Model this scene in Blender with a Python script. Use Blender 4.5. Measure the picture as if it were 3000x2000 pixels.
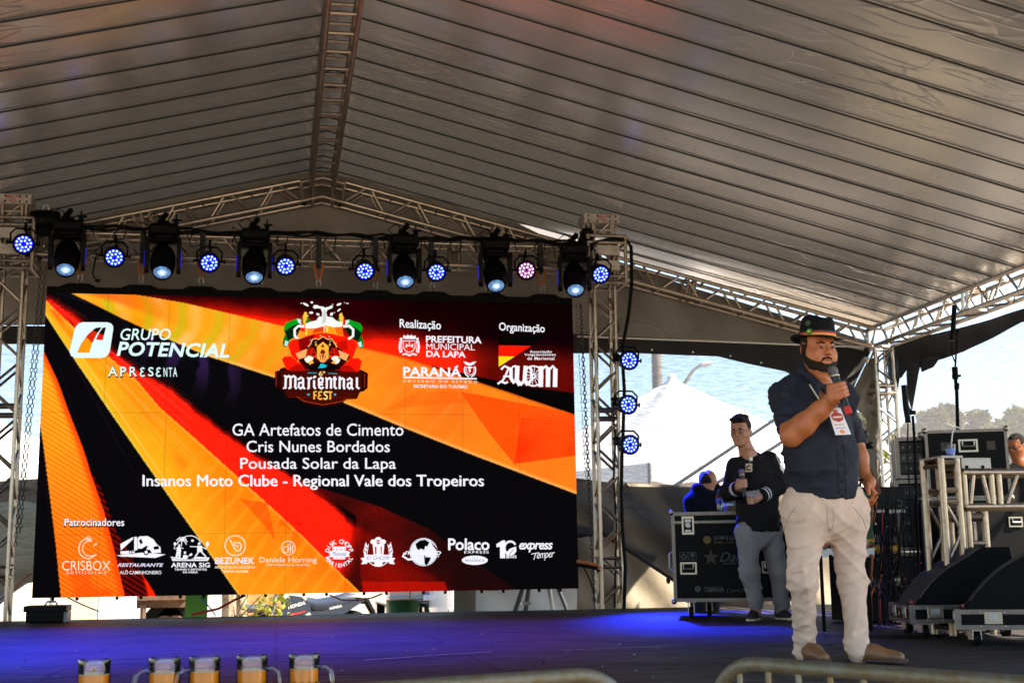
import bpy, math, random
import numpy as np
from mathutils import Vector, Matrix
random.seed(7); RNG=np.random.default_rng(7)
for o in list(bpy.data.objects): bpy.data.objects.remove(o)
SC=bpy.context.scene; COL=SC.collection
R=math.radians
# ------------------------------------------------------------------ camera, light, exposure
F,PI_,YA,RO,CH=3792.1656,0.1692,0.1789,-0.0140,0.5167      # z = 0 is the stage floor
fw=Vector((math.sin(YA)*math.cos(PI_),math.cos(YA)*math.cos(PI_),math.sin(PI_)))
r0=fw.cross(Vector((0,0,1))).normalized(); u0=r0.cross(fw)
cr=math.cos(RO)*r0+math.sin(RO)*u0; cu=-math.sin(RO)*r0+math.cos(RO)*u0
cam=bpy.data.cameras.new('camera'); camo=bpy.data.objects.new('camera',cam); COL.objects.link(camo)
camo.matrix_world=Matrix(((cr.x,cu.x,-fw.x,0),(cr.y,cu.y,-fw.y,0),(cr.z,cu.z,-fw.z,CH),(0,0,0,1)))
cam.sensor_width=36; cam.lens=36*F/3000; cam.clip_start=.05; cam.clip_end=2000
cam.dof.use_dof=True; cam.dof.focus_distance=7.8; cam.dof.aperture_fstop=5.6
SC.camera=camo
W=bpy.data.worlds.new('World'); SC.world=W; W.use_nodes=True
SUN_EL,SUN_AZ=R(45),R(112)            # azimuth measured from +Y towards +X
nt=W.node_tree; bg=nt.nodes['Background']; sky=nt.nodes.new('ShaderNodeTexSky')
sky.sky_type='NISHITA'; sky.sun_disc=False; sky.dust_density=.5; sky.ozone_density=1.3; sky.sun_elevation=SUN_EL; sky.sun_rotation=SUN_AZ
nt.links.new(sky.outputs[0],bg.inputs[0]); bg.inputs[1].default_value=.085
sd=bpy.data.lights.new('sun','SUN'); sd.energy=5; sd.angle=R(.5); sd.color=(1,.86,.68)
so=bpy.data.objects.new('sun',sd); COL.objects.link(so)
sv=Vector((math.sin(SUN_AZ)*math.cos(SUN_EL),math.cos(SUN_AZ)*math.cos(SUN_EL),math.sin(SUN_EL)))
so.rotation_euler=sv.to_track_quat('Z','Y').to_euler(); so.location=(20,-6,14)
EXPO=2.5
vs=SC.view_settings; vs.view_transform='Standard'; vs.look='None'; vs.exposure=EXPO; vs.gamma=1
cy=SC.cycles; cy.max_bounces=16; cy.diffuse_bounces=4; cy.glossy_bounces=3; cy.transparent_max_bounces=14
cy.transmission_bounces=14; cy.use_denoising=True; cy.sample_clamp_indirect=6; cy.caustics_reflective=False; cy.caustics_refractive=False
LED=1.0/2**EXPO                      # emission that just reaches display white

# ------------------------------------------------------------------ helpers
def at(x,y,Y):                       # a photo pixel (3000 px wide) seen on the plane at depth Y
    d=fw*F+cr*(x-1500)-cu*(y-1000); t=Y/d.y; return Vector((d.x*t,Y,CH+d.z*t))
def atz(x,y,z=0):
    d=fw*F+cr*(x-1500)-cu*(y-1000); t=(z-CH)/d.z; return Vector((d.x*t,d.y*t,z))
def lin(c): return tuple(((v/12.92) if v<=.04045 else ((v+.055)/1.055)**2.4) for v in c)
ORI={}
class MB:
    def __init__(s): s.v=[];s.f=[];s.m=[];s.k=0
    def add(s,vs,fs,k=None):
        n=len(s.v); s.v+= [tuple(v) for v in vs]; s.f+=[tuple(i+n for i in f) for f in fs]; s.m+=[s.k if k is None else k]*len(fs); return s
    def box(s,c,d,M=None,k=None,bev=0):
        x,y,z=d[0]/2,d[1]/2,d[2]/2; c=Vector(c)
        if bev:
            b=min(bev,x*.9,y*.9,z*.9); vs=[]
            for sx in(-1,1):
                for sy in(-1,1):
                    for sz in(-1,1):
                        vs+=[Vector((sx*x,sy*(y-b),sz*(z-b))),Vector((sx*(x-b),sy*y,sz*(z-b))),Vector((sx*(x-b),sy*(y-b),sz*z))]
            I=lambda sx,sy,sz,a:((sx*4+sy*2+sz)*3+a)
            fs=[]
            for q in(0,1):
                fs.append((I(q,0,0,0),I(q,1,0,0),I(q,1,1,0),I(q,0,1,0)) if q else (I(q,0,0,0),I(q,0,1,0),I(q,1,1,0),I(q,1,0,0)))
                fs.append((I(0,q,0,1),I(0,q,1,1),I(1,q,1,1),I(1,q,0,1)) if q else (I(0,q,0,1),I(1,q,0,1),I(1,q,1,1),I(0,q,1,1)))
                fs.append((I(0,0,q,2),I(1,0,q,2),I(1,1,q,2),I(0,1,q,2)) if q else (I(0,0,q,2),I(0,1,q,2),I(1,1,q,2),I(1,0,q,2)))
            for a in(0,1):
                for b_ in(0,1):
                    fs+=[(I(a,b_,0,0),I(a,b_,1,0),I(a,b_,1,1),I(a,b_,0,1)),(I(a,0,b_,0),I(a,1,b_,0),I(a,1,b_,2),I(a,0,b_,2)),(I(0,a,b_,1),I(1,a,b_,1),I(1,a,b_,2),I(0,a,b_,2))]
            for a in(0,1):
                for b_ in(0,1):
                    for c_ in(0,1): fs.append((I(a,b_,c_,0),I(a,b_,c_,1),I(a,b_,c_,2)))
        else:
            vs=[Vector((sx*x,sy*y,sz*z)) for sx in(-1,1) for sy in(-1,1) for sz in(-1,1)]
            fs=[(0,1,3,2),(4,6,7,5),(0,4,5,1),(2,3,7,6),(0,2,6,4),(1,5,7,3)]
        if M is not None: vs=[M@v for v in vs]
        return s.add([v+c for v in vs],fs,k)
    def bb(s,lo,hi,k=None,bev=0):
        lo=Vector(lo);hi=Vector(hi); return s.box((lo+hi)/2,hi-lo,None,k,bev)
    def tube(s,pts,r,n=8,k=None,caps=True,closed=False):
        pts=[Vector(p) for p in pts]; N=len(pts); rs=r if isinstance(r,(list,tuple)) else [r]*N
        T=[]
        for i in range(N):
            a=pts[i-1] if (i>0 or closed) else pts[i]; b=pts[(i+1)%N] if (i<N-1 or closed) else pts[i]
            T.append((b-a).normalized())
        up=Vector((0,0,1)) if abs(T[0].z)<.9 else Vector((1,0,0)); x=T[0].cross(up).normalized(); vs=[]
        for i in range(N):
            x=(x-T[i]*x.dot(T[i])).normalized(); y=T[i].cross(x)
            for j in range(n):
                a=2*math.pi*j/n; vs.append(pts[i]+(x*math.cos(a)+y*math.sin(a))*rs[i])
        fs=[(i*n+j,i*n+(j+1)%n,((i+1)%N)*n+(j+1)%n,((i+1)%N)*n+j) for i in range(N if closed else N-1) for j in range(n)]
        if caps and not closed: fs+=[tuple(range(n))[::-1],tuple((N-1)*n+j for j in range(n))]
        return s.add(vs,fs,k)
    def lathe(s,prof,n=24,M=None,k=None,cap=True):
        vs=[];fs=[]
        for (r,z) in prof:
            for j in range(n):
                a=2*math.pi*j/n; vs.append(Vector((r*math.cos(a),r*math.sin(a),z)))
        for i in range(len(prof)-1):
            for j in range(n): fs.append((i*n+j,i*n+(j+1)%n,(i+1)*n+(j+1)%n,(i+1)*n+j))
        if cap: fs+=[tuple(range(n))[::-1],tuple((len(prof)-1)*n+j for j in range(n))]
        if M is not None: vs=[M@v for v in vs]
        return s.add(vs,fs,k)
    def prism(s,poly,M,h,k=None):    # 2-D outline extruded by h along the third axis of M
        n=len(poly); vs=[M@Vector((a,b,0)) for a,b in poly]+[M@Vector((a,b,h)) for a,b in poly]
        fs=[tuple(range(n))[::-1],tuple(range(n,2*n))]+[(i,(i+1)%n,n+(i+1)%n,n+i) for i in range(n)]
        return s.add(vs,fs,k)
    def ell(s,c,r,n=14,m=9,M=None,k=None):
        vs=[];fs=[];c=Vector(c)
        for i in range(m+1):
            t=math.pi*i/m
            for j in range(n):
                a=2*math.pi*j/n; vs.append(Vector((r[0]*math.sin(t)*math.cos(a),r[1]*math.sin(t)*math.sin(a),r[2]*math.cos(t))))
        for i in range(m):
            for j in range(n): fs.append((i*n+j,(i+1)*n+j,(i+1)*n+(j+1)%n,i*n+(j+1)%n))
        if M is not None: vs=[M@v for v in vs]
        return s.add([v+c for v in vs],fs,k)
    def grid(s,fn,nu,nv,k=None,flip=False):
        vs=[fn(i/nu,j/nv) for j in range(nv+1) for i in range(nu+1)]; w=nu+1
        fs=[(j*w+i,j*w+i+1,(j+1)*w+i+1,(j+1)*w+i) for j in range(nv) for i in range(nu)]
        if flip: fs=[f[::-1] for f in fs]
        return s.add(vs,fs,k)
    def build(s,name,mats,parent=None,smooth=35,origin=None):
        return mkobj(name,s.v,s.f,mats,parent,smooth,s.m,origin)
def mkobj(name,v,f,mats,parent=None,smooth=35,mi=None,origin=None):
    me=bpy.data.meshes.new(name); v=np.asarray(v,dtype=np.float64).reshape(-1,3)
    if origin is None:
        if parent is not None: origin=ORI.get(parent.name,(0,0,0))
        else: origin=((v[:,0].min()+v[:,0].max())/2,(v[:,1].min()+v[:,1].max())/2,v[:,2].min())
    origin=Vector([float(a) for a in origin]); me.from_pydata((v-np.array(origin)).tolist(),[],f if isinstance(f,list) else f.tolist())
    if not isinstance(mats,(list,tuple)): mats=[mats]
    for m in mats: me.materials.append(m)
    if mi is not None and len(mats)>1: me.polygons.foreach_set('material_index',np.asarray(mi,dtype=np.int32))
    me.validate(); me.update()
    if smooth is not None:
        me.polygons.foreach_set('use_smooth',[True]*len(me.polygons))
        if smooth<180: me.set_sharp_from_angle(angle=R(smooth))
    o=bpy.data.objects.new(name,me); COL.objects.link(o)
    if parent is None: o.location=origin
    else: o.parent=parent
    ORI[o.name]=origin
    return o
def tag(o,label,cat,group=None):
    o['label']=label; o['category']=cat; o['kind']='thing'
    if group: o['group']=group
    return o
def struct(o,kind='structure'): o['kind']=kind; return o
def thing(name,label,cat,loc=(0,0,0),group=None,rz=0,zero=False):
    o=bpy.data.objects.new(name,None); COL.objects.link(o); o.location=loc; o.rotation_euler=(0,0,rz); o.empty_display_size=.1
    ORI[o.name]=Vector((0,0,0)) if zero else Vector(loc)
    return tag(o,label,cat,group)
def dup(root,loc,rz=None,label=None,rot=None,group=None):
    r=root.copy(); COL.objects.link(r); r.location=loc
    if rot is not None: r.rotation_euler=rot
    elif rz is not None: r.rotation_euler=(0,0,rz)
    if label: r['label']=label
    if group: r['group']=group
    def rec(a,b):
        for ch in list(a.children):
            c=ch.copy(); COL.objects.link(c); c.parent=b; rec(ch,c)
    rec(root,r); return r
# ------------------------------------------------------------------ materials
MT={}
def mat(name,col,rough=.5,metal=0,var=0,vs=6,bump=0,bs=40,spec=.5,trans=0,dirt=None,coat=0,stretch=None):
    if name in MT: return MT[name]
    m=bpy.data.materials.new(name); m.use_nodes=True; n=m.node_tree.nodes; l=m.node_tree.links; p=n['Principled BSDF']
    p.inputs['Base Color'].default_value=(*col,1); p.inputs['Roughness'].default_value=rough; p.inputs['Metallic'].default_value=metal
    p.inputs['Specular IOR Level'].default_value=spec
    if coat: p.inputs['Coat Weight'].default_value=coat
    if trans: p.inputs['Transmission Weight'].default_value=trans
    if var or bump:
        tc=n.new('ShaderNodeTexCoord'); src=tc.outputs['Object']
        if stretch:
            mp=n.new('ShaderNodeMapping'); mp.inputs['Scale'].default_value=stretch; l.new(src,mp.inputs[0]); src=mp.outputs[0]
    if var:
        nz=n.new('ShaderNodeTexNoise'); nz.inputs['Scale'].default_value=vs; nz.inputs['Detail'].default_value=6; nz.inputs['Roughness'].default_value=.65; l.new(src,nz.inputs[0])
        rp=n.new('ShaderNodeValToRGB'); rp.color_ramp.elements[0].position=.3; rp.color_ramp.elements[1].position=.7
        d=dirt if dirt else tuple(c*(1-var) for c in col)
        rp.color_ramp.elements[0].color=(*d,1); rp.color_ramp.elements[1].color=(*[min(1,c*(1+var*.5)) for c in col],1)
        l.new(nz.outputs[0],rp.inputs[0]); l.new(rp.outputs[0],p.inputs['Base Color'])
        mr=n.new('ShaderNodeMapRange'); mr.inputs[3].default_value=rough*.8; mr.inputs[4].default_value=min(1,rough*1.25); l.new(nz.outputs[0],mr.inputs[0]); l.new(mr.outputs[0],p.inputs['Roughness'])
    if bump:
        nb=n.new('ShaderNodeTexNoise'); nb.inputs['Scale'].default_value=bs; nb.inputs['Detail'].default_value=4; l.new(src,nb.inputs[0])
        b=n.new('ShaderNodeBump'); b.inputs['Strength'].default_value=bump; b.inputs['Distance'].default_value=.02; l.new(nb.outputs[0],b.inputs['Height']); l.new(b.outputs[0],p.inputs['Normal'])
    MT[name]=m; return m
def emi(name,srgb,k=1.0,light=True):
    if name in MT: return MT[name]
    m=bpy.data.materials.new(name); m.use_nodes=True; n=m.node_tree.nodes; n.clear()
    e=n.new('ShaderNodeEmission'); o=n.new('ShaderNodeOutputMaterial'); m.node_tree.links.new(e.outputs[0],o.inputs[0])
    e.inputs[0].default_value=(*lin(srgb),1); e.inputs[1].default_value=LED*k
    if not light: m.cycles.emission_sampling='NONE'
    MT[name]=m; return m
ALU=mat('brushed_aluminium',(.37,.31,.245),.32,1,var=.25,vs=9,bump=.08,bs=70)
ALUB=mat('bright_aluminium',(.54,.50,.44),.3,1,var=.3,vs=14,bump=.1,bs=90)
BLK=mat('black_plastic',(.0028,.0027,.003),.42,0,spec=.07)
BLKM=mat('matt_black_metal',(.0025,.0024,.0024),.6,spec=.05)
RUB=mat('black_rubber',(.004,.004,.004),.7,spec=.1)
STEEL=mat('galvanised_steel',(.36,.345,.32),.42,1,var=.3,vs=20)
CHROME=mat('chrome',(.30,.265,.21),.32,1)
def ceil_mat(name,col,rough,cre=1.0,big=.6,spec=.5,metal=0,trl=0):          # creased tent fabric
    m=bpy.data.materials.new(name); m.use_nodes=True; n=m.node_tree.nodes; l=m.node_tree.links; p=n['Principled BSDF']
    p.inputs['Roughness'].default_value=rough; p.inputs['Specular IOR Level'].default_value=spec
    p.inputs['Metallic'].default_value=metal; tc=n.new('ShaderNodeTexCoord')
    h=None
    def mth(op,a,b=None,v=None):
        q=n.new('ShaderNodeMath'); q.operation=op
        l.new(a,q.inputs[0])
        if b is not None: l.new(b,q.inputs[1])
        if v is not None: q.inputs[1].default_value=v
        return q.outputs[0]
    wn=n.new('ShaderNodeTexNoise'); wn.inputs['Scale'].default_value=.35; wn.inputs['Detail'].default_value=2; l.new(tc.outputs['Object'],wn.inputs[0])
    mask=n.new('ShaderNodeMapRange'); mask.inputs[1].default_value=.47; mask.inputs[2].default_value=.66; l.new(wn.outputs[0],mask.inputs[0])
    for (rot,sc,dist,w) in [((0,0,R(38)),(.8,2.2,1),1.1,.020),((0,0,R(-50)),(.7,2.0,1),1.3,.018),((0,0,R(78)),(1.1,3.0,1),.9,.022),((0,0,R(15)),(1.6,4.5,1),1.0,.03)]:
        mp=n.new('ShaderNodeMapping'); mp.inputs['Rotation'].default_value=rot; mp.inputs['Scale'].default_value=sc; l.new(tc.outputs['Object'],mp.inputs[0])
        nz=n.new('ShaderNodeTexNoise'); nz.inputs['Scale'].default_value=.55; nz.inputs['Detail'].default_value=1.0; nz.inputs['Distortion'].default_value=dist; l.new(mp.outputs[0],nz.inputs[0])
        a=mth('SUBTRACT',nz.outputs[0],v=.5); a=mth('ABSOLUTE',a); a=mth('DIVIDE',a,v=w); a=mth('MINIMUM',a,v=1.0)
        h=a if h is None else mth('ADD',h,a)
    h=mth('MULTIPLY',h,mask.outputs[0])
    bn=n.new('ShaderNodeTexNoise'); bn.inputs['Scale'].default_value=1.6; bn.inputs['Detail'].default_value=3; l.new(tc.outputs['Object'],bn.inputs[0])
    b0=n.new('ShaderNodeBump'); b0.inputs['Strength'].default_value=.5; b0.inputs['Distance'].default_value=.06*big; l.new(bn.outputs[0],b0.inputs['Height'])
    b1=n.new('ShaderNodeBump'); b1.invert=True; b1.inputs['Strength'].default_value=.6; b1.inputs['Distance'].default_value=.006*cre; l.new(h,b1.inputs['Height']); l.new(b0.outputs[0],b1.inputs['Normal']); l.new(b1.outputs[0],p.inputs['Normal'])
    dn=n.new('ShaderNodeTexNoise'); dn.inputs['Scale'].default_value=.8; dn.inputs['Detail'].default_value=8; dn.inputs['Roughness'].default_value=.7; l.new(tc.outputs['Object'],dn.inputs[0])
    rp=n.new('ShaderNodeValToRGB'); e=rp.color_ramp.elements; e[0].position=.3; e[1].position=.62
    e[0].color=(*[c*.72 for c in col],1); e[1].color=(*col,1); l.new(dn.outputs[0],rp.inputs[0]); l.new(rp.outputs[0],p.inputs['Base Color'])
    if trl:
        tl=n.new('ShaderNodeBsdfTranslucent'); tl.inputs[0].default_value=(trl,trl*.95,trl*.86,1); l.new(b1.outputs[0],tl.inputs[1]); ad=n.new('ShaderNodeAddShader'); l.new(p.outputs[0],ad.inputs[0]); l.new(tl.outputs[0],ad.inputs[1]); l.new(ad.outputs[0],n['Material Output'].inputs[0])
    return m
def clear_mat(name,tint,rough=.03,ior=1.45,boost=1.0):           # thin clear wall: see-through with a Fresnel sheen
    m=bpy.data.materials.new(name); m.use_nodes=True; n=m.node_tree.nodes; l=m.node_tree.links; n.clear(); o=n.new('ShaderNodeOutputMaterial'); mx=n.new('ShaderNodeMixShader'); t=n.new('ShaderNodeBsdfTransparent'); g=n.new('ShaderNodeBsdfGlossy'); f=n.new('ShaderNodeFresnel')
    t.inputs[0].default_value=(*tint,1); g.inputs[1].default_value=rough; f.inputs[0].default_value=ior; mu=n.new('ShaderNodeMath'); mu.operation='MULTIPLY'; mu.inputs[1].default_value=boost; l.new(f.outputs[0],mu.inputs[0]); l.new(mu.outputs[0],mx.inputs[0]); l.new(t.outputs[0],mx.inputs[1]); l.new(g.outputs[0],mx.inputs[2]); l.new(mx.outputs[0],o.inputs[0]); return m
def net_mat(name,col,open_,k=160):                            # woven shade net: threads with gaps between them
    m=bpy.data.materials.new(name); m.use_nodes=True; n=m.node_tree.nodes; l=m.node_tree.links; n.clear()
    out=n.new('ShaderNodeOutputMaterial'); mx=n.new('ShaderNodeMixShader'); tr=n.new('ShaderNodeBsdfTransparent'); ad=n.new('ShaderNodeMixShader')
    df=n.new('ShaderNodeBsdfDiffuse'); tl=n.new('ShaderNodeBsdfTranslucent'); df.inputs[0].default_value=(*col,1); tl.inputs[0].default_value=(*col,1)
    ad.inputs[0].default_value=.5; l.new(df.outputs[0],ad.inputs[1]); l.new(tl.outputs[0],ad.inputs[2])
    tc=n.new('ShaderNodeTexCoord'); mp=n.new('ShaderNodeMapping'); mp.inputs['Scale'].default_value=(2.6,2.6,21); l.new(tc.outputs['Object'],mp.inputs[0])
    nz=n.new('ShaderNodeTexNoise'); nz.inputs['Scale'].default_value=2.2; nz.inputs['Detail'].default_value=7; nz.inputs['Roughness'].default_value=.75; nz.inputs['Distortion'].default_value=.4; l.new(mp.outputs[0],nz.inputs[0])
    mr=n.new('ShaderNodeMapRange'); mr.inputs[1].default_value=.3; mr.inputs[2].default_value=.7; mr.inputs[3].default_value=open_*.35; mr.inputs[4].default_value=min(1,open_*1.6); l.new(nz.outputs[0],mr.inputs[0])
    l.new(mr.outputs[0],mx.inputs[0]); l.new(ad.outputs[0],mx.inputs[1]); l.new(tr.outputs[0],mx.inputs[2]); l.new(mx.outputs[0],out.inputs[0])
    return m
# ------------------------------------------------------------------ ground and stage
GZ=-.9
m_gr=mat('dusty_ground',(.31,.255,.19),.95,var=.35,vs=1.2,bump=.4,bs=8)
g=MB(); g.add([(-400,-300,GZ),(400,-300,GZ),(400,700,GZ),(-400,700,GZ)],[(0,1,2,3)]); struct(g.build('ground',m_gr,smooth=None))
def floor_mat():
    m=bpy.data.materials.new('stage_plywood'); m.use_nodes=True; n=m.node_tree.nodes; l=m.node_tree.links; p=n['Principled BSDF']
    tc=n.new('ShaderNodeTexCoord'); 
    bk=n.new('ShaderNodeTexBrick'); bk.inputs['Scale'].default_value=1; bk.inputs['Mortar Size'].default_value=.013; bk.inputs['Brick Width'].default_value=2.2; bk.inputs['Row Height'].default_value=1.1; bk.inputs['Mortar Smooth'].default_value=.3
    bk.inputs['Color1'].default_value=(1,1,1,1); bk.inputs['Color2'].default_value=(.62,.62,.62,1); bk.inputs['Mortar'].default_value=(.05,.05,.05,1); l.new(tc.outputs['Object'],bk.inputs[0])
    mp=n.new('ShaderNodeMapping'); mp.inputs['Scale'].default_value=(.7,5,1); l.new(tc.outputs['Object'],mp.inputs[0])
    nz=n.new('ShaderNodeTexNoise'); nz.inputs['Scale'].default_value=2.6; nz.inputs['Detail'].default_value=9; nz.inputs['Roughness'].default_value=.72; l.new(mp.outputs[0],nz.inputs[0])
    rp=n.new('ShaderNodeValToRGB'); e=rp.color_ramp.elements; e[0].position=.38; e[1].position=.68; e[0].color=(.008,.007,.008,1); e[1].color=(.085,.076,.074,1); l.new(nz.outputs[0],rp.inputs[0])
    mx=n.new('ShaderNodeMixRGB'); mx.blend_type='MULTIPLY'; mx.inputs[0].default_value=1; l.new(rp.outputs[0],mx.inputs[1]); l.new(bk.outputs[0],mx.inputs[2]); l.new(mx.outputs[0],p.inputs['Base Color'])
    mr=n.new('ShaderNodeMapRange'); p.inputs['Specular IOR Level'].default_value=.12; mr.inputs[3].default_value=.75; mr.inputs[4].default_value=.42; l.new(nz.outputs[0],mr.inputs[0]); l.new(mr.outputs[0],p.inputs['Roughness'])
    n2=n.new('ShaderNodeTexNoise'); n2.inputs['Scale'].default_value=26; n2.inputs['Detail'].default_value=5; l.new(mp.outputs[0],n2.inputs[0])
    b=n.new('ShaderNodeBump'); b.inputs['Strength'].default_value=.5; b.inputs['Distance'].default_value=.01; l.new(n2.outputs[0],b.inputs['Height'])
    b2=n.new('ShaderNodeBump'); b2.inputs['Strength'].default_value=.7; b2.inputs['Distance'].default_value=.012; l.new(bk.outputs[0],b2.inputs['Height']); l.new(b.outputs[0],b2.inputs['Normal']); l.new(b2.outputs[0],p.inputs['Normal'])
    return m
YB=14.40                                   # back edge of the stage
def fz(x,y): return .006*math.sin(x*1.7+y*.6)*math.sin(y*2.1+x*.3)+.004*math.sin(y*5.7+.5*x)
st=MB(); st.grid(lambda u,v:(-8+17*u,3.95+(YB-3.95)*v,fz(-8+17*u,3.95+(YB-3.95)*v)-.008),90,80)
st.bb((-8,3.93,-.9),(9,3.95,-.01)); st.bb((-8,YB,-.35),(9,YB+.03,-.006))
struct(st.build('stage_floor',floor_mat(),smooth=60,origin=(0,0,0)))
# ------------------------------------------------------------------ roof
RX,RZ,EX,EZ,LX,YR=.475,5.47,7.95,3.60,-7.0,15.8
m_roof=ceil_mat('silver_grey_tent_fabric',(.285,.272,.254),.23,.8,.14,.8,.6,.007)
YF,YK=.6,16.3  # front run of the roof is unseen, lengthened to block sky and sun
seam=[YK-.42-.472*i for i in range(37)]
def rz(side,t): return RZ+(EZ-RZ)*t
def roof(side):
    ex=EX if side>0 else LX
    def fn(u,v):
        y=YF+(YK-YF)*v; x=RX+(ex-RX)*u
        ph=((y-seam[0])/.472)%1.0; sag=-.0018*math.sin(math.pi*ph)
        w=.006*math.sin(7*u+.9*y)*math.sin(1.1*y+5*u)
        return (x,y,rz(side,u)+ (sag if True else 0)+w*(.3+u))
    mb=MB(); mb.grid(fn,48,250); return mb
roofo=thing('tent_roof','grey tent roof of long fabric strips sloping both ways from the ridge','tent roof',(RX,10,EZ),zero=True); roofo.location=(0,0,0)
for s in(1,-1): roof(s).build('roof_membrane',m_roof,roofo,smooth=180)
m_strap=mat('black_webbing',(.012,.011,.010),.8)
for s in(1,-1):
    ex=EX if s>0 else LX
    for y in seam:
        if y<YF+.1: continue
        mb=MB(); pts=[(RX+(ex-RX)*t,y+.002*math.sin(31*t+y*7),rz(s,t)-.012) for t in [i/24 for i in range(25)]]
        mb.tube(pts,.0085,6); mb.build('strap',m_strap,roofo)
# ------------------------------------------------------------------ trusses
def fr(a,b,up=Vector((0,0,1))):
    a,b=Vector(a),Vector(b); t=(b-a).normalized(); s=t.cross(up).normalized(); u=s.cross(t); return a,b,t,s,u
def lace(mb,p,q,off1,off2,L,t,n,r,flat=.12,rung=False):
    for i in range(n):
        x0=L*i/n; x1=L*(i+1)/n; e=(x1-x0)*flat*.5; mid=(x0+x1)/2
        if rung: mb.tube([p+t*x0+off1,p+t*x0+off2],r,6); continue
        mb.tube([p+t*(x0+e)+off1,p+t*(mid-e)+off2],r,6); mb.tube([p+t*(mid+e)+off2,p+t*(x1-e)+off1],r,6)
    mb.tube([p+t*(L-.0)+off1,p+t*L+off2],r,6); mb.tube([p+off1,p+off2],r,6)
def truss(root,a,b,s=.25,bay=.6,r=.027,rb=.016,up=Vector((0,0,1)),sides='zzrr',m=None,drop=True,joints=()):
    """a,b run along the middle of the box; sides: z zigzag / r rungs for the two side faces, bottom, top"""
    a,b,t,sd,u=fr(a,b,up); L=(b-a).length; h=s/2; n=max(1,round(L/bay)); m=m or ALU
    for i in(-1,1):
        for j in(-1,1):
            mb=MB(); o=sd*h*i+u*h*j; mb.tube([a+o,b+o],r,10)
            for q in joints: mb.tube([a+o+t*(q-.02),a+o+t*(q+.02)],r*1.18,10)
            mb.build('chord',m,root)
    mb=MB()
    F_=[(sd*-h+u*-h,sd*-h+u*h,sides[0]),(sd*h+u*-h,sd*h+u*h,sides[1]),(sd*-h+u*-h,sd*h+u*-h,sides[2]),(sd*-h+u*h,sd*h+u*h,sides[3])]
    for o1,o2,k in F_: lace(mb,a,b,o1,o2,L,t,n if k=='z' else 2*n if k=='d' else n,rb,rung=(k!='z'))
    for q in joints:
        for o1,o2,k in F_: mb.tube([a+t*(q-.05)+o1,a+t*(q-.05)+o2],rb*1.2,6); mb.tube([a+t*(q+.05)+o1,a+t*(q+.05)+o2],rb*1.2,6)
    mb.build('lacing',m,root)
TZ=.15
def tr(name,label,*a,**k):
    p=(Vector(a[0])+Vector(a[1]))/2; o=thing(name,label,'truss',p,k.pop('group',None)); truss(o,*a,**k); return o
sl=math.atan2(RZ-EZ,EX-RX); sl2=math.atan2(RZ-EZ,RX-LX)
tr('roof_truss','dull box truss under the right slope of the rear gable, bright sky between its bars',(RX+.25,YR,RZ-.32-.06),(EX-.28,YR,EZ-.25+.02),joints=(2.0,4.6),bay=.62,sides='zzrr')
tr('roof_truss','dull box truss under the left slope of the rear gable, dark cloth behind it',(RX-.25,YR,RZ-.32-.06),(LX+.2,YR,EZ-.25+.02),joints=(1.9,4.5),bay=.62,sides='zzrr')
tr('roof_truss','ladder like ridge truss running along the peak of the tent roof',(RX,.8,RZ-.19),(RX,YR+.15,RZ-.19),joints=(3,6,9),bay=.42,sides='rrrr',s=.27)
o=thing('roof_truss_node','angled truss corner block at the peak of the rear gable','truss',(RX,YR,RZ-.32))
mb=MB()
for y in(-.14,.14):
    for pts in ([(-.27,-.20),(0,-.13),(.27,-.20)],[(-.27,.04),(0,.11),(.27,.04)]):
        mb.tube([(RX+p[0],YR+y,RZ-.32+p[1]) for p in pts],.024,8)
    for x in(-.25,-.12,.12,.25): mb.tube([(RX+x,YR+y,RZ-.50),(RX+x,YR+y,RZ-.27)],.016,6)
for x in(-.25,-.12,.12,.25): mb.tube([(RX+x,YR-.14,RZ-.50),(RX+x,YR+.14,RZ-.50)],.016,6)
mb.build('frame',ALU,o)
EXT=EX-.12
tr('roof_truss','pale box truss along the right eave above the black shade net',(EXT,YR+.1,EZ-.20),(EXT,.7,EZ-.20),joints=(2.5,5.5,8.5),bay=.6,sides='zzzr',m=ALUB)
tr('roof_truss','box truss along the left eave of the tent, out past the screen',(LX+.1,YR+.1,EZ-.20),(LX+.1,.7,EZ-.20),joints=(3,6,9),bay=.6)
def post(x,y,z0,z1,label,m=ALU,s=.25,name='truss_post',bay=.5,r=.024,joints=()):
    return tr(name,label,(x,y,z0),(x,y,z1),s=s,bay=bay,up=Vector((0,1,0)),sides='zzzz',m=m,r=r,joints=joints)
post(EXT,YR+.05,GZ,EZ-.34,'pale truss post at the rear right corner under the eave',m=ALUB,joints=(1.5,3.6))
for x in (LX+.1,): post(x,YR+.05,GZ,EZ-.34,'truss post at the rear left corner of the tent')
post(EXT,.8,GZ,EZ-.34,'truss post at the front right corner of the tent'); post(LX+.1,.8,GZ,EZ-.34,'truss post at the front left corner of the tent')
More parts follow.
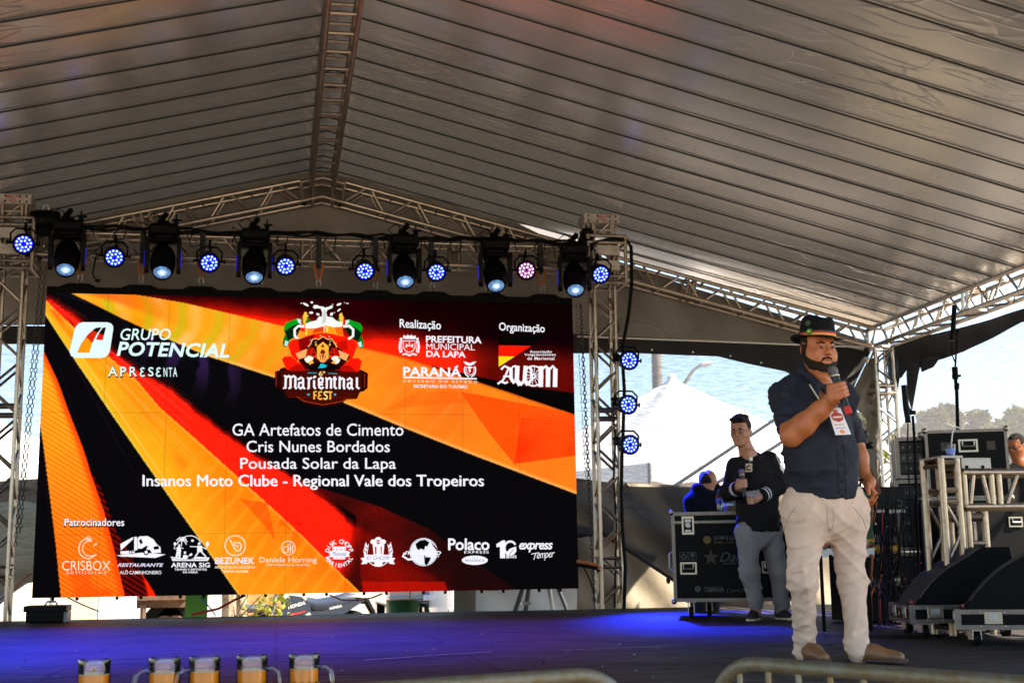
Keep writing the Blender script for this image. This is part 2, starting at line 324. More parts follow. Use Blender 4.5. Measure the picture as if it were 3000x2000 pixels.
# lighting goal: two towers, one beam
YT=14.565; TXR,TXL=3.725,-2.90
BT,BB=at(700,695,YT-.125).z,at(700,760,YT-.125).z; BZ=(BT+BB)/2
post(TXR,YT,GZ,4.55,'silver truss tower to the right of the screen with three blue lamps',s=.245,bay=.62,joints=(1.4,3.1),name='lighting_tower',r=.022)
post(TXL,YT,GZ,4.55,'silver truss tower at the left edge beside the screen',s=.245,bay=.62,joints=(1.4,3.1),name='lighting_tower',r=.022)
tr('lighting_beam','horizontal box truss carrying stage lamps above the screen',(TXL+.26,YT,BZ),(TXR-.24,YT,BZ),s=.25,bay=.56,sides='zzrr',joints=(.35,2.9,4.6),r=.021)
m_red=mat('red_stencil_paint',(.45,.03,.02),.6)
m_plate=mat('scuffed_plate',(.42,.38,.34),.5,.7,var=.35,vs=14)
def text_mb(s,size=1,off=0,shear=0,spacing=1):
    c=bpy.data.curves.new('t','FONT'); c.body=s; c.size=size; c.offset=off; c.shear=shear; c.space_character=spacing; c.resolution_u=3
    o=bpy.data.objects.new('t',c); COL.objects.link(o); dg=bpy.context.evaluated_depsgraph_get(); me=bpy.data.meshes.new_from_object(o.evaluated_get(dg))
    v=np.zeros(len(me.vertices)*3); me.vertices.foreach_get('co',v); v=v.reshape(-1,3); f=[tuple(p.vertices) for p in me.polygons]
    bpy.data.objects.remove(o); bpy.data.curves.remove(c); bpy.data.meshes.remove(me); return v[:,:2],f
def text_on(mb,s,M,w=None,h=None,off=0,shear=0,spacing=1,k=None,center=True):
    v,f=text_mb(s,1,off,shear,spacing); lo=v.min(0);hi=v.max(0); sx=w/(hi[0]-lo[0]) if w else h/(hi[1]-lo[1]); sy=h/(hi[1]-lo[1]) if h else sx
    c=(lo+hi)/2 if center else lo
    mb.add([M@Vector(((a-c[0])*sx,(b-c[1])*sy,0)) for a,b in v],f,k)
def FRM(o,x,y):                       # frame: origin, x axis, y axis
    x=Vector(x).normalized(); y=Vector(y).normalized(); z=x.cross(y); o=Vector(o)
    return Matrix(((x.x,y.x,z.x,o.x),(x.y,y.y,z.y,o.y),(x.z,y.z,z.z,o.z),(0,0,0,1)))
for X,lab in((TXR,'square truss sleeve and top plate on the tower right of the screen'),(TXL-.02,'square truss sleeve and top plate on the tower left of the screen')):
    o=thing('tower_sleeve',lab,'truss',(X,YT,BZ)); mb=MB(); h=.225; yf=YT
    for sx in(-1,1):
        for sy in(-1,1):
            mb.tube([(X+sx*h+.02,yf+sy*.2,BZ-.30),(X+sx*h+.02,yf+sy*.2,BZ+.26)],.022,8)
    for z in(-.30,-.22,.18,.26):
        for sy in(-1,1): mb.tube([(X-h+.02,yf+sy*.2,BZ+z),(X+h+.02,yf+sy*.2,BZ+z)],.02,8)
        for sx in(-1,1): mb.tube([(X+sx*h+.02,yf-.2,BZ+z),(X+sx*h+.02,yf+.2,BZ+z)],.02,8)
    mb.build('frame',ALU,o)
    pl=MB(); 
    for z in(.08,-.1): pl.box((X+.03,YT-.215,BZ+z),(.28,.015,.12),bev=.004)
    pl.build('guide_plate',m_plate,o)
    tp=MB(); z0=BZ+.42; tp.box((X-.02,YT,z0+.06),(.44,.30,.12),bev=.008); tp.build('top_plate',m_plate,o)
    tb=MB()
    for sx in(-1,1): tb.tube([(X+sx*.1,YT-.12,BZ+.26),(X+sx*.1,YT-.12,z0)],.02,8)
    tb.tube([(X-.12,YT-.12,z0-.07),(X+.12,YT-.12,z0-.07)],.018,8); tb.build('riser',ALU,o)
    for sx in(-.16,-.05,.10,.17):
        for sz in(.03,.09): bt=MB(); bt.ell((X-.02+sx,YT-.151,z0+sz),(.012,.006,.012),8,5); bt.build('bolt',BLKM,o)
    tx=MB(); M=FRM((X+.01,YT-.154,z0+.085),(1,0,0),(0,0,1)); text_on(tx,'BALLAS',M,h=.034,off=.01); M2=FRM((X+.01,YT-.154,z0+.035),(1,0,0),(0,0,1)); text_on(tx,'470',M2,h=.036,off=.01); tx.build('stencil',m_red,o,smooth=None)
# ------------------------------------------------------------------ rear gable cloth, black band, nets
m_gab=ceil_mat('off_white_tarp',(.23,.21,.185),.42,1.8,.8,.4)
m_crm=ceil_mat('cream_tarp',(.235,.205,.155),.5,3.0,1.0,.3,0,.0)
def sheet(top,bot,Y,nu,nv,amp=.04,fy=None,seed=0):
    """cloth between two pixel polylines (same count) at depth Y"""
    T=[p if isinstance(p,Vector) else at(*p,Y) for p in top]; B=[at(x,y,Y) for x,y in bot]; n=len(T)-1
    def fn(u,v):
        q=min(u*n,n-1e-6); i=int(q); t=q-i; a=T[i].lerp(T[i+1],t); b=B[i].lerp(B[i+1],t); p=a.lerp(b,v)
        d=amp*(math.sin(p.x*2.1+p.z*1.3+seed)*.5+.35*math.sin(p.x*5.3-p.z*3.7+seed*2)+.25*math.sin(p.x*9.1+p.z*7.3))
        if fy: d+=fy(p,u,v)
        return (p.x,p.y+d,p.z)
    mb=MB(); mb.grid(fn,nu,nv); return mb
YG=16.0
rt_=lambda x:Vector((at(x,900,YG).x,YG,(RZ+(EZ-RZ)*min(1,(RX-at(x,900,YG).x)/(RX-LX)))+.06))
gt=[rt_(-1450),rt_(-900),rt_(-300),rt_(300),Vector((RX,YG,RZ+.06)),(1350,566),(1480,640),(1700,735),(2100,865),(2590,1010)]
gb=[(-1450,935),(-900,940),(-300,948),(300,957),(945,965),(1350,972),(1480,975),(1700,980),(2100,1003),(2590,1030)]
go=sheet(gt,gb,YG,120,30,.05,lambda p,u,v:-.10*math.sin(max(0,min(1,(p.x-3.8)/4))*math.pi)*v).build('gable_tarp',m_gab,smooth=180)
tag(go,'off white tarp closing the rear gable above the black band','tarp')
m_blk=ceil_mat('black_cloth',(.016,.016,.017),.62,1.6,1.0,.25)
bt_=[(-1500,925),(-200,952),(800,962),(1690,978),(1850,985),(2100,997),(2300,1003),(2400,1007),(2450,1009),(2500,1012),(2560,1015)]
bb_=[(-1500,985),(-200,1005),(800,1018),(1690,1035),(1850,1033),(2100,1044),(2300,1090),(2400,1140),(2450,1172),(2500,1136),(2548,1036)]
bo=sheet(bt_,bb_,15.93,110,8,.03).build('black_valance',m_blk,smooth=180); tag(bo,'black cloth band across the rear, drooping into a swag at the corner','cloth')
mb=MB()
for (x,y) in [(1910,1024),(2030,1031),(2140,1042),(2230,1062),(2335,1108)]: p=at(x,y,15.88); mb=MB(); mb.ell(p,(.012,.008,.012),8,5); mb.build('eyelet',mat('bright_eyelet',(.8,.8,.78),.3,1),bo)
mb=MB(); mb.tube([at(1690,985,15.86),at(2100,1000,15.86),at(2560,1018,15.86)],.012,6); tag(mb.build('tension_rope',mat('white_rope',(.7,.68,.64),.7)),'thin pale rope stretched along the top of the black band','rope')
m_net=net_mat('grey_shade_net',(.24,.255,.29),.40); m_net2=net_mat('doubled_shade_net',(.05,.049,.047),.03); m_net3=net_mat('black_shade_net',(.15,.155,.17),.38)
nt_=[(-1500,980),(-200,1003),(800,1016),(1690,1030),(2100,1038),(2560,1020)]
nb_=[(-1500,1460),(-200,1440),(800,1430),(1690,1408),(2100,1428),(2560,1440)]
no=sheet(nt_,nb_,16.02,60,16,.05).build('shade_net',m_net,smooth=180); tag(no,'pale grey see through net across the rear below the black band','shade net')
d1=[(-1500,1455),(-200,1420),(150,1400),(800,1400),(1690,1400),(1850,1425),(2100,1425),(2230,1428)]
d2=[(-1500,1790),(-60,1800),(90,1705),(800,1600),(1690,1572),(1760,1560),(2060,1755),(2230,1850)]
do=sheet(d1,d2,15.97,110,34,.04,lambda p,u,v:.10*math.sin(p.z*11+1.6*math.sin(p.x*1.3)+p.x*2.2)*(.4+v)).build('shade_net',m_net2,smooth=180); tag(do,'dark doubled net hanging in slack folds below the pale net','shade net')
mb=MB(); mb.tube([at(*p,15.93) for p in d2[4:]],.022,6); p=at(1958,1698,15.9); mb.ell(p,(.03,.03,.05),8,6); mb.build('hem',m_blk,do)
def atX(x,y,X):
    d=fw*F+cr*(x-1500)-cu*(y-1000); t=X/d.x; return Vector((X,d.y*t,CH+d.z*t))
XN=8.06
def side(top,bot,nu,nv,amp,X):
    T=[atX(*p,X) for p in top]; B=[atX(*p,X) for p in bot]; n=len(T)-1
    def fn(u,v):
        q=min(u*n,n-1e-6); i=int(q); t=q-i; a=T[i].lerp(T[i+1],t); b=B[i].lerp(B[i+1],t); p=a.lerp(b,v)
        return (p.x+amp*(math.sin(p.y*1.9+p.z*2)+.5*math.sin(p.y*5-p.z*3)),p.y,p.z)
    mb=MB(); mb.grid(fn,nu,nv); return mb
so_=side([(2612,1010),(2700,1005),(3000,925),(3500,770)],[(2665,1900),(2760,1950),(3000,2000),(3500,2150)],40,20,.02,XN).build('shade_net',m_net3,smooth=180); tag(so_,'black see through net closing the right side, trees behind it','shade net')
sb=side([(2605,1000),(2640,1005),(2700,985),(2800,962),(3000,905),(3500,750)],[(2640,1110),(2660,1085),(2720,1062),(2820,1030),(3000,945),(3500,800)],50,6,.025,XN-.03); 
sb.build('hem',m_blk,so_,smooth=180)
mb=MB()
for poly in ([(2660,1062),(2700,1058),(2692,1090),(2672,1205),(2658,1160),(2655,1090)],[(2690,1052),(2760,1040),(2735,1075),(2700,1090)],[(2588,1000),(2632,1018),(2636,1108),(2622,1190),(2604,1110)]):
    vs=[atX(*p,XN-.06) for p in poly]; mb.add(vs,[tuple(range(len(vs)))])
mb.build('torn_flap',m_blk,so_,smooth=None)
# pale lower tarps outside, behind the stage
w1=sheet([(1330,1440),(1690,1405),(2080,1425),(2700,1430)],[(1330,1990),(1690,1990),(2080,1990),(2700,1990)],17.4,80,40,.09,None,2).build('tarp_wall',m_crm,smooth=180); tag(w1,'creased cream tarp wall outside behind the right of the stage','tarp')
mb=sheet([(2490,1075),(2530,1050),(2575,1045)],[(2500,1500),(2520,1500),(2585,1500)],15.9,8,20,.02)
mb=MB()
def flap(u,v):
    L=[(2545,1050),(2520,1110),(2492,1160),(2508,1200),(2535,1232),(2530,1262),(2550,1330),(2562,1450)]; Rr=[(2580,1045),(2580,1110),(2580,1160),(2580,1200),(2580,1240),(2580,1290),(2582,1350),(2584,1450)]
    q=min(v*7,6.999); i=int(q); t=q-i; a=at(*L[i],15.9).lerp(at(*L[i+1],15.9),t); b=at(*Rr[i],15.9).lerp(at(*Rr[i+1],15.9),t); p=a.lerp(b,u); return (p.x,p.y+.05*math.sin(u*7+v*9),p.z)
mb.grid(flap,8,28); tag(mb.build('tarp_flap',m_crm,smooth=180),'loose pale tarp edge curling beside the corner post','tarp')
# ------------------------------------------------------------------ LED screen
YS=14.21; SW,SH=5.76,3.2; SX0,SZ0=-2.4805,.2274
lsc=thing('led_screen','huge glowing video wall showing sponsor names on a black red and gold flag','screen',(SX0+SW/2,YS,SZ0))
mb=MB(); mb.bb((SX0,YS+.008,SZ0),(SX0+SW,YS+.10,SZ0+SH+.005)); mb.bb((SX0,YS+.004,SZ0+SH+.005),(SX0+SW,YS+.10,SZ0+SH+.075)); mb.build('housing',BLKM,lsc,smooth=None)
for i in range(9):
    x=SX0+.64*(i+.5); mb=MB(); mb.prism([(x-.20,SZ0+SH+.075),(x+.20,SZ0+SH+.075),(x+.11,SZ0+SH+.115),(x-.11,SZ0+SH+.115)],Matrix(((1,0,0,0),(0,0,1,YS+.01),(0,1,0,0),(0,0,0,1))),.08); mb.build('hanging_bracket',BLKM,lsc,smooth=None)
for i in range(9):
    for dx in (-.12,.12): mb=MB(); mb.ell((SX0+.64*(i+.5)+dx,YS+.03,SZ0-.012),(.018,.018,.022),8,6); mb.build('locking_stud',BLKM,lsc)
# --- picture: colours of the picture computed on a fine grid of picture points
NU,NV=720,400
uu,vv=np.meshgrid(np.linspace(0,1,NU+1),np.linspace(0,1,NV+1))
PX=np.stack([SX0+SW*uu,np.full_like(uu,YS),SZ0+SH*vv],-1)
dd=PX-np.array([0,0,CH]); dep=dd@np.array(fw); IX=1500+F*(dd@np.array(cr))/dep; IY=1000-F*(dd@np.array(cu))/dep
def A(*p): return [(80+x/1.65,830+y/1.6505) for x,y in p]
def B(*p): return [(800+x/1.65,830+y/1.6505) for x,y in p]
def inside(poly):
    r=np.zeros(IX.shape,bool); n=len(poly)
    for i in range(n):
        x1,y1=poly[i];x2,y2=poly[(i+1)%n]
        if y1==y2: continue
        c=((y1>IY)!=(y2>IY))&(IX<(x2-x1)*(IY-y1)/(y2-y1)+x1); r^=c
    return r
def ypoly(pts,x): 
    xs=[p[0] for p in pts]; return np.interp(x,xs,[p[1] for p in pts])
def fbm(x,y,seed,oct=4):
    r=np.random.default_rng(seed); s=np.zeros_like(x); a=1.;f=1.;tot=0
    for o in range(oct):
        for k in range(3):
            th=r.uniform(0,6.28); s+=a*np.sin(f*(x*math.cos(th)+y*math.sin(th))+r.uniform(0,6.28)+1.3*np.sin(f*.7*(y*math.cos(th)-x*math.sin(th))+k)); tot+=a
        a*=.55;f*=2.05
    return s/tot*1.6
def sm(a,b,x): t=np.clip((x-a)/(b-a),0,1); return t*t*(3-2*t)
C=np.zeros(IX.shape+(3,)); C[:]=(.035,.03,.04)
def setc(m,c):
    c=np.broadcast_to(np.asarray(c,float),C.shape); C[m]=c[m]
def mixc(w,c): 
    global C; w=np.clip(w,0,1)[...,None]; C=C*(1-w)+np.asarray(c)*w
# polar coordinates about the point the stripes fan out from
ax,ay=95,835; RR=np.hypot(IX-ax,IY-ay); TH=np.degrees(np.arctan2(IY-ay,IX-ax)); n1=fbm(IX/60,IY/60,3); n2=fbm(IX/22,IY/22,5); ray=fbm(TH*1.5,RR/900,9); ray2=fbm(TH*4,RR/500,11)
mixc(np.clip(ray-.25,0,1)*.5*sm(900,300,RR),(.22,.16,.36))
b1t=A((180,20),(440,40),(760,95),(1230,205))+B((430,310),(640,360),(760,400),(1000,480),(1500,648)); b1b=A((180,30),(420,150),(590,230),(870,350),(1180,450))+B((340,575),(640,700),(970,830),(1500,1030))
yt=ypoly(b1t,IX); yb=ypoly(b1b,IX)
# red field above the gold band
rt=ypoly([(300,845),(680,868),(800,890),(1073,945),(1224,960),(1406,985),(1700,1010)],IX)
g=sm(-8,70,IY-rt+14*n1); fade=1-.62*sm(1290,1480,IX+40*n1)
red=np.stack([ (.15+.85*g)*fade+.0*IX, .10*g*fade, .02+.0*IX],-1)
m=IY<yt; setc(m&(IX>160),red)
dk=sm(1010,1300,IX)*sm(1010,870,IY)+sm(1500,1690,IX)*sm(1010,900,IY); 
w=np.where(m,np.clip(dk*.9+.15*n1*dk,0,1),0); mixc(w,(.05,.008,.01))
m2=inside(B((760,395),(1000,452),(1240,500),(1500,535),(1500,650),(1000,490),(760,405))); setc(m2,(.03,.02,.025))
# gold band
m=(IY>=yt)&(IY<=yb)&(IX>150); t=sm(300,1300,IX)
gold=np.stack([np.full_like(IX,1.0),.70-.20*t+.05*n1-.07*sm(.5,1,(IY-yt)/(yb-yt+1))*(1-t),.10+.06*n1*(1-t)],-1); setc(m,gold)
rip=np.sin(IX/17+1.5*np.sin(IY/55)+.8*n1+IY/70); wv=sm(1080,420,IX)*sm(200,330,IX)
mixc(np.where(m,wv*np.clip(rip,0,1)*.55*(0.6+.6*n1),0),(1,.93,.78)); mixc(np.where(m,wv*np.clip(np.sin(IX/17+1.5*np.sin(IY/55)+.8*n1+IY/70+2.3),0,1)**2*.5,0),(.66,.82,.12))
mixc(np.where(m,sm(150,80,np.abs(IY-(.5*(yt+yb)))+0*IX)*0,0),(1,.4,.1))
mixc(np.where(m,sm(0,26,(IX-200)*.22+14-(IY-yt))*sm(620,250,IX)*.7,0),(1,.28,.05))
rip2=np.clip(np.sin((IX+.9*IY)/15+n1),0,1)**3; mixc(np.where(m,.22*rip2*sm(1000,1100,IX)*sm(1400,1300,IX),0),(1,.62,.25))
f1=inside(B((700,520),(890,520),(945,575),(540,610))); mixc(np.where(m&f1,.35,0),(1,.35,.03))
f2=inside(B((900,520),(1460,630),(1460,832),(1165,872),(1050,730),(940,575))); mixc(np.where(m&f2,.75+.2*n1,0),(1,.24,.02))
f3=inside(B((1200,650),(1460,640),(1460,830),(1165,872))); mixc(np.where(m&f3,.5+.3*n1,0),(1,.10,.01))
mixc(np.where(m,sm(9,0,IY-yt)*sm(900,1000,IX)*.5,0),(.75,.25,.03))
mixc(np.where(m,sm(14,2,yb-IY)*sm(300,700,IX)*.5,0),(1,.86,.55))
# violet glints in the black band
vg=np.where((IY>yb)&(IY<yb+150)&(IX>320)&(IX<760),1,0)*sm(.1,.8,np.sin(IX/15+IY/60+n1*1.3))*sm(150,20,IY-yb)*sm(330,480,IX)*sm(760,640,IX); mixc(vg*.75,(.22,.13,.33))
# second red band
r2t=A((70,52),(260,170),(420,330),(560,440),(700,510),(900,680),(1100,820),(1280,940))+B((60,905),(170,975),(330,1110),(620,1330),(900,1500)); r2b=A((70,62),(240,230),(400,360),(530,470),(640,600),(800,740),(1000,920),(1200,1100),(1350,1240))+B((200,1280),(430,1500),(700,1700))
y2t=ypoly(r2t,IX); y2b=ypoly(r2b,IX); m=(IY>y2t-18)&(IY<y2b)
e=sm(-14,16,IY-y2t+9*n2); cut=1-sm(1020,1085,IX+.25*(IY-1500)+12*n1)*.78
setc(m,np.stack([.05+.95*e*cut,.02+.07*e*cut,.03+.0*e],-1))
mixc(np.where(m,sm(.35,.9,n2)*sm(60,0,y2b-IY)*sm(560,760,IX)*.7,0),(.28,.02,.02)); mixc(np.where(m&(IX<560),np.clip(ray2,0,1)*.45,0),(1,.25,.22)); mixc(np.where(m&(IX<330)&(ray2<-.1),.8,0),(.10,.01,.01))
# dim red glow at the foot
gl=inside(B((120,960),(300,1010),(520,1080),(760,1190),(1200,1500),(430,1500),(400,1120))); mixc(np.where(gl,(.30+.22*n1)*sm(1400,1100,IX+.2*(1700-IY))+.12,0),(.75,.06,.02))
gl=inside(B((430,1440),(830,1440),(845,1500),(440,1500))); mixc(np.where(gl,.6,0),(.85,.08,.02))
# third, gold
y3b=ypoly(A((60,110),(80,140),(230,370),(400,620),(560,850),(700,1050),(850,1260),(1025,1510),(1100,1620)),IX); m=(IY>=y2b)&(IY<=y3b)
tt=(IY-y2b)/(y3b-y2b+1); gold=np.stack([np.full_like(IX,1.),.56+.16*np.clip(tt+.3*n1,0,1)-.10*sm(1250,1700,IY),.05+.05*tt],-1); setc(m,gold)
mixc(np.where(m,np.clip(ray2-.1,0,1)*.7*sm(900,350,RR),0),(1,.92,.6)); mixc(np.where(m,np.clip(-ray2-.25,0,1)*.9*sm(900,250,RR),0),(.72,.8,.1)); mixc(np.where(m,sm(.2,.8,n1)*sm(.7,.15,tt)*.7,0),(1,.34,.03))
mixc(np.where(m,.28*np.clip(np.sin((IX*.8+IY*.6)/8+n1),0,1)**2*sm(1200,1500,IY),0),(1,.72,.2)); mixc(np.where(m,sm(10,1,IY-y2b)*.5,0),(1,.8,.3)); mixc(np.where(m,sm(8,0,y3b-IY)*.7,0),(1,.9,.5))
mixc(np.where(inside(A((1030,1040),(1160,1060),(1200,1240),(1110,1130))),.35,0),(1,.15,.01))
# first gold stripe, left
P5=A((75,320),(150,480),(200,620),(270,800),(310,930),(370,1100),(420,1290),(478,1540),(165,1540),(140,1280),(110,1030),(75,760),(52,620),(40,620),(60,320)); m=inside(P5)
gold=np.stack([np.full_like(IX,1.),.66-.26*sm(1050,1740,IY)+.04*n1,.08-.05*sm(1100,1700,IY)],-1); setc(m,gold)
xr=np.interp(IY,[p[1] for p in A((75,320),(150,480),(200,620),(270,800),(310,930),(370,1100),(420,1290),(478,1540))],[p[0] for p in A((75,320),(150,480),(200,620),(270,800),(310,930),(370,1100),(420,1290),(478,1540))])
st=np.clip(np.sin((IY-IX*.62)/2.3+.8*n1),-1,1); mixc(np.where(m,np.clip(st,0,1)*.30,0),(1,.86,.42)); mixc(np.where(m,np.clip(-st,0,1)*.28,0),(1,.34,.02)); mixc(np.where(m,sm(26,0,xr-IX)*.85,0),(1,.22,.03)); mixc(np.where(m,sm(.2,.9,n1)*sm(1400,1700,IY)*.6,0),(1,.24,.02))
m=inside(A((290,880),(360,1000),(430,1200),(640,1540),(478,1540),(420,1290),(370,1100),(310,930))); st=np.sin((IY-IX*.62)/2.6); mixc(np.where(m,.45+.4*st,0),(.62,.04,.02)); mixc(np.where(m,sm(18,4,np.abs(IX-xr-70*sm(1250,1750,IY)-10)),0),(1,.11,.02))
# cabinet seams
for i in range(1,9): mixc(np.where(np.abs(uu-i/9)<.0009,.16,0),(.02,.02,.02))
for z in (1.28/3.2*1+.2,.2): mixc(np.where(np.abs(vv-z)<.0014,.14,0),(.02,.02,.02))
BOOST=1+1.0*np.clip((C[...,0]-.75)*4,0,1)*np.clip((.34-C[...,1])*5,0,1)
C=np.clip(C+.012*RNG.standard_normal(C.shape[:2])[...,None]*(C.max(-1,keepdims=True)>.2),0,1)
CL=np.where(C<=.04045,C/12.92,((C+.055)/1.055)**2.4)*BOOST[...,None]
m_pic=bpy.data.materials.new('screen_picture'); m_pic.use_nodes=True; n=m_pic.node_tree.nodes; n.clear(); l=m_pic.node_tree.links
e=n.new('ShaderNodeEmission'); o=n.new('ShaderNodeOutputMaterial'); a=n.new('ShaderNodeVertexColor'); a.layer_name='picture'; l.new(a.outputs[0],e.inputs[0]); l.new(e.outputs[0],o.inputs[0]); e.inputs[1].default_value=LED*1.05
w_=NU+1; ii=(np.arange(NV)[:,None]*w_+np.arange(NU)[None,:]).ravel(); fs=np.stack([ii,ii+1,ii+w_+1,ii+w_],1)
me=bpy.data.meshes.new('picture'); V=PX.reshape(-1,3)-np.array(ORI[lsc.name]); me.vertices.add(len(V)); me.vertices.foreach_set('co',V.ravel()); me.loops.add(fs.size); me.loops.foreach_set('vertex_index',fs.ravel().astype(np.int32)); me.polygons.add(len(fs)); me.polygons.foreach_set('loop_start',(np.arange(len(fs))*4).astype(np.int32)); me.polygons.foreach_set('loop_total',np.full(len(fs),4,np.int32)); me.update(calc_edges=True)
ca=me.color_attributes.new('picture','FLOAT_COLOR','POINT'); ca.data.foreach_set('color',np.concatenate([CL.reshape(-1,3),np.ones((len(V),1))],1).astype(np.float32).ravel()); me.materials.append(m_pic)
po=bpy.data.objects.new('picture',me); COL.objects.link(po); po.parent=lsc
# --- lettering and emblems, flat on the picture
class ART:
    def __init__(s): s.mb=MB(); s.mats=[]; s.n=0
    def k(s,c):
        nm='screen_%02x%02x%02x'%tuple(int(v*255) for v in c); m=emi(nm,c,1.05,False)
        if m not in s.mats: s.mats.append(m)
        return s.mats.index(m)
    def y(s): s.n+=1; return YS-.0016-.00022*s.n
    def poly(s,pts,c):
        Y=s.y(); P=[at(x,y,Y) for x,y in pts]; a=sum(P[i].x*P[(i+1)%len(P)].z-P[(i+1)%len(P)].x*P[i].z for i in range(len(P)))
        if a<0: P=P[::-1]
        s.mb.add(P,[tuple(range(len(P)))],s.k(c))
    def stroke(s,pts,w,c,closed=False,taper=None):
        Y=s.y(); pts=[Vector((x,y)) for x,y in pts]; N=len(pts); L=[];Rr=[]
        for i in range(N):
            a=pts[i-1] if (i or closed) else pts[i]; b=pts[(i+1)%N] if (i<N-1 or closed) else pts[i]; t=(b-a)
            t=t.normalized() if t.length else Vector((1,0)); nn=Vector((-t.y,t.x)); ww=w*.5*(taper(i/(N-1)) if taper else 1); L.append(pts[i]+nn*ww); Rr.append(pts[i]-nn*ww)
        P=[at(p.x,p.y,Y) for p in L+Rr]; fs=[(i,(i+1)%N,N+(i+1)%N,N+i) for i in range(N if closed else N-1)]
        s.mb.add(P,fs,s.k(c))
    def arc(s,cx,cy,rx,ry,a0,a1,w,c,n=28): s.stroke([(cx+rx*math.cos(R(a0+(a1-a0)*i/n)),cy+ry*math.sin(R(a0+(a1-a0)*i/n))) for i in range(n+1)],w,c)
    def disc(s,cx,cy,rx,ry,c,n=24,rot=0):
        s.poly([(cx+rx*math.cos(a)*math.cos(rot)-ry*math.sin(a)*math.sin(rot),cy+rx*math.cos(a)*math.sin(rot)+ry*math.sin(a)*math.cos(rot)) for a in [2*math.pi*i/n for i in range(n)]],c)
    def text(s,t,x0,y0,x1,y1,c,off=0,shear=0,sp=1,tilt=0,slant=0):
        """fit the text into the pixel box; tilt drops the right end by that many pixels"""
        v,f=text_mb(t,1,off,shear,sp); lo=v.min(0);hi=v.max(0); Y=s.y(); P=[]
        for a,b in v:
            u=(a-lo[0])/(hi[0]-lo[0]); w=(b-lo[1])/(hi[1]-lo[1]); P.append(at(x0+(x1-x0)*u,y1+(y0-y1)*w+tilt*u,Y))
        s.mb.add(P,f,s.k(c))
    def textarc(s,t,cx,cy,r,a0,a1,h,c,off=0,inner=False):
        n=len(t); Y=s.y()
        for i,ch in enumerate(t):
            if ch==' ': continue
            a=R(a0+(a1-a0)*(i+.5)/n); v,f=text_mb(ch,1,off); hi=v.max(0);lo=v.min(0); cxx=(hi[0]+lo[0])/2; P=[]
            for p,q in v:
                dx=(p-cxx)*h/.7; dy=(q)*h/.7-h/2
                if inner: X_=cx+(r-dy)*math.cos(a)+dx*math.sin(a); Y_=cy+(r-dy)*math.sin(a)-dx*math.cos(a)
                else: X_=cx+(r+dy)*math.cos(a)-dx*math.sin(a); Y_=cy+(r+dy)*math.sin(a)+dx*math.cos(a)
                P.append(at(X_,Y_,Y))
            s.mb.add(P,f,s.k(c))
    def build(s,name):
        o=s.mb.build(name,s.mats,lsc,smooth=None); s.mb=MB(); s.mats=[]; return o
WH=(.97,.97,1.); BK=(.03,.02,.02)
T=ART()
def shad(t,x0,y0,x1,y1,off=.0,sp=1,tilt=0,c=WH,shear=0):
    T.text(t,x0-1,y0-1,x1+4,y1+4,BK,off+.028,shear,sp,tilt); T.text(t,x0,y0,x1,y1,c,off,shear,sp,tilt)
T.text('GA Artefatos de Cimento',681,1240,1182,1276,WH,.004); T.text('Cris Nunes Bordados',722,1290,1142,1324,WH,.006)
T.text('Pousada Solar da Lapa',704,1340,1160,1383,WH,.006); T.text('Insanos Moto Clube - Regional Vale dos Tropeiros',418,1390,1417,1434,WH,.0); T.text('Insanos Moto Clube - Regional Vale dos Tropeiros',419.2,1390.4,1418.2,1434.4,WH,.0); T.text('Insanos Moto Clube - Regional Vale dos Tropeiros',417.4,1389.6,1416.4,1433.6,WH,.0)
T.build('lettering')
IW=(.88,1.,.98)
T.text('GRUPO',353,962,500,996,IW,.008,.18); T.text('POTENCIAL',342,1000,672,1042,IW,.026,.22,1.04,6)
shad('APR',317,1074,401,1102,.012,1.35,0,IW); shad('S',434,1075,450,1102,.012,1,0,IW); shad('NTA',479,1076,519,1103,.012,1.35,0,IW)
for x in (409,456):
    for w,c,d in ((8,BK,1),(4.6,IW,0)): T.stroke([(x+14+d,1080),(x+9,1077+d),(x+4,1081),(x+5,1086),(x+10,1088),(x+4,1091),(x+2,1097),(x+7,1102+d),(x+15+d,1099)],w,c)
T.build('lettering')
shad('Realização',1171,934,1292,965,.012,1,6); shad('Organização',1462,944,1596,975,.012,1,6); shad('Patrocinadores',189,1518,364,1540,.012,1,0)
T.build('lettering')
T.text('PREFEITURA',1248,983,1411,1003,WH,.024,0,1,3); T.text('MUNICIPAL',1249,1005,1391,1023,WH,.0,0,1,3); T.text('DA LAPA',1249,1027,1364,1045,WH,.024,0,1,2)
T.text('PARANA',1181,1074,1352,1101,WH,.028,0,1,3); T.stroke([(1333,1077),(1342,1071)],5,WH); T.stroke([(1181,1105),(1397,1109)],4.2,WH)
T.text('GOVERNO DO ESTADO',1181,1112,1398,1119,(1,.92,.85),.006,0,1.7,3); T.text('SECRETARIA DO TURISMO',1211,1126,1369,1135,WH,.012,0,1,2)
T.build('lettering')
E_=ART()
# road badge
def Z_(*p): return [(x/3.92,900+y/3.92) for x,y in p]
E_.poly(Z_((855,260),(870,220),(905,185),(950,170),(1235,172),(1275,185),(1298,215),(1300,250),(1262,500),(1240,545),(1200,572),(1150,582),(860,580),(815,555),(800,515),(805,480)),(.90,.99,.98))
E_.poly(Z_((885,520),(935,410),(1020,300),(1100,235),(1170,227),(1110,310),(1060,410),(1025,522)),(.86,.16,.05)); E_.poly(Z_((885,520),(950,385),(1000,350),(1060,410),(1025,522)),(1,.6,.05)); E_.poly(Z_((1060,265),(1100,235),(1170,227),(1125,290)),(.12,.05,.05))
E_.poly(Z_((1100,370),(1140,290),(1180,235),(1218,228),(1180,375)),(.9,.1,.05)); E_.poly(Z_((1135,295),(1180,235),(1218,228),(1195,320)),(.1,.05,.05))
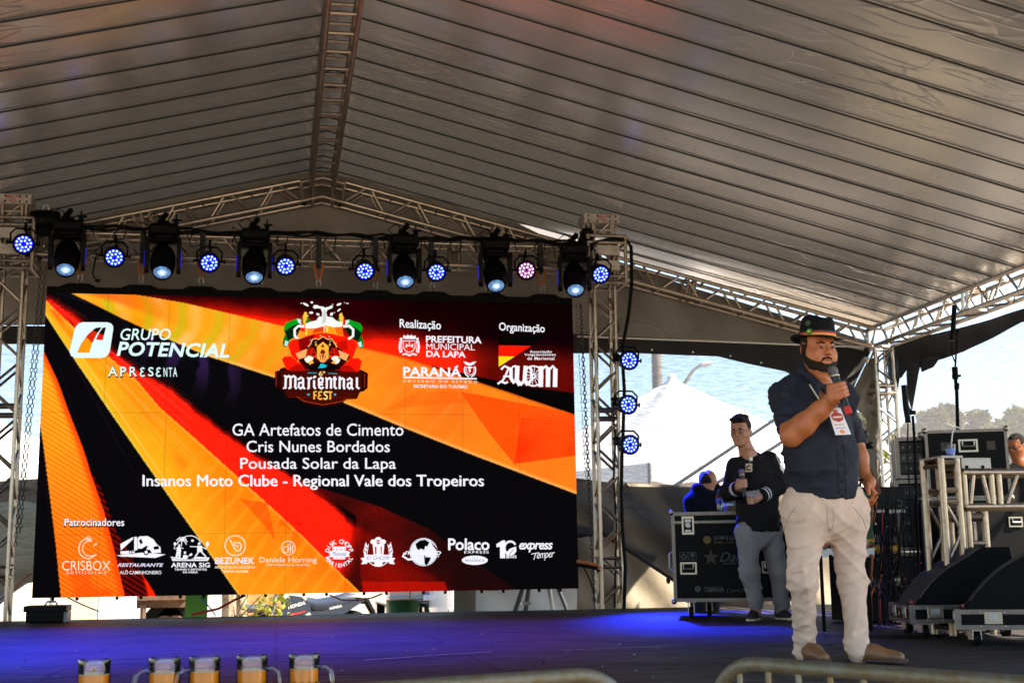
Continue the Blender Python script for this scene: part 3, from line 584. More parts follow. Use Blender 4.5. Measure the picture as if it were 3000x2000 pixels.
# coat of arms of the town
def arms(cx,cy,s,c):
    E_.stroke([(cx-17*s,cy-12*s),(cx+17*s,cy-12*s),(cx+17*s,cy+8*s),(cx+10*s,cy+18*s),(cx,cy+22*s),(cx-10*s,cy+18*s),(cx-17*s,cy+8*s)],2.4*s,c,True)
arms(1199,1010,1,WH); E_.poly([(1189,1018),(1189,1007),(1192,1007),(1194,1011),(1198,1011),(1198.6,1000),(1200,1000),(1200.6,1011),(1205,1011),(1207,1007),(1210,1007),(1210,1018),(1207,1018),(1206,1014),(1193,1014),(1192,1018)],WH)
E_.poly([(1180,990),(1183,981),(1190,985),(1194,980),(1200,984),(1206,980),(1210,985),(1217,982),(1219,991),(1215,993),(1184,992)],WH)
for sx in(-1,1):
    E_.disc(1199+sx*24,993,4,4,WH); E_.poly([(1199+sx*20,997),(1199+sx*29,999),(1199+sx*31,1018),(1199+sx*28,1034),(1199+sx*20,1030),(1199+sx*22,1014)],WH); E_.stroke([(1199+sx*24,1003),(1199+sx*25,1028)],2,(.85,.2,.1))
E_.stroke([(1179,1038),(1190,1036),(1199,1041),(1209,1036),(1221,1039)],5,WH)
# state arms with eagle and wreath
E_.stroke([(1367,1076),(1388,1076),(1388,1090),(1383,1096),(1377,1098),(1371,1095),(1367,1090)],1.8,WH,True); E_.poly([(1357,1058),(1368,1060),(1376,1064),(1384,1060),(1396,1058),(1388,1067),(1379,1071),(1373,1071),(1364,1067)],WH); E_.disc(1376,1084,3,7,WH); E_.disc(1376,1076,7,3,WH)
E_.arc(1377,1084,16,19,100,215,4,WH); E_.arc(1377,1084,16,19,80,-35,4,WH)
# flag pennant
E_.poly([(1461,981),(1600,984),(1556,1013),(1461,1011)],(.03,.02,.02)); E_.poly([(1461,1011),(1556,1013),(1508,1044),(1461,1043)],(1,.10,.02)); E_.poly([(1461,1043),(1508,1044),(1461,1074)],(1,.85,.1))
for t,x0,x1,y in (('Associação',1552,1617,1032),('Volgadeutschen',1536,1628,1041),('de Mariental',1545,1624,1051)): E_.text(t,x0,y-6,x1,y+3,WH,.016,0,1.1)
# wheel and black letter initials
wc=(1563,1101)
E_.arc(*wc,27,29,0,360,4.5,WH,36); E_.arc(*wc,5,5,0,360,4,WH,12)
for i in range(12): a=R(30*i+8); E_.stroke([(wc[0]+6*math.cos(a),wc[1]+6*math.sin(a)),(wc[0]+26*math.cos(a),wc[1]+27*math.sin(a))],1.8,WH)
def sk(pts,w=9,c=WH): E_.stroke(pts,w,c)
sk([(1468,1082),(1478,1072),(1492,1078)],6); sk([(1497,1076),(1497,1108),(1507,1122)],10); sk([(1490,1078),(1479,1104),(1470,1118)],5.5); sk([(1458,1124),(1468,1117),(1480,1122),(1488,1118)],6); sk([(1474,1102),(1496,1102)],5); sk([(1500,1075),(1512,1071)],5)
sk([(1516,1071),(1514,1112),(1524,1128)],13); sk([(1524,1128),(1536,1114)],8); sk([(1540,1071),(1537,1112),(1547,1127)],12); sk([(1547,1127),(1558,1108),(1556,1082),(1549,1073)],8)
sk([(1585,1072),(1584,1133)],14); sk([(1586,1082),(1600,1072),(1606,1080)],7); sk([(1606,1076),(1605,1133)],13); sk([(1607,1084),(1620,1072),(1628,1082)],7); sk([(1627,1080),(1626,1133)],13)
E_.build('organiser_emblem')
# --- festival emblem
M_=ART()
def EE(*p): return [(780+x/4.48,860+y/4.48) for x,y in p]
RD=(.98,.10,.03); DR=(.35,.02,.02); GN=(.02,.62,.12); DG=(.01,.14,.06); YL=(1,.74,.2); OR=(1,.5,.06); TQ=(.12,.75,.85); BR=(.26,.05,.02)
for m in(1,-1):
    def X(*p): return EE(*[(748+m*(x-748) if m<0 else x,y+(0 if m>0 else 14)) for x,y in p])
    M_.poly(X((245,530),(215,640),(225,695),(270,700),(310,625)),(.02,.45,.12)); M_.poly(X((250,610),(235,680),(270,690),(295,630)),(.75,.92,.9))
    M_.poly(X((235,420),(260,380),(420,325),(455,340),(470,420),(400,560),(290,615),(235,490)),DG); M_.poly(X((232,430),(260,378),(420,322),(455,340),(440,385),(330,430),(245,495)),GN); M_.poly(X((400,330),(455,335),(460,410),(420,380)),(.8,.93,.9))
    M_.poly(X((470,290),(478,420),(462,400),(458,330)),(.85,.1,.03)); M_.poly(X((480,300),(505,235),(535,250),(540,310),(500,420),(488,400)),(1,.78,.25)); M_.poly(X((540,310),(575,340),(575,390),(520,400)),(.05,.5,.1))
# splashing beer
for cx,cy,rx,ry,a in ((462,125,12,6,0),(520,143,42,15,.5),(598,115,18,14,.4),(590,250,28,16,0),(545,290,12,6,0),(678,270,24,16,.4),(955,140,36,14,-.4),(1065,128,20,6,0),(1028,118,6,5,0),(955,215,30,11,-.7),(858,268,24,18,-.8),(895,248,8,6,0),(872,142,8,6,0)): M_.disc(780+cx/4.48,860+cy/4.48,rx/4.48,ry/4.48,(.98,.98,.96),12,a)
M_.poly(EE((612,180),(625,150),(670,150),(700,165),(745,170),(770,185),(830,170),(850,152),(878,165),(865,190),(800,215),(790,250),(800,300),(870,310),(925,360),(1000,372),(1000,440),(510,460),(515,395),(575,370),(660,350),(690,300),(730,300),(735,250),(715,195),(660,190),(640,200)),(.96,.97,.95)); M_.poly(EE((760,200),(790,250),(785,370),(730,400),(740,300)),(.80,.82,.80))
M_.poly(EE((505,450),(600,465),(760,425),(755,520),(505,560)),(1,.56,.08)); M_.poly(EE((640,455),(750,430),(745,500),(600,520)),(.9,.26,.05)); M_.poly(EE((775,415),(880,440),(1000,430),(1010,560),(775,520)),(1,.62,.1)); M_.poly(EE((900,450),(1000,440),(1005,550),(930,540)),(.98,.42,.06)); M_.poly(EE((515,470),(540,470),(535,540),(515,545)),(1,.9,.3)); M_.poly(EE((790,430),(815,440),(812,500),(790,500)),(1,.9,.35)); M_.stroke(EE((765,405),(762,520)),3,(.97,.8,.7))
for sgn,x0 in((1,0),(-1,0)):
    pts=[(500,430),(420,425),(372,470),(375,555),(420,600)] if sgn>0 else [(1010,430),(1090,425),(1142,470),(1140,555),(1075,600)]
    M_.stroke(EE(*pts),7.5,(.98,.96,.94))
# ribbons and crest
M_.poly(EE((285,670),(330,610),(410,590),(440,600),(520,560),(640,525),(750,512),(880,530),(980,560),(1080,600),(1120,615),(1190,690),(1140,830),(1100,900),(960,760),(530,760),(400,880),(330,810)),RD); M_.poly(EE((420,600),(600,545),(640,545),(560,700),(440,750)),(.55,.03,.02)); M_.poly(EE((1060,610),(930,640),(940,740),(1070,740)),(.8,.06,.02))
M_.poly(EE((205,860),(240,825),(330,820),(420,900),(520,900),(600,960),(560,1000),(430,1040),(270,1020)),RD); M_.poly(EE((270,1010),(400,930),(500,930),(570,985),(430,1040)),(.72,.05,.02)); M_.poly(EE((1255,880),(1210,845),(1140,845),(1040,910),(960,910),(880,980),(920,1010),(1060,1055),(1220,1030)),RD); M_.poly(EE((1190,1030),(1090,940),(980,940),(900,985),(1060,1055)),(.72,.05,.02))
M_.poly(EE((540,700),(590,650),(620,590),(680,595),(745,560),(820,595),(870,590),(905,650),(935,700),(1100,830),(1040,910),(960,980),(740,1040),(520,980),(430,890),(400,790)),(.20,.03,.02)); M_.poly(EE((385,785),(540,720),(520,830),(430,860)),(1,.68,.4)); M_.poly(EE((950,740),(1085,800),(1050,880),(940,830)),(1,.68,.4))
M_.stroke(EE((550,700),(585,655),(605,600),(650,590),(690,600),(745,562),(805,600),(860,595),(890,640),(930,705)),2.6,(1,.78,.45))
M_.poly(EE((665,690),(745,630),(820,690),(815,860),(668,860)),(1,.72,.22)); M_.disc(*EE((742,688))[0],4.2,4.2,(.55,.05,.02)); M_.poly(EE((708,860),(708,760),(740,725),(775,760),(775,860)),(.5,.06,.03))
for x in(0,1): 
    q=lambda v:(v if not x else 1486-v); M_.poly(EE(*[(q(a),b) for a,b in ((520,820),(530,760),(575,705),(620,710),(660,780),(655,850))]),(.72,.07,.03)); M_.poly(EE(*[(q(a),b) for a,b in ((585,745),(620,712),(658,790),(655,850),(590,840))]),(.85,.12,.04)); M_.poly(EE(*[(q(a),b) for a,b in ((610,738),(630,738),(630,765),(610,765))]),(.25,.02,.02)); M_.poly(EE(*[(q(a),b) for a,b in ((600,780),(645,780),(645,806),(600,806))]),(.25,.02,.02)); M_.disc(*EE((q(652),668))[0],2.6,4,YL,8)
for i in range(9): a=-40+10*i; M_.stroke(EE((742+math.sin(R(a))*20,910),(742+math.sin(R(a))*155,920-math.cos(R(a))*140)),2.2,(1,.8,.5) if i%2 else (.95,.45,.12))
M_.poly(EE((540,880),(600,860),(630,925),(580,950)),(1,.72,.25)); M_.poly(EE((895,865),(945,890),(900,955),(845,920)),(1,.72,.25))
for x,y in((530,860),(560,838),(590,850),(545,880),(885,850),(915,840),(940,870),(930,890)): M_.disc(*EE((x,y))[0],6.5,6,(1,.97,.9),10)
M_.poly(EE((490,985),(600,915),(700,900),(790,900),(900,920),(985,985),(740,1030)),(.06,.02,.02)); M_.poly(EE((675,975),(700,955),(705,925),(735,915),(770,930),(780,945),(795,925),(790,960),(740,975)),TQ)
for x,y,a in((585,612,.3),(710,552,-.5),(825,562,.6),(910,652,.5),(840,626,-.4),(650,635,-.4)): M_.disc(*EE((x,y))[0],3.2,1.6,(.2,.7,.75) if x%2 else (.6,.8,.4),8,a)
# wooden plaque
M_.poly(EE((115,1020),(175,1005),(180,985),(235,965),(330,1040),(560,1000),(930,1000),(1150,1060),(1235,995),(1280,1015),(1335,1045),(1330,1240),(1275,1280),(1230,1290),(1190,1380),(1060,1385),(1000,1430),(880,1465),(740,1475),(600,1465),(480,1425),(380,1360),(255,1360),(230,1280),(175,1255),(112,1225)),(.16,.02,.01)); M_.poly(EE((190,1010),(560,1015),(930,1015),(1250,1030),(1250,1255),(1210,1275),(1175,1360),(1055,1365),(990,1410),(740,1450),(490,1405),(390,1340),(268,1342),(250,1265),(195,1240)),(.27,.045,.015))
for y,c in((1100,(.20,.03,.01)),(1180,(.33,.06,.02)),(1270,(.21,.035,.012)),(1350,(.35,.07,.02))): M_.stroke(EE((205 if y<1260 else 290,y),(740,y+14),(1240 if y<1260 else 1180,y+10)),3.5,c)
M_.stroke(EE((400,1350),(500,1410),(740,1458),(985,1415),(1060,1375)),1.6,(.8,.25,.05))
for a,b in((130,1030),(1290,1050)): M_.stroke(EE((a,b),(a,b+180)),3,(.5,.15,.05))
M_.stroke(EE((540,1038),(662,1042)),1.4,TQ); M_.stroke(EE((815,1045),(940,1050)),1.4,TQ); M_.text('6ª',934,1087,953,1101,(1,.85,.55),.01)
for x in(555,902): M_.poly(EE((x-20,1322),(x,1305),(x+20,1322),(x,1340)),TQ)
FY=(1,.76,.22)
M_.stroke(EE((628,1385),(628,1285),(665,1285)),4.4,FY); M_.stroke(EE((628,1332),(660,1332)),4,FY); M_.stroke(EE((735,1290),(705,1285),(688,1300),(692,1322),(715,1332),(685,1345),(682,1370),(705,1384),(738,1376)),4.4,FY); M_.stroke(EE((808,1295),(780,1284),(760,1300),(768,1325),(795,1340),(800,1368),(780,1384),(752,1374)),4.4,(1,.9,.55)); M_.stroke(EE((812,1290),(868,1290)),4.4,FY); M_.stroke(EE((840,1290),(840,1386)),4.4,FY)
def bl(*st,w=6.2):
    for s_ in st: M_.stroke(EE(*s_),w,WH)
bl([(232,1080),(258,1078),(252,1240),(222,1236)],[(258,1100),(300,1078),(320,1090),(318,1238),(290,1240)],[(320,1100),(365,1080),(384,1095),(380,1225),(400,1248)],w=6.6)
bl([(412,1130),(460,1098),(484,1112),(484,1225),(508,1248)],[(484,1165),(430,1170),(425,1220),(450,1245),(484,1220)])
bl([(535,1104),(560,1112),(558,1240),(538,1246)],[(560,1125),(598,1100)],[(628,1135),(628,1225),(650,1248)],[(618,1108),(650,1080)])
bl([(745,1190),(690,1195),(690,1120),(722,1100),(742,1112),(738,1160),(692,1170)],[(690,1180),(695,1225),(722,1246),(752,1225)])
bl([(775,1106),(795,1112),(793,1246)],[(795,1128),(835,1104),(852,1118),(850,1246)],[(898,1085),(896,1225),(925,1246)],[(875,1118),(925,1118)],[(965,1085),(962,1250)],[(962,1130),(1005,1108),(1020,1122),(1018,1230),(1030,1252)])
bl([(1060,1134),(1098,1108),(1120,1120),(1120,1230),(1142,1252)],[(1120,1170),(1072,1176),(1068,1222),(1090,1246),(1120,1225)],[(1190,1098),(1190,1226),(1222,1246)])
M_.build('festival_emblem')
# --- sponsor row
S=ART(); CM=(1,.93,.85)
def Q(*p): return [(150+x/2.94,1480+y/2.94) for x,y in p]
def Q2(*p): return [(900+x/3.015,1480+y/3.015) for x,y in p]
S.arc(257,1606,26,29,40,300,2.6,CM); S.arc(262,1606,20,22,60,285,2,CM); S.stroke(Q((365,345),(395,325)),2.5,CM); S.stroke(Q((310,300),(300,275),(320,265),(335,275),(325,300)),2,CM,True); S.stroke(Q((320,450),(325,462),(390,420)),2.4,CM)
S.text('CRISBOX',182,1642,323,1670,CM,-.006); S.text('SEMIJOIAS',194,1673,312,1682,CM,-.004,0,1.35)
S.build('sponsor_logo')
S.poly(Q((595,330),(705,270),(705,290),(600,385)),WH); S.poly(Q((715,270),(738,268),(742,382),(715,386)),WH); S.poly(Q((742,285),(760,265),(830,262),(880,290),(905,325),(880,350),(820,345),(780,370),(745,370)),WH); S.poly(Q((755,300),(775,285),(790,320),(770,335)),BK); S.poly(Q((830,350),(900,325),(940,355),(945,405),(870,412),(850,380),(820,380)),WH); S.poly(Q((880,355),(925,345),(930,375),(885,380)),BK)
S.poly(Q((595,395),(720,385),(720,415),(600,420)),WH); S.poly(Q((560,430),(780,405),(985,420),(900,450),(600,438)),WH)
for x,r in((682,14),(704,14),(818,22)): S.disc(*Q((x,402))[0],r/2.94,r/2.5,BK,14); S.disc(*Q((x,402))[0],r/5,r/4.2,WH,12)
S.text('RESTAURANTE',345,1649,479,1659,(.92,.9,1),.022,.3,1); S.text('ALÔ CAMINHONEIRO',351,1668,473,1681,WH,.004,0,.95)
S.build('sponsor_logo')
S.arc(*Q((1195,360))[0],35,34,215,335,2.4,WH); S.disc(*Q((1217,302))[0],4,3.6,WH); 
for a in (-160,-120,-80,-40,0,35,150): S.stroke(Q((1125,300),(1125+30*math.cos(R(a)),300+24*math.sin(R(a))-8),(1125+48*math.cos(R(a)),305+38*math.sin(R(a))+8)),3,WH)
S.stroke(Q((1125,300),(1120,350)),2.4,WH); S.disc(*Q((1102,345))[0],3,4,WH); S.poly(Q((1085,355),(1115,355),(1118,395),(1110,470),(1098,470),(1095,420),(1080,462),(1068,460),(1080,395)),WH); S.stroke(Q((1085,365),(1060,375),(1065,335)),2.2,WH); S.disc(*Q((1067,330))[0],4,5,WH); S.stroke(Q((1115,365),(1140,368)),2,WH)
S.disc(*Q((1152,405))[0],3.5,4,WH); S.poly(Q((1138,425),(1165,425),(1180,450),(1130,465)),WH); S.disc(*Q((1203,422))[0],5,3.4,WH,12,-.6); S.stroke(Q((1165,440),(1190,430)),2,WH)
S.disc(*Q((1275,328))[0],4,4,WH); S.poly(Q((1258,345),(1298,345),(1305,400),(1258,400)),WH); S.stroke(Q((1260,355),(1195,352)),2.4,WH); S.stroke(Q((1298,355),(1335,375),(1345,350)),2.4,WH); S.disc(*Q((1345,330))[0],4.5,7,WH); S.stroke(Q((1268,400),(1240,440),(1232,465)),4,WH); S.stroke(Q((1295,400),(1325,430),(1340,462)),4,WH)
S.poly(Q((1030,440),(1110,450),(1200,462),(1260,440),(1365,448),(1350,476),(1045,476)),WH); S.stroke(Q((1040,455),(1140,466),(1340,458)),1.4,BK)
S.text('ARENA SIG',501,1647,615,1661,WH,.022); S.text('TENNIS E ESPORTES',511,1664,606,1670,WH,.016); S.text('DE AREIA',536,1672,580,1678,WH,.016)
S.build('sponsor_logo')
S.arc(689,1597,30,29,0,360,2.6,CM,36); S.stroke(Q((1540,292),(1588,385),(1612,345),(1585,345),(1575,318),(1620,318),(1640,345),(1625,385),(1592,392)),3.4,CM)
S.text('BEZUNEK',630,1632,746,1651,(.95,.92,.95),.024); S.text('ARTEFATOS DE CONCRETO',629,1657,747,1664,CM,.016); S.text('TERRAPLANAGEM',650,1669,727,1676,CM,.016)
S.build('sponsor_logo')
S.arc(845,1604,20,20,0,360,2,CM,30); S.arc(838,1609,8,9,30,330,2,CM); S.stroke(Q((2040,325),(2040,405)),2,CM); S.stroke(Q((2062,322),(2058,405)),2,CM); S.stroke(Q((2028,385),(2080,360)),1.6,CM); S.stroke(Q((2085,335),(2075,400)),2,CM)
S.text('Daniele Horning',760,1631,928,1651,CM,-.004); S.text('FISIOTERAPIA E PILATES',781,1651,907,1656,CM,.012,0,1.15)
S.build('sponsor_logo')
S.textarc('DISK CHOPP',994,1621,36,188,352,12,WH,.02); S.textarc('MARIENTAL',994,1617,38,160,20,11,WH,.02,True)
for x in(-1,0,1): S.poly([(986+x*12,1600),(1002+x*12,1600),(1000+x*12,1637),(988+x*12,1637)],WH); S.stroke([(990+x*12,1604),(990+x*12,1634)],1.6,(.9,.1,.05)); S.stroke([(998+x*12,1604),(998+x*12,1634)],1.6,(.9,.1,.05))
S.poly([(962,1617),(968,1613),(1020,1613),(1026,1617),(1022,1622),(1025,1630),(963,1631),(967,1624)],WH); S.text('Mariental',974,1615,1015,1627,(.3,.3,.55),.0,.3)
S.build('sponsor_logo')
for sx in(-1,1):
    S.stroke([(1108+sx*14,1655),(1108+sx*34,1640),(1108+sx*42,1615),(1108+sx*36,1588)],2.4,WH); S.stroke([(1108+sx*32,1640),(1108+sx*32,1615),(1108+sx*28,1592)],1.8,WH)
    for t in(0,1,2): S.disc(1108+sx*(38-2*t),1620-t*11,3,6,WH,8,sx*.3)
for x,y,r in((1094,1586,9),(1108,1580,10),(1122,1586,9),(1100,1594,7),(1116,1594,7)): S.disc(x,y,r,r*.8,WH,12)
S.disc(1108,1583,5,3,(.9,.1,.05),10); S.poly([(1092,1594),(1126,1594),(1121,1650),(1097,1650)],WH); S.poly([(1098,1600),(1103,1600),(1103,1622),(1099,1622)],(.85,.08,.04)); S.poly([(1115,1600),(1119,1600),(1118,1622),(1115,1622)],(.85,.08,.04)); S.disc(1108,1654,14,5,WH)
S.poly([(1056,1634),(1068,1632),(1066,1624),(1150,1624),(1148,1632),(1158,1634),(1152,1642),(1157,1652),(1140,1650),(1140,1645),(1076,1645),(1076,1650),(1058,1652),(1063,1642)],WH); S.text('KI CHOPP',1074,1628,1142,1639,(.55,.5,.65),.0)
S.build('sponsor_logo')
S.arc(1241,1616,40,40,0,360,2.2,WH,40); S.disc(1241,1616,38,38,(.92,.94,1.)); S.poly([(1217,1592),(1230,1582),(1246,1580),(1258,1588),(1252,1600),(1246,1598),(1243,1610),(1232,1606),(1228,1612),(1220,1604)],BK); S.poly([(1242,1626),(1262,1632),(1260,1640),(1250,1656),(1244,1650)],BK); S.poly([(1262,1586),(1280,1604),(1282,1616),(1270,1600)],(.45,.05,.04))
S.stroke([(1186,1618),(1180,1628),(1196,1638),(1226,1634)],6,WH); S.text('netfuturo',1186,1608,1292,1624,WH,.018,.25); S.text('INTERNET',1245,1626,1288,1632,WH,.02,.25)
S.build('sponsor_logo')
S.text('Polaco',1313,1576,1434,1611,WH,.02,0,.98); S.text('EXPRESS',1360,1613,1432,1620,WH,.014,0,1.25); S.disc(1391,1640,38,13.5,WH,32); S.text('PROVIDENCIA',1362,1637,1420,1645,(.35,.42,.6),.006); S.text('CHOPP',1383,1631,1399,1634,(.4,.45,.6),.012)
S.build('sponsor_logo')
S.poly([(1454,1593),(1472,1582),(1480,1582),(1480,1634),(1465,1634),(1465,1600),(1455,1602)],WH); S.arc(1495,1604,17,19,40,330,6,WH); S.poly([(1483,1618),(1494,1606),(1512,1600),(1513,1614),(1504,1622),(1490,1626),(1484,1636)],WH); S.stroke([(1486,1630),(1505,1608)],1.6,BK); S.text('anos',1486,1625,1513,1634,WH,.014)
S.text('express',1521,1589,1619,1617,WH,.02,.22,.9); S.stroke([(1556,1622),(1580,1618)],2,WH); S.stroke([(1570,1618),(1564,1638)],2,WH); S.text('emper',1573,1620,1625,1642,WH,-.002,.35,.9,-4)
S.build('sponsor_logo')
# --- straps and shackles between beam and screen
m_org=mat('orange_strap',(.42,.13,.03),.8)
for i in range(9):
    x=SX0+.64*(i+.5); o=thing('hanging_strap','dark lifting strap with shackle holding the screen, %s'%['first from the left','beside the first wash lamp','left of the second moving lamp','beside the wash lamp of the left half','above the festival emblem','right of the screen centre','under the fifth wash lamp','behind the fifth moving lamp','last before the right tower'][i],'strap',(x,YT-.125,SZ0+SH+.12),'straps holding the screen')
    mb=MB(); mb.box((x,YT-.16,BZ-.02),(.06,.012,.36)); mb.box((x,YT-.09,BZ-.02),(.06,.012,.36)); mb.box((x,YT-.125,BZ+.165),(.06,.08,.012)); mb.build('sling',m_strap,o)
    mb=MB(); z=SZ0+SH+.19; 
    for sx in(-1,1): mb.tube([(x+sx*.05,YT-.15,BZ-.17),(x+sx*.016,YT-.2,z+.05)],[.018,.012],6)
    mb.build('webbing_tail',m_org,o)
    mb=MB(); mb.tube([(x+.024*math.cos(a),YT-.23,z+.02+.035*math.sin(a)) for a in [i_*.5236 for i_ in range(12)]],.008,6,closed=True); mb.tube([(x-.03,YT-.235,z-.02),(x+.03,YT-.235,z-.02)],.009,6); mb.tube([(x,YT-.24,z-.02),(x,YT-.27,z-.075)],.011,6); mb.build('shackle',STEEL,o)
# ------------------------------------------------------------------ stage lamps
m_lblue=emi('blue_led_glow',(.07,.06,1.),2.0); m_lwhite=emi('led_hot_spot',(.74,.90,1.),1.8); m_lpink=emi('led_pink_spot',(1,.86,.9),2.2); m_lred=emi('red_led_glow',(.55,.12,.55),1.0)
def par(name,label,c,yaw,pitch,red=False,power=60,spot=True,aim=50):
    """round LED wash lamp hanging at c"""
    o=thing(name,label,'stage light',c,'round LED wash lamps'); o.rotation_euler=(0,0,0); Mx=Matrix.Rotation(yaw,3,'Z')@Matrix.Rotation(pitch,3,'X')   # looks along -Y
    f=lambda p:Vector(c)+Mx@Vector(p)
    ML=Matrix.Translation(Vector(c)).to_4x4()@(Mx@Matrix.Rotation(R(90),3,'X')).to_4x4()
    mb=MB(); mb.lathe([(.045,-.12),(.088,-.10),(.104,-.03),(.110,.03),(.115,.055),(.115,.07),(.106,.078),(.092,.074),(.089,.062)],28,ML,cap=False); mb.lathe([(.001,-.121),(.045,-.12)],28,ML,cap=False); 
    for a in range(10): q=2*math.pi*a/10; mb.box(f((.075*math.cos(q),.10,.075*math.sin(q))),(.012,.05,.012),Mx)
    mb.build('can',BLK,o)
    mb=MB(); mb.lathe([(.001,.066),(.090,.066)],28,ML,cap=False); mb.build('lens_plate',m_lred if red else m_lblue,o,smooth=None)
    mb=MB(); k=0
    for r_,n_ in((.038,6),(.073,12)):
        for i in range(n_):
            a=2*math.pi*i/n_+.2; mb.ell(f((r_*math.cos(a),-.066,r_*math.sin(a))),(.0122,.006,.0122),10,6,Mx.to_4x4(),k=0); k+=1
    mb.build('led_cluster',[m_lpink if red else m_lwhite,m_lblue],o)
    mb=MB(); mb.tube([f((-.13,0,0)),f((-.135,.0,.10)),f((-.08,.01,.155)),f((.08,.01,.155)),f((.135,0,.10)),f((.13,0,0))],.011,6); mb.build('yoke',BLKM,o)
    mb=MB(); 
    for sx in(-1,1): mb.tube([f((sx*.105,0,0)),f((sx*.165,0,0))],.012,8); mb.box(f((sx*.165,0,0)),(.012,.02,.05),Mx)
    mb.build('knob',BLKM,o)
    if spot:
        d=bpy.data.lights.new('lamp_light','SPOT'); d.energy=power; d.color=(.5,.08,.6) if red else (.015,.03,1.); d.spot_size=R(52); d.spot_blend=.8; d.shadow_soft_size=.06
        lo=bpy.data.objects.new('lamp_light',d); COL.objects.link(lo); lo.parent=o; lo.location=Mx@Vector((0,-.09,0)); lo.rotation_euler=(Mx@Matrix.Rotation(R(aim)-pitch,3,'X')@Matrix.Rotation(R(-90),3,'X')).to_euler()
    return o
YP=YT-.40
labs=['blue wash lamp mounted on the left tower sleeve','blue wash lamp between the first and second moving lamps','blue wash lamp between the second and third moving lamps','blue wash lamp just right of the third moving lamp','blue wash lamp left of the fourth moving lamp','blue wash lamp just right of the fourth moving lamp','pinkish wash lamp right of the fifth moving lamp','blue wash lamp in front of the right tower sleeve']
for i,((x,y),yw,pt) in enumerate(zip([(69,713),(335,750),(613,765),(836,774),(1067,789),(1277,792),(1543,790),(1755,800)],[12,8,5,4,4,0,-14,6],[20,26,30,32,32,32,20,25])):
    c=at(x,y,YP); o=par('wash_lamp',labs[i],c,R(yw),R(pt),red=(i==6),power=(420 if i==0 else 22 if i==6 else 85))
    mb=MB(); mb.tube([c+Vector((0,.01,.15)),c+Vector((0,.05,.24)),(c.x,YT-.125,BB-.01 if i not in(0,7) else BB)],.014,6); mb.box((c.x,YT-.125,BB),(.05,.06,.06)); mb.build('clamp',BLKM,o)
for i,(x,y) in enumerate([(1838,1056),(1834,1185),(1839,1302)]):
    c=at(x,y,YT-.33); o=par('wash_lamp',['top blue wash lamp of three on the tower beside the pale net','middle blue wash lamp of three on the tower beside the pale net','lowest blue wash lamp of three on the tower beside the pale net'][i],c,R(4+i*4),R(6),power=430,aim=47)
    mb=MB(); mb.tube([c+Vector((-.13,.02,.08)),c+Vector((-.14,.12,.08)),(TXR+.12,YT-.12,c.z+.07)],.014,6); mb.box((TXR+.12,YT-.13,c.z+.07),(.06,.06,.07)); mb.build('clamp',BLKM,o)
def lens_mat():
    m=bpy.data.materials.new('lit_lens'); m.use_nodes=True; n=m.node_tree.nodes; n.clear(); l=m.node_tree.links
    tc=n.new('ShaderNodeTexCoord'); a=n.new('ShaderNodeVertexColor'); a.layer_name='glow'
    nz=n.new('ShaderNodeTexNoise'); nz.inputs['Scale'].default_value=26; nz.inputs['Distortion'].default_value=2.5; l.new(tc.outputs['Object'],nz.inputs[0])
    e=n.new('ShaderNodeEmission'); o=n.new('ShaderNodeOutputMaterial'); rp=n.new('ShaderNodeValToRGB'); q=rp.color_ramp.elements; q[0].position=.38; q[0].color=(*lin((.10,.25,.55)),1); q[1].position=.75; q[1].color=(*lin((.55,.78,.98)),1)
    l.new(nz.outputs[0],rp.inputs[0]); mx=n.new('ShaderNodeMixRGB'); mx.blend_type='ADD'; mx.inputs[0].default_value=1; l.new(rp.outputs[0],mx.inputs[1]); l.new(a.outputs[0],mx.inputs[2]); l.new(mx.outputs[0],e.inputs[0]); l.new(e.outputs[0],o.inputs[0]); e.inputs[1].default_value=LED*.9; return m
m_lens=lens_mat()
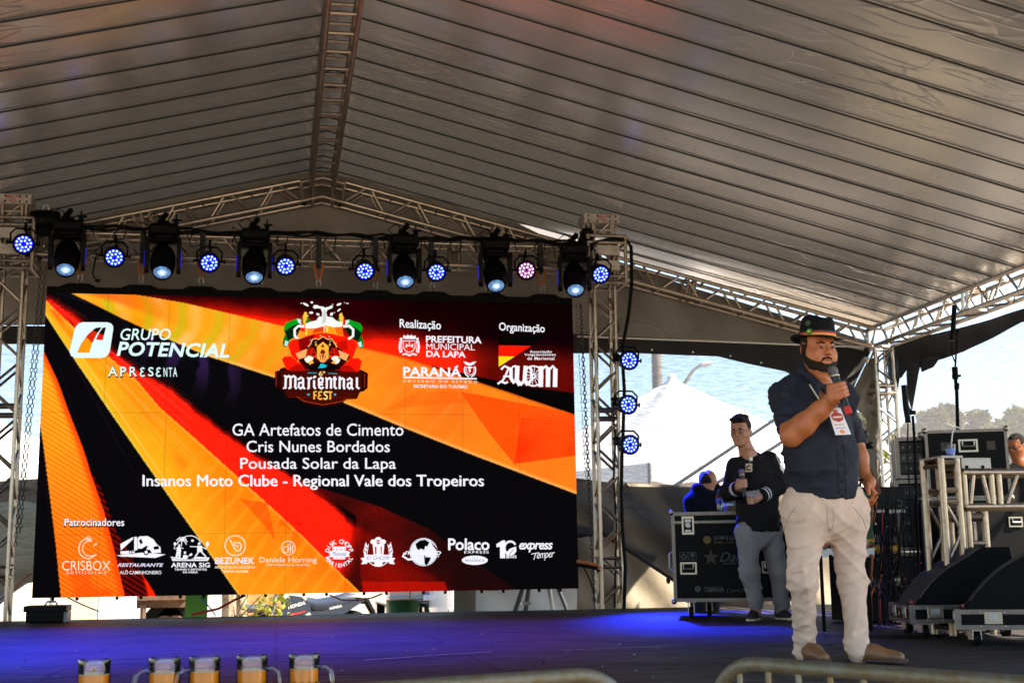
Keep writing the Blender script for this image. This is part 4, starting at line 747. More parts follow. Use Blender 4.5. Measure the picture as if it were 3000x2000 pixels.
def moving(label,x,y,yaw,tilt):
    c=at(x,y,YT-.38)                       # pivot of the head
    o=thing('moving_lamp',label,'stage light',c,'moving head lamps'); My=Matrix.Rotation(yaw,3,'Z'); Mh=My@Matrix.Rotation(tilt,3,'X')
    f=lambda p:Vector(c)+My@Vector(p); h=lambda p:Vector(c)+Mh@Vector(p)
    mb=MB(); mb.box(f((0,.03,.335)),(.33,.25,.13),My,bev=.03); mb.box(f((0,.03,.26)),(.22,.18,.05),My,bev=.015); mb.build('base',BLK,o)
    mb=MB()
    for s in(-1,1): mb.prism([(-.085,.245),(.095,.245),(.10,.08),(.07,-.09),(.0,-.14),(-.06,-.11),(-.10,.06)],Matrix.Translation(f((s*.145-(.0 if s<0 else .0),0,0)))@My.to_4x4()@Matrix(((0,0,s,0),(1,0,0,0),(0,1,0,0),(0,0,0,1))),.045)
    mb.box(f((0,.02,.225)),(.36,.15,.05),My,bev=.02); mb.build('yoke',BLK,o)
    mb=MB()
    for s in(-1,1): mb.box(f((s*.192,-.02,.02)),(.006,.03,.17),My)
    mb.build('side_light',emi('blue_side_light',(.2,.15,1.),.9,False),o)
    ML=Matrix.Translation(Vector(c))@(Mh@Matrix.Rotation(R(90),3,'X')).to_4x4()     # head looks along -Y of its frame
    mb=MB(); mb.lathe([(.05,-.20),(.10,-.18),(.125,-.10),(.135,0),(.132,.10),(.118,.17),(.105,.20),(.100,.215),(.092,.215),(.088,.19)],26,ML,cap=False); mb.lathe([(.001,-.2),(.05,-.2)],26,ML,cap=False); mb.build('head',BLK,o)
    mb=MB(); mb.lathe([(.001,.212),(.03,.211),(.055,.207),(.078,.2),(.09,.193)],26,ML,cap=False); lo=mb.build('lens',m_lens,o)
    ca=lo.data.color_attributes.new('glow','FLOAT_COLOR','POINT'); cols=[]
    for ring in range(5):
        for j in range(26):
            b=[1.6,.75,.08,.0,.25][ring]; cols+=[b*.8,b*.95,b,1]
    ca.data.foreach_set('color',cols)
    mb=MB(); mb.tube([f((-.05,-.02,.42)),f((.03,-.12,.50))],.03,10); mb.tube([f((-.03,.02,.40)),f((-.05,.02,.47)),f((.05,.06,.44))],.022,8); mb.box(f((.13,.0,.44)),(.05,.06,.06),My); mb.tube([f((.13,-.02,.43)),f((.13,-.02,.52))],.01,6); mb.tube([f((.09,-.02,.46)),f((.19,-.02,.46))],.012,6); mb.box(f((0,.12,.42)),(.24,.10,.05),My); mb.build('clamp',BLKM,o)
    mb=MB(); mb.tube([f((-.10,.05,.40)),f((-.18,.0,.47)),f((-.10,-.06,.52)),f((-.02,-.03,.47))],.007,5); mb.tube([f((-.13,.05,.38)),f((-.25,.04,.44)),f((-.22,.1,.36)),f((-.2,.22,.3))],.007,5); mb.tube([f((.12,.05,.40)),f((.22,.03,.40)),f((.26,.1,.30))],.007,5); mb.build('cable',RUB,o)
for lab,x,y,yw,tl in [('moving lamp nearest the left tower, lens glowing pale blue',196,755,5,52),('second moving lamp from the left tower, above the word GRUPO',477,765,3,50),('third moving lamp from the left tower, above the gold stripe',745,778,2,52),('moving lamp between two blue wash lamps right of the emblem',1184,793,0,50),('moving lamp left of the pinkish wash lamp',1451,805,-5,50),('moving lamp hanging against the right tower',1683,818,-9,50)]: moving(lab,x,y,R(yw),R(tl))
# chain motors, chains
def chain(name,label,a,b,r=.016,w=.0045):
    a,b=Vector(a),Vector(b); t=(b-a).normalized(); L=(b-a).length; n=int(L/.048); mb=MB(); s=t.cross(Vector((0,1,0))).normalized(); q=t.cross(s)
    for i in range(n):
        c=a+t*(i+.5)*L/n; d=s if i%2 else q
        mb.tube([c+t*(r*1.75*math.cos(k*math.pi/3))+d*(r*math.sin(k*math.pi/3)) for k in range(6)],w,4,closed=True)
    return tag(mb.build(name,mat('blackened_chain',(.05,.048,.045),.45,.8),smooth=180),label,'chain','hoist chains')
chain('hoist_chain','left strand of the hoist chain hanging by the left tower',at(121,780,YT-.3),at(44,1600,YT-.3)); chain('hoist_chain','right strand of the hoist chain hanging by the left tower',at(134,780,YT-.3),at(58,1560,YT-.3))
chain('hoist_chain','thin strand of hoist chain between screen and right tower',at(1688,890,YT-.3),at(1716,1400,YT-.3),.011,.003); chain('hoist_chain','thick strand of hoist chain between screen and right tower',at(1701,890,YT-.28),at(1742,1775,YT-.28),.019,.006)
c=at(133,648,YT-.1); o=thing('chain_hoist','black chain hoist motor hanging beside the left tower sleeve','hoist',c); mb=MB(); mb.lathe([(.05,-.16),(.11,-.15),(.125,-.08),(.125,.08),(.11,.15),(.05,.16)],20,Matrix.Translation(c)@Matrix.Rotation(R(90),4,'Y')); mb.box(c+Vector((0,0,-.11)),(.16,.14,.12),bev=.02); mb.build('motor',BLK,o); mb=MB(); mb.tube([c+Vector((.03*math.cos(a),0,.15+.04*math.sin(a))) for a in [k*.6283 for k in range(10)]],.011,6,closed=True); mb.build('hook',STEEL,o)
c=at(1718,690,YT-.1); o=thing('chain_hoist','black chain hoist block on top of the right tower sleeve','hoist',c); mb=MB(); mb.box(c,(.15,.16,.16),bev=.03); mb.lathe([(.04,-.1),(.07,-.08),(.07,.08),(.04,.1)],16,Matrix.Translation(c+Vector((-.02,-.02,-.12)))@Matrix.Rotation(R(90),4,'Y')); mb.build('motor',BLK,o); mb=MB(); mb.tube([c+Vector((.03*math.cos(a),0,.11+.04*math.sin(a))) for a in [k*.6283 for k in range(10)]],.011,6,closed=True); mb.build('hook',STEEL,o)
# cables along the beam and down the tower
mb=MB()
for k in range(3):
    pts=[]
    for i in range(60):
        t=i/59; x=TXL+.2+(TXR-TXL-.4)*t; pts.append((x,YT-.13-.02*k,BT+.03+.018*math.sin(t*37+k*2)+.012*math.sin(t*91+k)+.03*abs(math.sin(t*9.4))))
    mb.tube(pts,.013,6)
for i in range(12):
    x=TXL+.5+(TXR-TXL-1)*(i+.4*random.random())/12; s=random.uniform(.08,.2); mb.tube([(x,YT-.15,BT+.03),(x-.04,YT-.17,BT-.05),(x-.02,YT-.18,BT-s),(x+.08,YT-.17,BT-s*.8),(x+.10,YT-.15,BT+.03)],.007,5)
tag(mb.build('cable_run',RUB),'black cable bundle clipped along the top of the lighting beam','cables')
mb=MB(); P=[at(x,y,YT-.2) for x,y in [(1735,712),(1790,700),(1836,705),(1849,722),(1851,830),(1842,920),(1826,1005),(1824,1060),(1829,1140),(1826,1250),(1822,1340),(1820,1450),(1824,1560),(1832,1660),(1828,1790)]]; mb.tube(P,.021,8); tag(mb.build('cable_run',RUB),'thick black cable running down the tower right of the screen','cables')
mb=MB(); P=[at(x,y,YT-.05) for x,y in [(1800,905),(1812,960),(1798,1030),(1806,1110),(1796,1200),(1803,1290),(1798,1400),(1806,1540),(1800,1780)]]; mb.tube(P,.012,6); tag(mb.build('cable_run',RUB),'thin black cable inside the tower right of the screen','cables')
mb=MB(); P=[at(x,y,YT-.3) for x,y in [(283,742),(277,772),(272,800),(276,812),(286,822)]]; mb.tube(P,.009,6); mb.ell(P[-1],(.03,.02,.02),8,6); tag(mb.build('cable_end',RUB),'loose cable end dangling from the beam over the screen top','cable')
mb=MB(); P=[at(x,y,YT-.42) for x,y in [(1690,1644),(1720,1648),(1752,1655),(1756,1665)]]; mb.tube(P,.02,8,k=0); mb.tube([p+Vector((0,.03,-.035)) for p in P],.02,8,k=1); tag(mb.build('sleeved_cable',[m_org,RUB]),'red and black power cable leading from the screen to the tower','cable')
mb=MB(); P=[at(x,y,YT-.1) for x,y in [(1706,1655),(1725,1690),(1740,1735),(1744,1790)]]; mb.tube(P,.008,6); tag(mb.build('cable_end',RUB),'thin black cable dropping from the red cable by the tower','cable')
# ------------------------------------------------------------------ people: smooth distance fields turned into surfaces
class SDF:
    def __init__(s,lo,hi,h):
        s.lo=np.array(lo,float); s.h=h; s.n=np.ceil((np.array(hi)-s.lo)/h).astype(int)+1; s.D=np.full(s.n,.3)
    def box(s,c0,c1,pad):
        a=np.maximum(0,np.floor((np.minimum(c0,c1)-pad-s.lo)/s.h).astype(int)); b=np.minimum(s.n,np.ceil((np.maximum(c0,c1)+pad-s.lo)/s.h).astype(int)+1)
        if (b<=a).any(): return None
        ax=[s.lo[i]+s.h*np.arange(a[i],b[i]) for i in range(3)]; X=np.stack(np.meshgrid(*ax,indexing='ij'),-1); return (slice(a[0],b[0]),slice(a[1],b[1]),slice(a[2],b[2])),X
    def put(s,sl,d,k,op):
        D=s.D[sl]
        if op=='+':
            if k>0: t=np.clip(.5+.5*(D-d)/k,0,1); s.D[sl]=D*(1-t)+d*t-k*t*(1-t)
            else: s.D[sl]=np.minimum(D,d)
        else:
            d=-d
            if k>0: t=np.clip(.5-.5*(D-d)/k,0,1); s.D[sl]=D*(1-t)+d*t+k*t*(1-t)
            else: s.D[sl]=np.maximum(D,d)
    def cap(s,a,b,ra,rb=None,k=.02,op='+',flat=None,yaw=0):
        """tapered capsule; flat=(sx,sy) squashes it along the yawed x,y axes"""
        rb=ra if rb is None else rb; a=np.array(a,float);b=np.array(b,float); fx=max(flat) if flat else 1
        q=s.box(a,b,max(ra,rb)*fx+.06)
        if q is None: return s
        sl,X=q; P=X-a; B_=b-a; sc=1
        if flat:
            c,n=math.cos(yaw),math.sin(yaw); M=np.array([[c,n,0],[-n,c,0],[0,0,1]]); S_=np.array([1/flat[0],1/flat[1],1]); P=(P@M.T)*S_; B_=(M@B_)*S_; sc=min(flat[0],flat[1],1)
        L=B_@B_+1e-12; t=np.clip((P@B_)/L,0,1); d=np.linalg.norm(P-t[...,None]*B_,axis=-1)-(ra+(rb-ra)*t); s.put(sl,d*(sc if flat else 1),k,op); return s
    def ell(s,c,r,k=.02,op='+',M=None):
        c=np.array(c,float); r=np.array(r,float); m=r.max(); q=s.box(c-m,c+m,.06)
        if q is None: return s
        sl,X=q; P=X-c
        if M is not None: P=P@np.array(M)      # columns of M are the local axes
        k0=np.linalg.norm(P/r,axis=-1); k1=np.linalg.norm(P/(r*r),axis=-1)+1e-9; s.put(sl,k0*(k0-1)/k1,k,op); return s
    def chain(s,pts,rs,k=.02,**kw):
        for i in range(len(pts)-1): s.cap(pts[i],pts[i+1],rs[i],rs[i+1],k,**kw)
        return s
    def coords(s): return np.stack(np.meshgrid(*[s.lo[i]+s.h*np.arange(s.n[i]) for i in range(3)],indexing='ij'),-1)
    def cut(s,fn):                        # intersect with half space fn(X)<0
        s.D=np.maximum(s.D,fn(s.coords())); return s
    def wrinkle(s,fn): s.D=s.D+fn(s.coords()); return s
    def mesh(s,relax=1):
        D=s.D; I=D<0; n=D.shape; c=np.zeros(tuple(np.array(n)-1),int); cor=[(i,j,k) for i in(0,1) for j in(0,1) for k in(0,1)]
        S=lambda A,i,j,k:A[i:n[0]-1+i,j:n[1]-1+j,k:n[2]-1+k]
        for q in cor: c+=S(I,*q)
        act=np.argwhere((c>0)&(c<8)); 
        if len(act)==0: return np.zeros((0,3)),np.zeros((0,4),int)
        pos=np.zeros((len(act),3)); cnt=np.zeros(len(act)); a0,a1,a2=act.T
        for q in cor:
            for ax in range(3):
                if q[ax]: continue
                p=list(q); p[ax]=1; d0=D[a0+q[0],a1+q[1],a2+q[2]]; d1=D[a0+p[0],a1+p[1],a2+p[2]]; m=(d0<0)!=(d1<0); t=np.where(m,d0/np.where(m,d0-d1,1),0)
                for b in range(3): pos[:,b]+=np.where(m,q[b]+(t if b==ax else 0),0)
                cnt+=m
        pos/=cnt[:,None]; V=s.lo+(act+pos)*s.h; idx=np.full(c.shape,-1); idx[a0,a1,a2]=np.arange(len(act)); Fq=[]
        for ax in range(3):
            b,d=(ax+1)%3,(ax+2)%3; sl0=[slice(1,-1)]*3; sl0[ax]=slice(0,-1); sl1=list(sl0); sl1[ax]=slice(1,None); E0=I[tuple(sl0)];E1=I[tuple(sl1)]
            g=np.argwhere(E0!=E1); 
            if len(g)==0: continue
            fl=E0[tuple(g.T)]; e=g+1; e[:,ax]-=1; q=[]
            for ob,od in((0,0),(-1,0),(-1,-1),(0,-1)):
                w=e.copy(); w[:,b]+=ob; w[:,d]+=od; q.append(idx[w[:,0],w[:,1],w[:,2]])
            q=np.stack(q,1); q=np.where(fl[:,None],q,q[:,::-1]); Fq.append(q)
        Fq=np.concatenate(Fq); Fq=Fq[(Fq>=0).all(1)]
        for _ in range(relax):
            acc=np.zeros_like(V); cn=np.zeros(len(V))
            for a,b in((0,1),(1,2),(2,3),(3,0)):
                np.add.at(acc,Fq[:,a],V[Fq[:,b]]); np.add.at(acc,Fq[:,b],V[Fq[:,a]]); np.add.at(cn,Fq[:,a],1); np.add.at(cn,Fq[:,b],1)
            V=V*.5+.5*acc/np.maximum(cn,1)[:,None]
        return V,Fq
    def build(s,name,m,parent,relax=1): V,Fq=s.mesh(relax); return mkobj(name,V,Fq,m,parent,180)
def rotm(yaw,pitch=0,roll=0): return np.array((Matrix.Rotation(yaw,3,'Z')@Matrix.Rotation(pitch,3,'X')@Matrix.Rotation(roll,3,'Y')))
def crease(X,seed,f=22,amp=.006,n=4,vert=.5):
    r=np.random.default_rng(seed); x,y,z=X[...,0],X[...,1],X[...,2]; w=0
    for k in range(n):
        a=r.uniform(-1,1)*1.1; b=r.uniform(-1,1)*.8; q=f*r.uniform(.6,1.5); ph=q*(z*1.0+a*x+b*y)+2.2*np.sin(7*x+5*z+k)+1.4*np.sin(11*y-6*z+2*k)+r.uniform(0,6)
        m=np.clip(np.sin(3.1*z*r.uniform(.8,2)+5*x*r.uniform(.6,2)+4*y+r.uniform(0,6))+.25,0,1); w=w+m*((1-np.abs(np.sin(ph)))**1.6-.3)
    return -amp*w
V3=lambda v:np.array([v[0],v[1],v[2]],float)
def skin_mat(name,col,red=.25):
    m=mat(name,col,.5,0,var=.22,vs=18,bump=.06,bs=160,dirt=(col[0]*.86,col[1]*.70,col[2]*.66)); p=m.node_tree.nodes['Principled BSDF']; p.inputs['Subsurface Weight'].default_value=.08; p.inputs['Subsurface Radius'].default_value=(.02,.008,.004); return m
def face(S,c,M,s=1.0,mouth=0,fat=0):
    """head in the frame M (columns: right, forward, up) about c, eye level"""
    L=lambda x,y,z:c+M@np.array([x,y,z])*s
    S.ell(L(0,-.012,.035),np.array([.077,.098,.088])*s,.01,M=M); S.ell(L(0,.024,-.045),np.array([.062,.066,.074])*s,.03,M=M)
    if fat:
        for x in(-1,1): S.ell(L(x*.046,.030,-.052),np.array([.030,.040,.042])*s,.03,M=M)
        S.ell(L(0,.03,-.10),np.array([.05,.045,.03])*s,.03,M=M)
    S.cap(L(0,.068,-.098),L(0,.066,-.103),.021*s,k=.02)
    for x in(-1,1):
        S.cap(L(x*.052,.0,-.055),L(x*.02,.060,-.097),.020*s,.018*s,.02); S.ell(L(x*.040,.056,-.030),np.array([.024,.024,.026])*s,.02,M=M); S.ell(L(x*.06,.02,-.02),np.array([.018,.03,.03])*s,.02,M=M)
    S.cap(L(-.036,.076,.024),L(.036,.076,.024),.0115*s,k=.014)
    for x in(-1,1): S.ell(L(x*.031,.101,.002),np.array([.017,.017,.012])*s,.010,'-',M=M)
    for x in(-1,1): S.ell(L(x*.031,.0815,.001),np.array([.0135,.011,.0115])*s,.004,M=M)
    S.cap(L(0,.086,.014),L(0,.106,-.026),.0085*s,.0125*s,.010); 
    for x in(-1,1): S.ell(L(x*.0125,.094,-.031),np.array([.009,.011,.008])*s,.006,M=M); S.ell(L(x*.008,.103,-.039),np.array([.004,.005,.004])*s,.003,'-',M=M)
    S.cap(L(-.017,.084,-.0585),L(.017,.084,-.0585),.0075*s,k=.007); S.cap(L(-.014,.083,-.073-mouth),L(.014,.083,-.073-mouth),.008*s,k=.007); S.cap(L(-.021,.091,-.0655-mouth/2),L(.021,.091,-.0655-mouth/2),(.0022+mouth*.45)*s,k=.003,op='-')
    for x in(-1,1): S.ell(L(x*.081,-.012,-.004),np.array([.010,.021,.032])*s,.008,M=M); S.ell(L(x*.09,-.006,.0),np.array([.005,.011,.016])*s,.004,'-',M=M)
    return L
def eyes(L,M,parent,s=1.0,gaze=(0,0)):
    for x in(-1,1):
        e=MB(); c=L(x*.031,.0835,.0012); e.ell(c,(.0112*s,.0112*s,.0056*s),14,10,Matrix(M.tolist()).to_4x4(),k=0); e.ell(L(x*.031+gaze[0],.0915,.001+gaze[1]),(.0062*s,.0042*s,.0058*s),10,6,Matrix(M.tolist()).to_4x4(),k=1); e.build('eye',[mat('eye_white',(.12,.095,.08),.35),mat('dark_iris',(.012,.008,.006),.15)],parent,180)
def band(name,pts,L,r,m,parent):
    S=MB(); S.tube([L(*p) for p in pts],r,8); return S.build(name,m,parent,180)
def grip(S,c,ax,front,side,r,s=1.0,wrist=None,wr=.030):
    """hand closed round a rod at c along ax; palm on -side, fingers cross the front; thumb along the rod on the far side"""
    ax=V3(Vector(ax).normalized()); side=V3(Vector(side).normalized()); front=V3(Vector(front).normalized()); pol=lambda a,q,z:c+(np.cos(a)*side+np.sin(a)*front)*q+ax*z
    zs=[.030,.010,-.010,-.029]; ln=[1.,1.06,1.0,.82]; rr=[.0098,.0102,.0098,.0086]
    for z,l_,q in zip(zs,ln,rr):
        z*=s; q*=s; rad=r+q*.92; A=[math.pi*.93,math.pi*.70,math.pi*.40,math.pi*(.40-.42*l_),math.pi*(.40-.66*l_)]
        P=[pol(A[0],rad*1.55,z*1.0),pol(A[1],rad*1.30,z*1.02),pol(A[2],rad*1.12,z),pol(A[3],rad,z*.96),pol(A[4],rad*.98,z*.92)]
        S.chain(P,[q*1.12,q*1.15,q*1.02,q*.95,q*.82],.006)
    pc=pol(math.pi*1.0,r+.020*s,-.002*s); M=np.stack([(-side),ax,front],1)
    S.ell(pc,np.array([.020,.046,.030])*s,.012,M=M)
    S.chain([pol(math.pi*1.12,r+.022*s,-.020*s),pol(math.pi*1.34,r+.015*s,.010*s),pol(math.pi*1.52,r+.011*s,.036*s),pol(math.pi*1.60,r+.009*s,.058*s)],[.017*s,.0135*s,.0115*s,.0095*s],.008)
    if wrist is not None: S.cap(pc-ax*.02*s-side*.005,wrist,.030*s,wr,.025,flat=None)
    return pc
def mic(name,label,c,ax,r=.0185,L=.20,ring=None):
    o=thing(name,label,'microphone',c); ax=Vector(ax).normalized(); M=Matrix.Translation(Vector(c))@ax.to_track_quat('Z','Y').to_matrix().to_4x4()
    mb=MB(); mb.lathe([(.010,-L*.62),(.015,-L*.61),(.0165,-L*.4),(.0195,L*.25),(.0225,L*.33)],18,M); mb.build('handle',mat('microphone_body',(.012,.012,.012),.35,spec=.3),o)
    mb=MB(); mb.lathe([(.0225,L*.33),(.0245,L*.345),(.0245,L*.37),(.022,L*.38)],18,M); mb.build('collar',CHROME,o)
    mb=MB(); prof=[(.0215,L*.38)]+[(.0275*math.cos(a),L*.38+.024+.0275*math.sin(a)) for a in [-.55+.3*i for i in range(8)]]; mb.lathe(prof,20,M); mb.lathe([(.0279,L*.38+.0215),(.0287,L*.38+.024),(.0279,L*.38+.0265)],20,M,cap=False); mb.build('grille',mat('grey_mesh_grille',(.16,.155,.15),.38,.8,bump=.6,bs=420),o)
    if ring: mb=MB(); mb.lathe([(.0155,-L*.63),(.0175,-L*.62),(.018,-L*.46),(.0172,-L*.45)],18,M); mb.build('end_cap',mat('red_ring',(.55,.015,.01),.45),o)
    return o
SK1=skin_mat('warm_skin',(.42,.14,.043)); SK2=skin_mat('pale_skin',(.40,.20,.12)); HAIR=mat('dark_hair',(.012,.008,.006),.55,var=.5,vs=60,bump=.8,bs=190,spec=.25)
# ================================================================== the presenter
Y0=6.45
P=lambda x,y,dy=0:V3(at(x,y,Y0+dy))
pr=thing('person','man in dark hat, rolled up navy shirt and beige trousers talking into a microphone','person',(P(2430,1900)[0],Y0,0))
HY=R(180+5); HM=rotm(HY,R(-4)); HM=np.stack([-HM[:,0],HM[:,1]*1,HM[:,2]],1)   # right, forward, up of the head
HM=np.stack([np.cross(HM[:,1],HM[:,2]),HM[:,1],HM[:,2]],1); HC=P(2398,1022,-.02); HS=1.07; HT=.99
# trousers ---------------------------------------------------------
hipL,hipR=P(2360,1500,.0),P(2478,1500,.02); kL,kR=P(2352,1700,-.06),P(2496,1700,-.02); aL,aR=P(2360,1888,.06),P(2512,1888,-.10)
lo=np.array([1.95,5.95,-.05]); hi=np.array([3.65,6.95,1.95])
T=SDF(lo,hi,.0075)
T.cap(P(2362,1490),P(2472,1490,.02),.128,.128,.03,flat=(1,1.05)); T.cap(P(2415,1430),P(2415,1500),.150,.165,.04,flat=(1.17,.92))
for h_,k_,a_ in((hipL,kL,aL),(hipR,kR,aR)):
    T.cap(h_,k_,.116,.068,.05); T.cap(k_,a_,.068,.056,.05); T.cap(a_,a_+np.array([0,0,-.03]),.058,.063,.02)
def tw(X):
    z=X[...,2]; up=np.clip((z-.95)/.1,0,1); g=.35+np.exp(-((z-.46)/.13)**2)+.75*np.exp(-((z-.12)/.10)**2)+.7*np.exp(-((z-.80)/.12)**2)
    return (crease(X,3,22,.0085,5)*g+crease(X,8,58,.0045,5)*g)*(1-up)
T.wrinkle(tw); M_TR=mat('beige_cotton',(.66,.46,.33),.85,var=.12,vs=7,bump=.12,bs=240); T.build('trousers',M_TR,pr,0)
# shirt --------------------------------------------------------------
shL,shR=P(2304,1170,.03),P(2464,1170,.05); elL=P(2318,1276,-.14); haL=P(2452,1158,-.30); elR=P(2502,1290,.16); waR=P(2537,1400,.06)
S=SDF(lo,hi,.008)
S.cap(P(2400,1200,.04),P(2406,1330,.0),.148,.170,.05,flat=(1.12,.80)); S.cap(P(2406,1330,0),P(2413,1470,.01),.170,.180,.05,flat=(1.09,.93)); S.cap(P(2352,1100,.05),P(2300,1146,.03),.050,.074,.05); S.cap(P(2360,1092,.07),P(2420,1094,.08),.05,.05,.03); S.cap(P(2430,1112,.05),P(2468,1150,.05),.045,.068,.04); S.cap(shL,shR,.074,.074,.05); S.ell(P(2388,1330,-.08),(.14,.10,.16),.06); S.cap(P(2388,1118,.03),P(2392,1150,.02),.082,.115,.04)
sle=shL+(elL-shL)*.66; S.cap(shL,sle,.072,.074,.05); S.cap(shR,elR,.073,.062,.05)
S.cut(lambda X:(P(2413,1466)[2]-.022*np.cos((X[...,0]-P(2413,1462)[0])*9)+.02)-X[...,2])
cut0=elL+(haL-elL)*.24; dv=(haL-elL)/np.linalg.norm(haL-elL)
def sw(X):
    x,z=X[...,0],X[...,2]; bx=P(2408,1330)[0]; arm=np.clip((bx-.13-x)/.08,0,1)
    return crease(X,21,14,.010,5)+crease(X,5,30,.0065,4)*(.5+arm)+.003*np.exp(-((x-bx-.05+.03*(z-1.2))/.008)**2)*-1
S.wrinkle(sw); M_SH=mat('navy_shirt_cloth',(.020,.022,.030),.75,var=.2,vs=9,bump=.12,bs=260,spec=.15); S.build('shirt',M_SH,pr,0)
C_=SDF(lo+[0,0,1.3],hi,.006)                       # rolled cuffs and collar
fa=lambda t:elL+(haL-elL)*t
C_.cap(shL+(elL-shL)*.56,shL+(elL-shL)*.80,.083,.084,.015); C_.cap(elR-np.array([0,0,.0]),elR+(waR-elR)*.16,.067,.062,.02)
for sx,a,b in((-1,(2352,1084,.02),(2396,1128,-.13)),(1,(2426,1108,.02),(2418,1140,-.13))):
    C_.cap(P(*a),P(*b),.024,.020,.015,flat=(1,.7)); C_.cap(P(*b),P(2392 if sx<0 else 2424,1160,-.145),.018,.010,.012)
C_.cap(P(2358,1090,.05),P(2430,1094,.06),.034,.034,.02); C_.cap(P(2350,1078,.04),P(2356,1092,.02),.024,.028,.02)
C_.wrinkle(lambda X:.003*np.sin(X[...,0]*90+X[...,2]*70)); C_.build('collar_and_cuffs',mat('navy_cuff_cloth',(.018,.021,.034),.8,spec=.25),pr,1)
# body: head, neck, forearms, hands, ankles ------------------------------
Bd=SDF(lo,hi,.0062)
L1=face(Bd,HC,HM,HS,.004,1)
Bd.cap(HC+np.array([0,.03,-.07]),P(2397,1135,.02),.066,.072,.03); Bd.cap(P(2400,1135,.02),P(2408,1440,.02),.075,.12,.05); Bd.cap(P(2404,1133,-.05),P(2406,1150,-.06),.055,.05,.03); Bd.ell(HC+np.array([.01,-.02,-.125]),(.06,.05,.035),.03)
for h_,k_,a_ in((hipL,kL,aL),(hipR,kR,aR)): Bd.chain([P(2412,1450),h_,k_,a_,a_-np.array([0,0,.09])],[.1,.08,.045,.036,.034],.03)
Bd.chain([P(2400,1170),shL,elL],[.06,.06,.053],.03); Bd.chain([elL,fa(.28),fa(.62),fa(.86)],[.054,.057,.046,.035],.03)
Bd.chain([P(2404,1170),shR,elR,elR+(waR-elR)*.45,waR],[.06,.06,.05,.045,.031],.03)
M1a=P(2440,1088,-.30); M1b=P(2483,1200,-.36); max_=(M1a-M1b)/np.linalg.norm(M1a-M1b); mc=M1a*.50+M1b*.50; view=V3(Vector((0,0,CH))-Vector(mc)); sd_=np.cross(max_,view); sd_/=np.linalg.norm(sd_)
if sd_[0]<0: sd_=-sd_
grip(Bd,mc,max_,view,sd_,.019,1.14,fa(.84),.034)
# left hand closed on the folder
hc=P(2557,1432,.0); fo=np.array([.30,.10,-.95]); fo/=np.linalg.norm(fo)
Bd.ell(P(2548,1418,.03),(.026,.038,.045),.015); Bd.cap(waR,P(2548,1412,.03),.030,.032,.02)
for i,(dx,dz) in enumerate(((0,0),(4,4),(8,8),(11,13))):
    b=P(2549+dx*.2,1424+dz*.8,-.015+.02*i); Bd.chain([b,b+np.array([.022,-.008,-.035]),b+np.array([.012,.01,-.066]),b+np.array([-.014,.016,-.078])],[.0125,.0118,.0108,.0095],.006)
Bd.chain([P(2541,1418,-.01),P(2543,1432,-.04),P(2546,1446,-.045)],[.014,.0125,.010],.008)
Bd.build('body',SK1,pr,1); eyes(L1,HM,pr,HS,(.002,-.001))
for x in(-1,1): band('eyebrow',[(x*.016,.0885,.020),(x*.030,.090,.026),(x*.050,.074,.021)],L1,[.0045*HS,.0055*HS,.003*HS],HAIR,pr)
band('lips',[(-.019,.0855,-.064),(-.008,.0915,-.0605),(.008,.0915,-.0605),(.019,.0855,-.064)],L1,.0036,mat('lips',(.30,.085,.06),.5),pr)
# beard: shell over the jaw
Bb=SDF(HC-.2,HC+.2,.0048); face(Bb,HC,HM,HS*1.0,.004,1); X=Bb.coords(); q=(X-HC)@HM/HS; x,y,z=np.abs(q[...,0]),q[...,1],q[...,2]
reg=np.maximum(np.minimum(z-(-.026-.58*np.clip(y,0,.075)),np.minimum(np.maximum(np.abs(y-.006)-.014,z-.022),np.maximum(z+.080,x-.038))),-.118-z-.02); stb=np.hypot(q[...,0]/.030,(z+.066)/.016)-1
Bb.D=np.maximum.reduce([Bb.D-.0042+.0016*np.sin(X[...,0]*420)*np.sin(X[...,2]*380),reg,-stb*.012]); Bb.build('beard',mat('beard_hair',(.030,.015,.009),.7,var=.5,vs=90,bump=.8,bs=260,spec=.2),pr,0)
band('moustache',[(-.033,.066,-.092),(-.030,.074,-.072),(-.020,.087,-.0545),(0,.096,-.0495),(.020,.087,-.0545),(.030,.074,-.072),(.033,.066,-.092)],L1,[.005,.0055,.006,.005,.006,.0055,.005],MT['beard_hair'],pr)
Hh=SDF(HC-.2,HC+.2,.0055); Hh.ell(L1(0,-.014,.033),np.array([.081,.102,.09])*HS,.01,M=HM); q=(Hh.coords()-HC)@HM/HS; Hh.D=np.maximum.reduce([Hh.D,q[...,2]-.075,-.045-q[...,2]+np.clip(q[...,1],-.02,.06)*.4,q[...,1]-.022,-(np.hypot(q[...,1]+.012,q[...,2]+.004)-.036)*np.where(np.abs(q[...,0])>.05,1,0)-np.where(np.abs(q[...,0])>.05,0,1)]); Hh.build('hair',HAIR,pr,0)
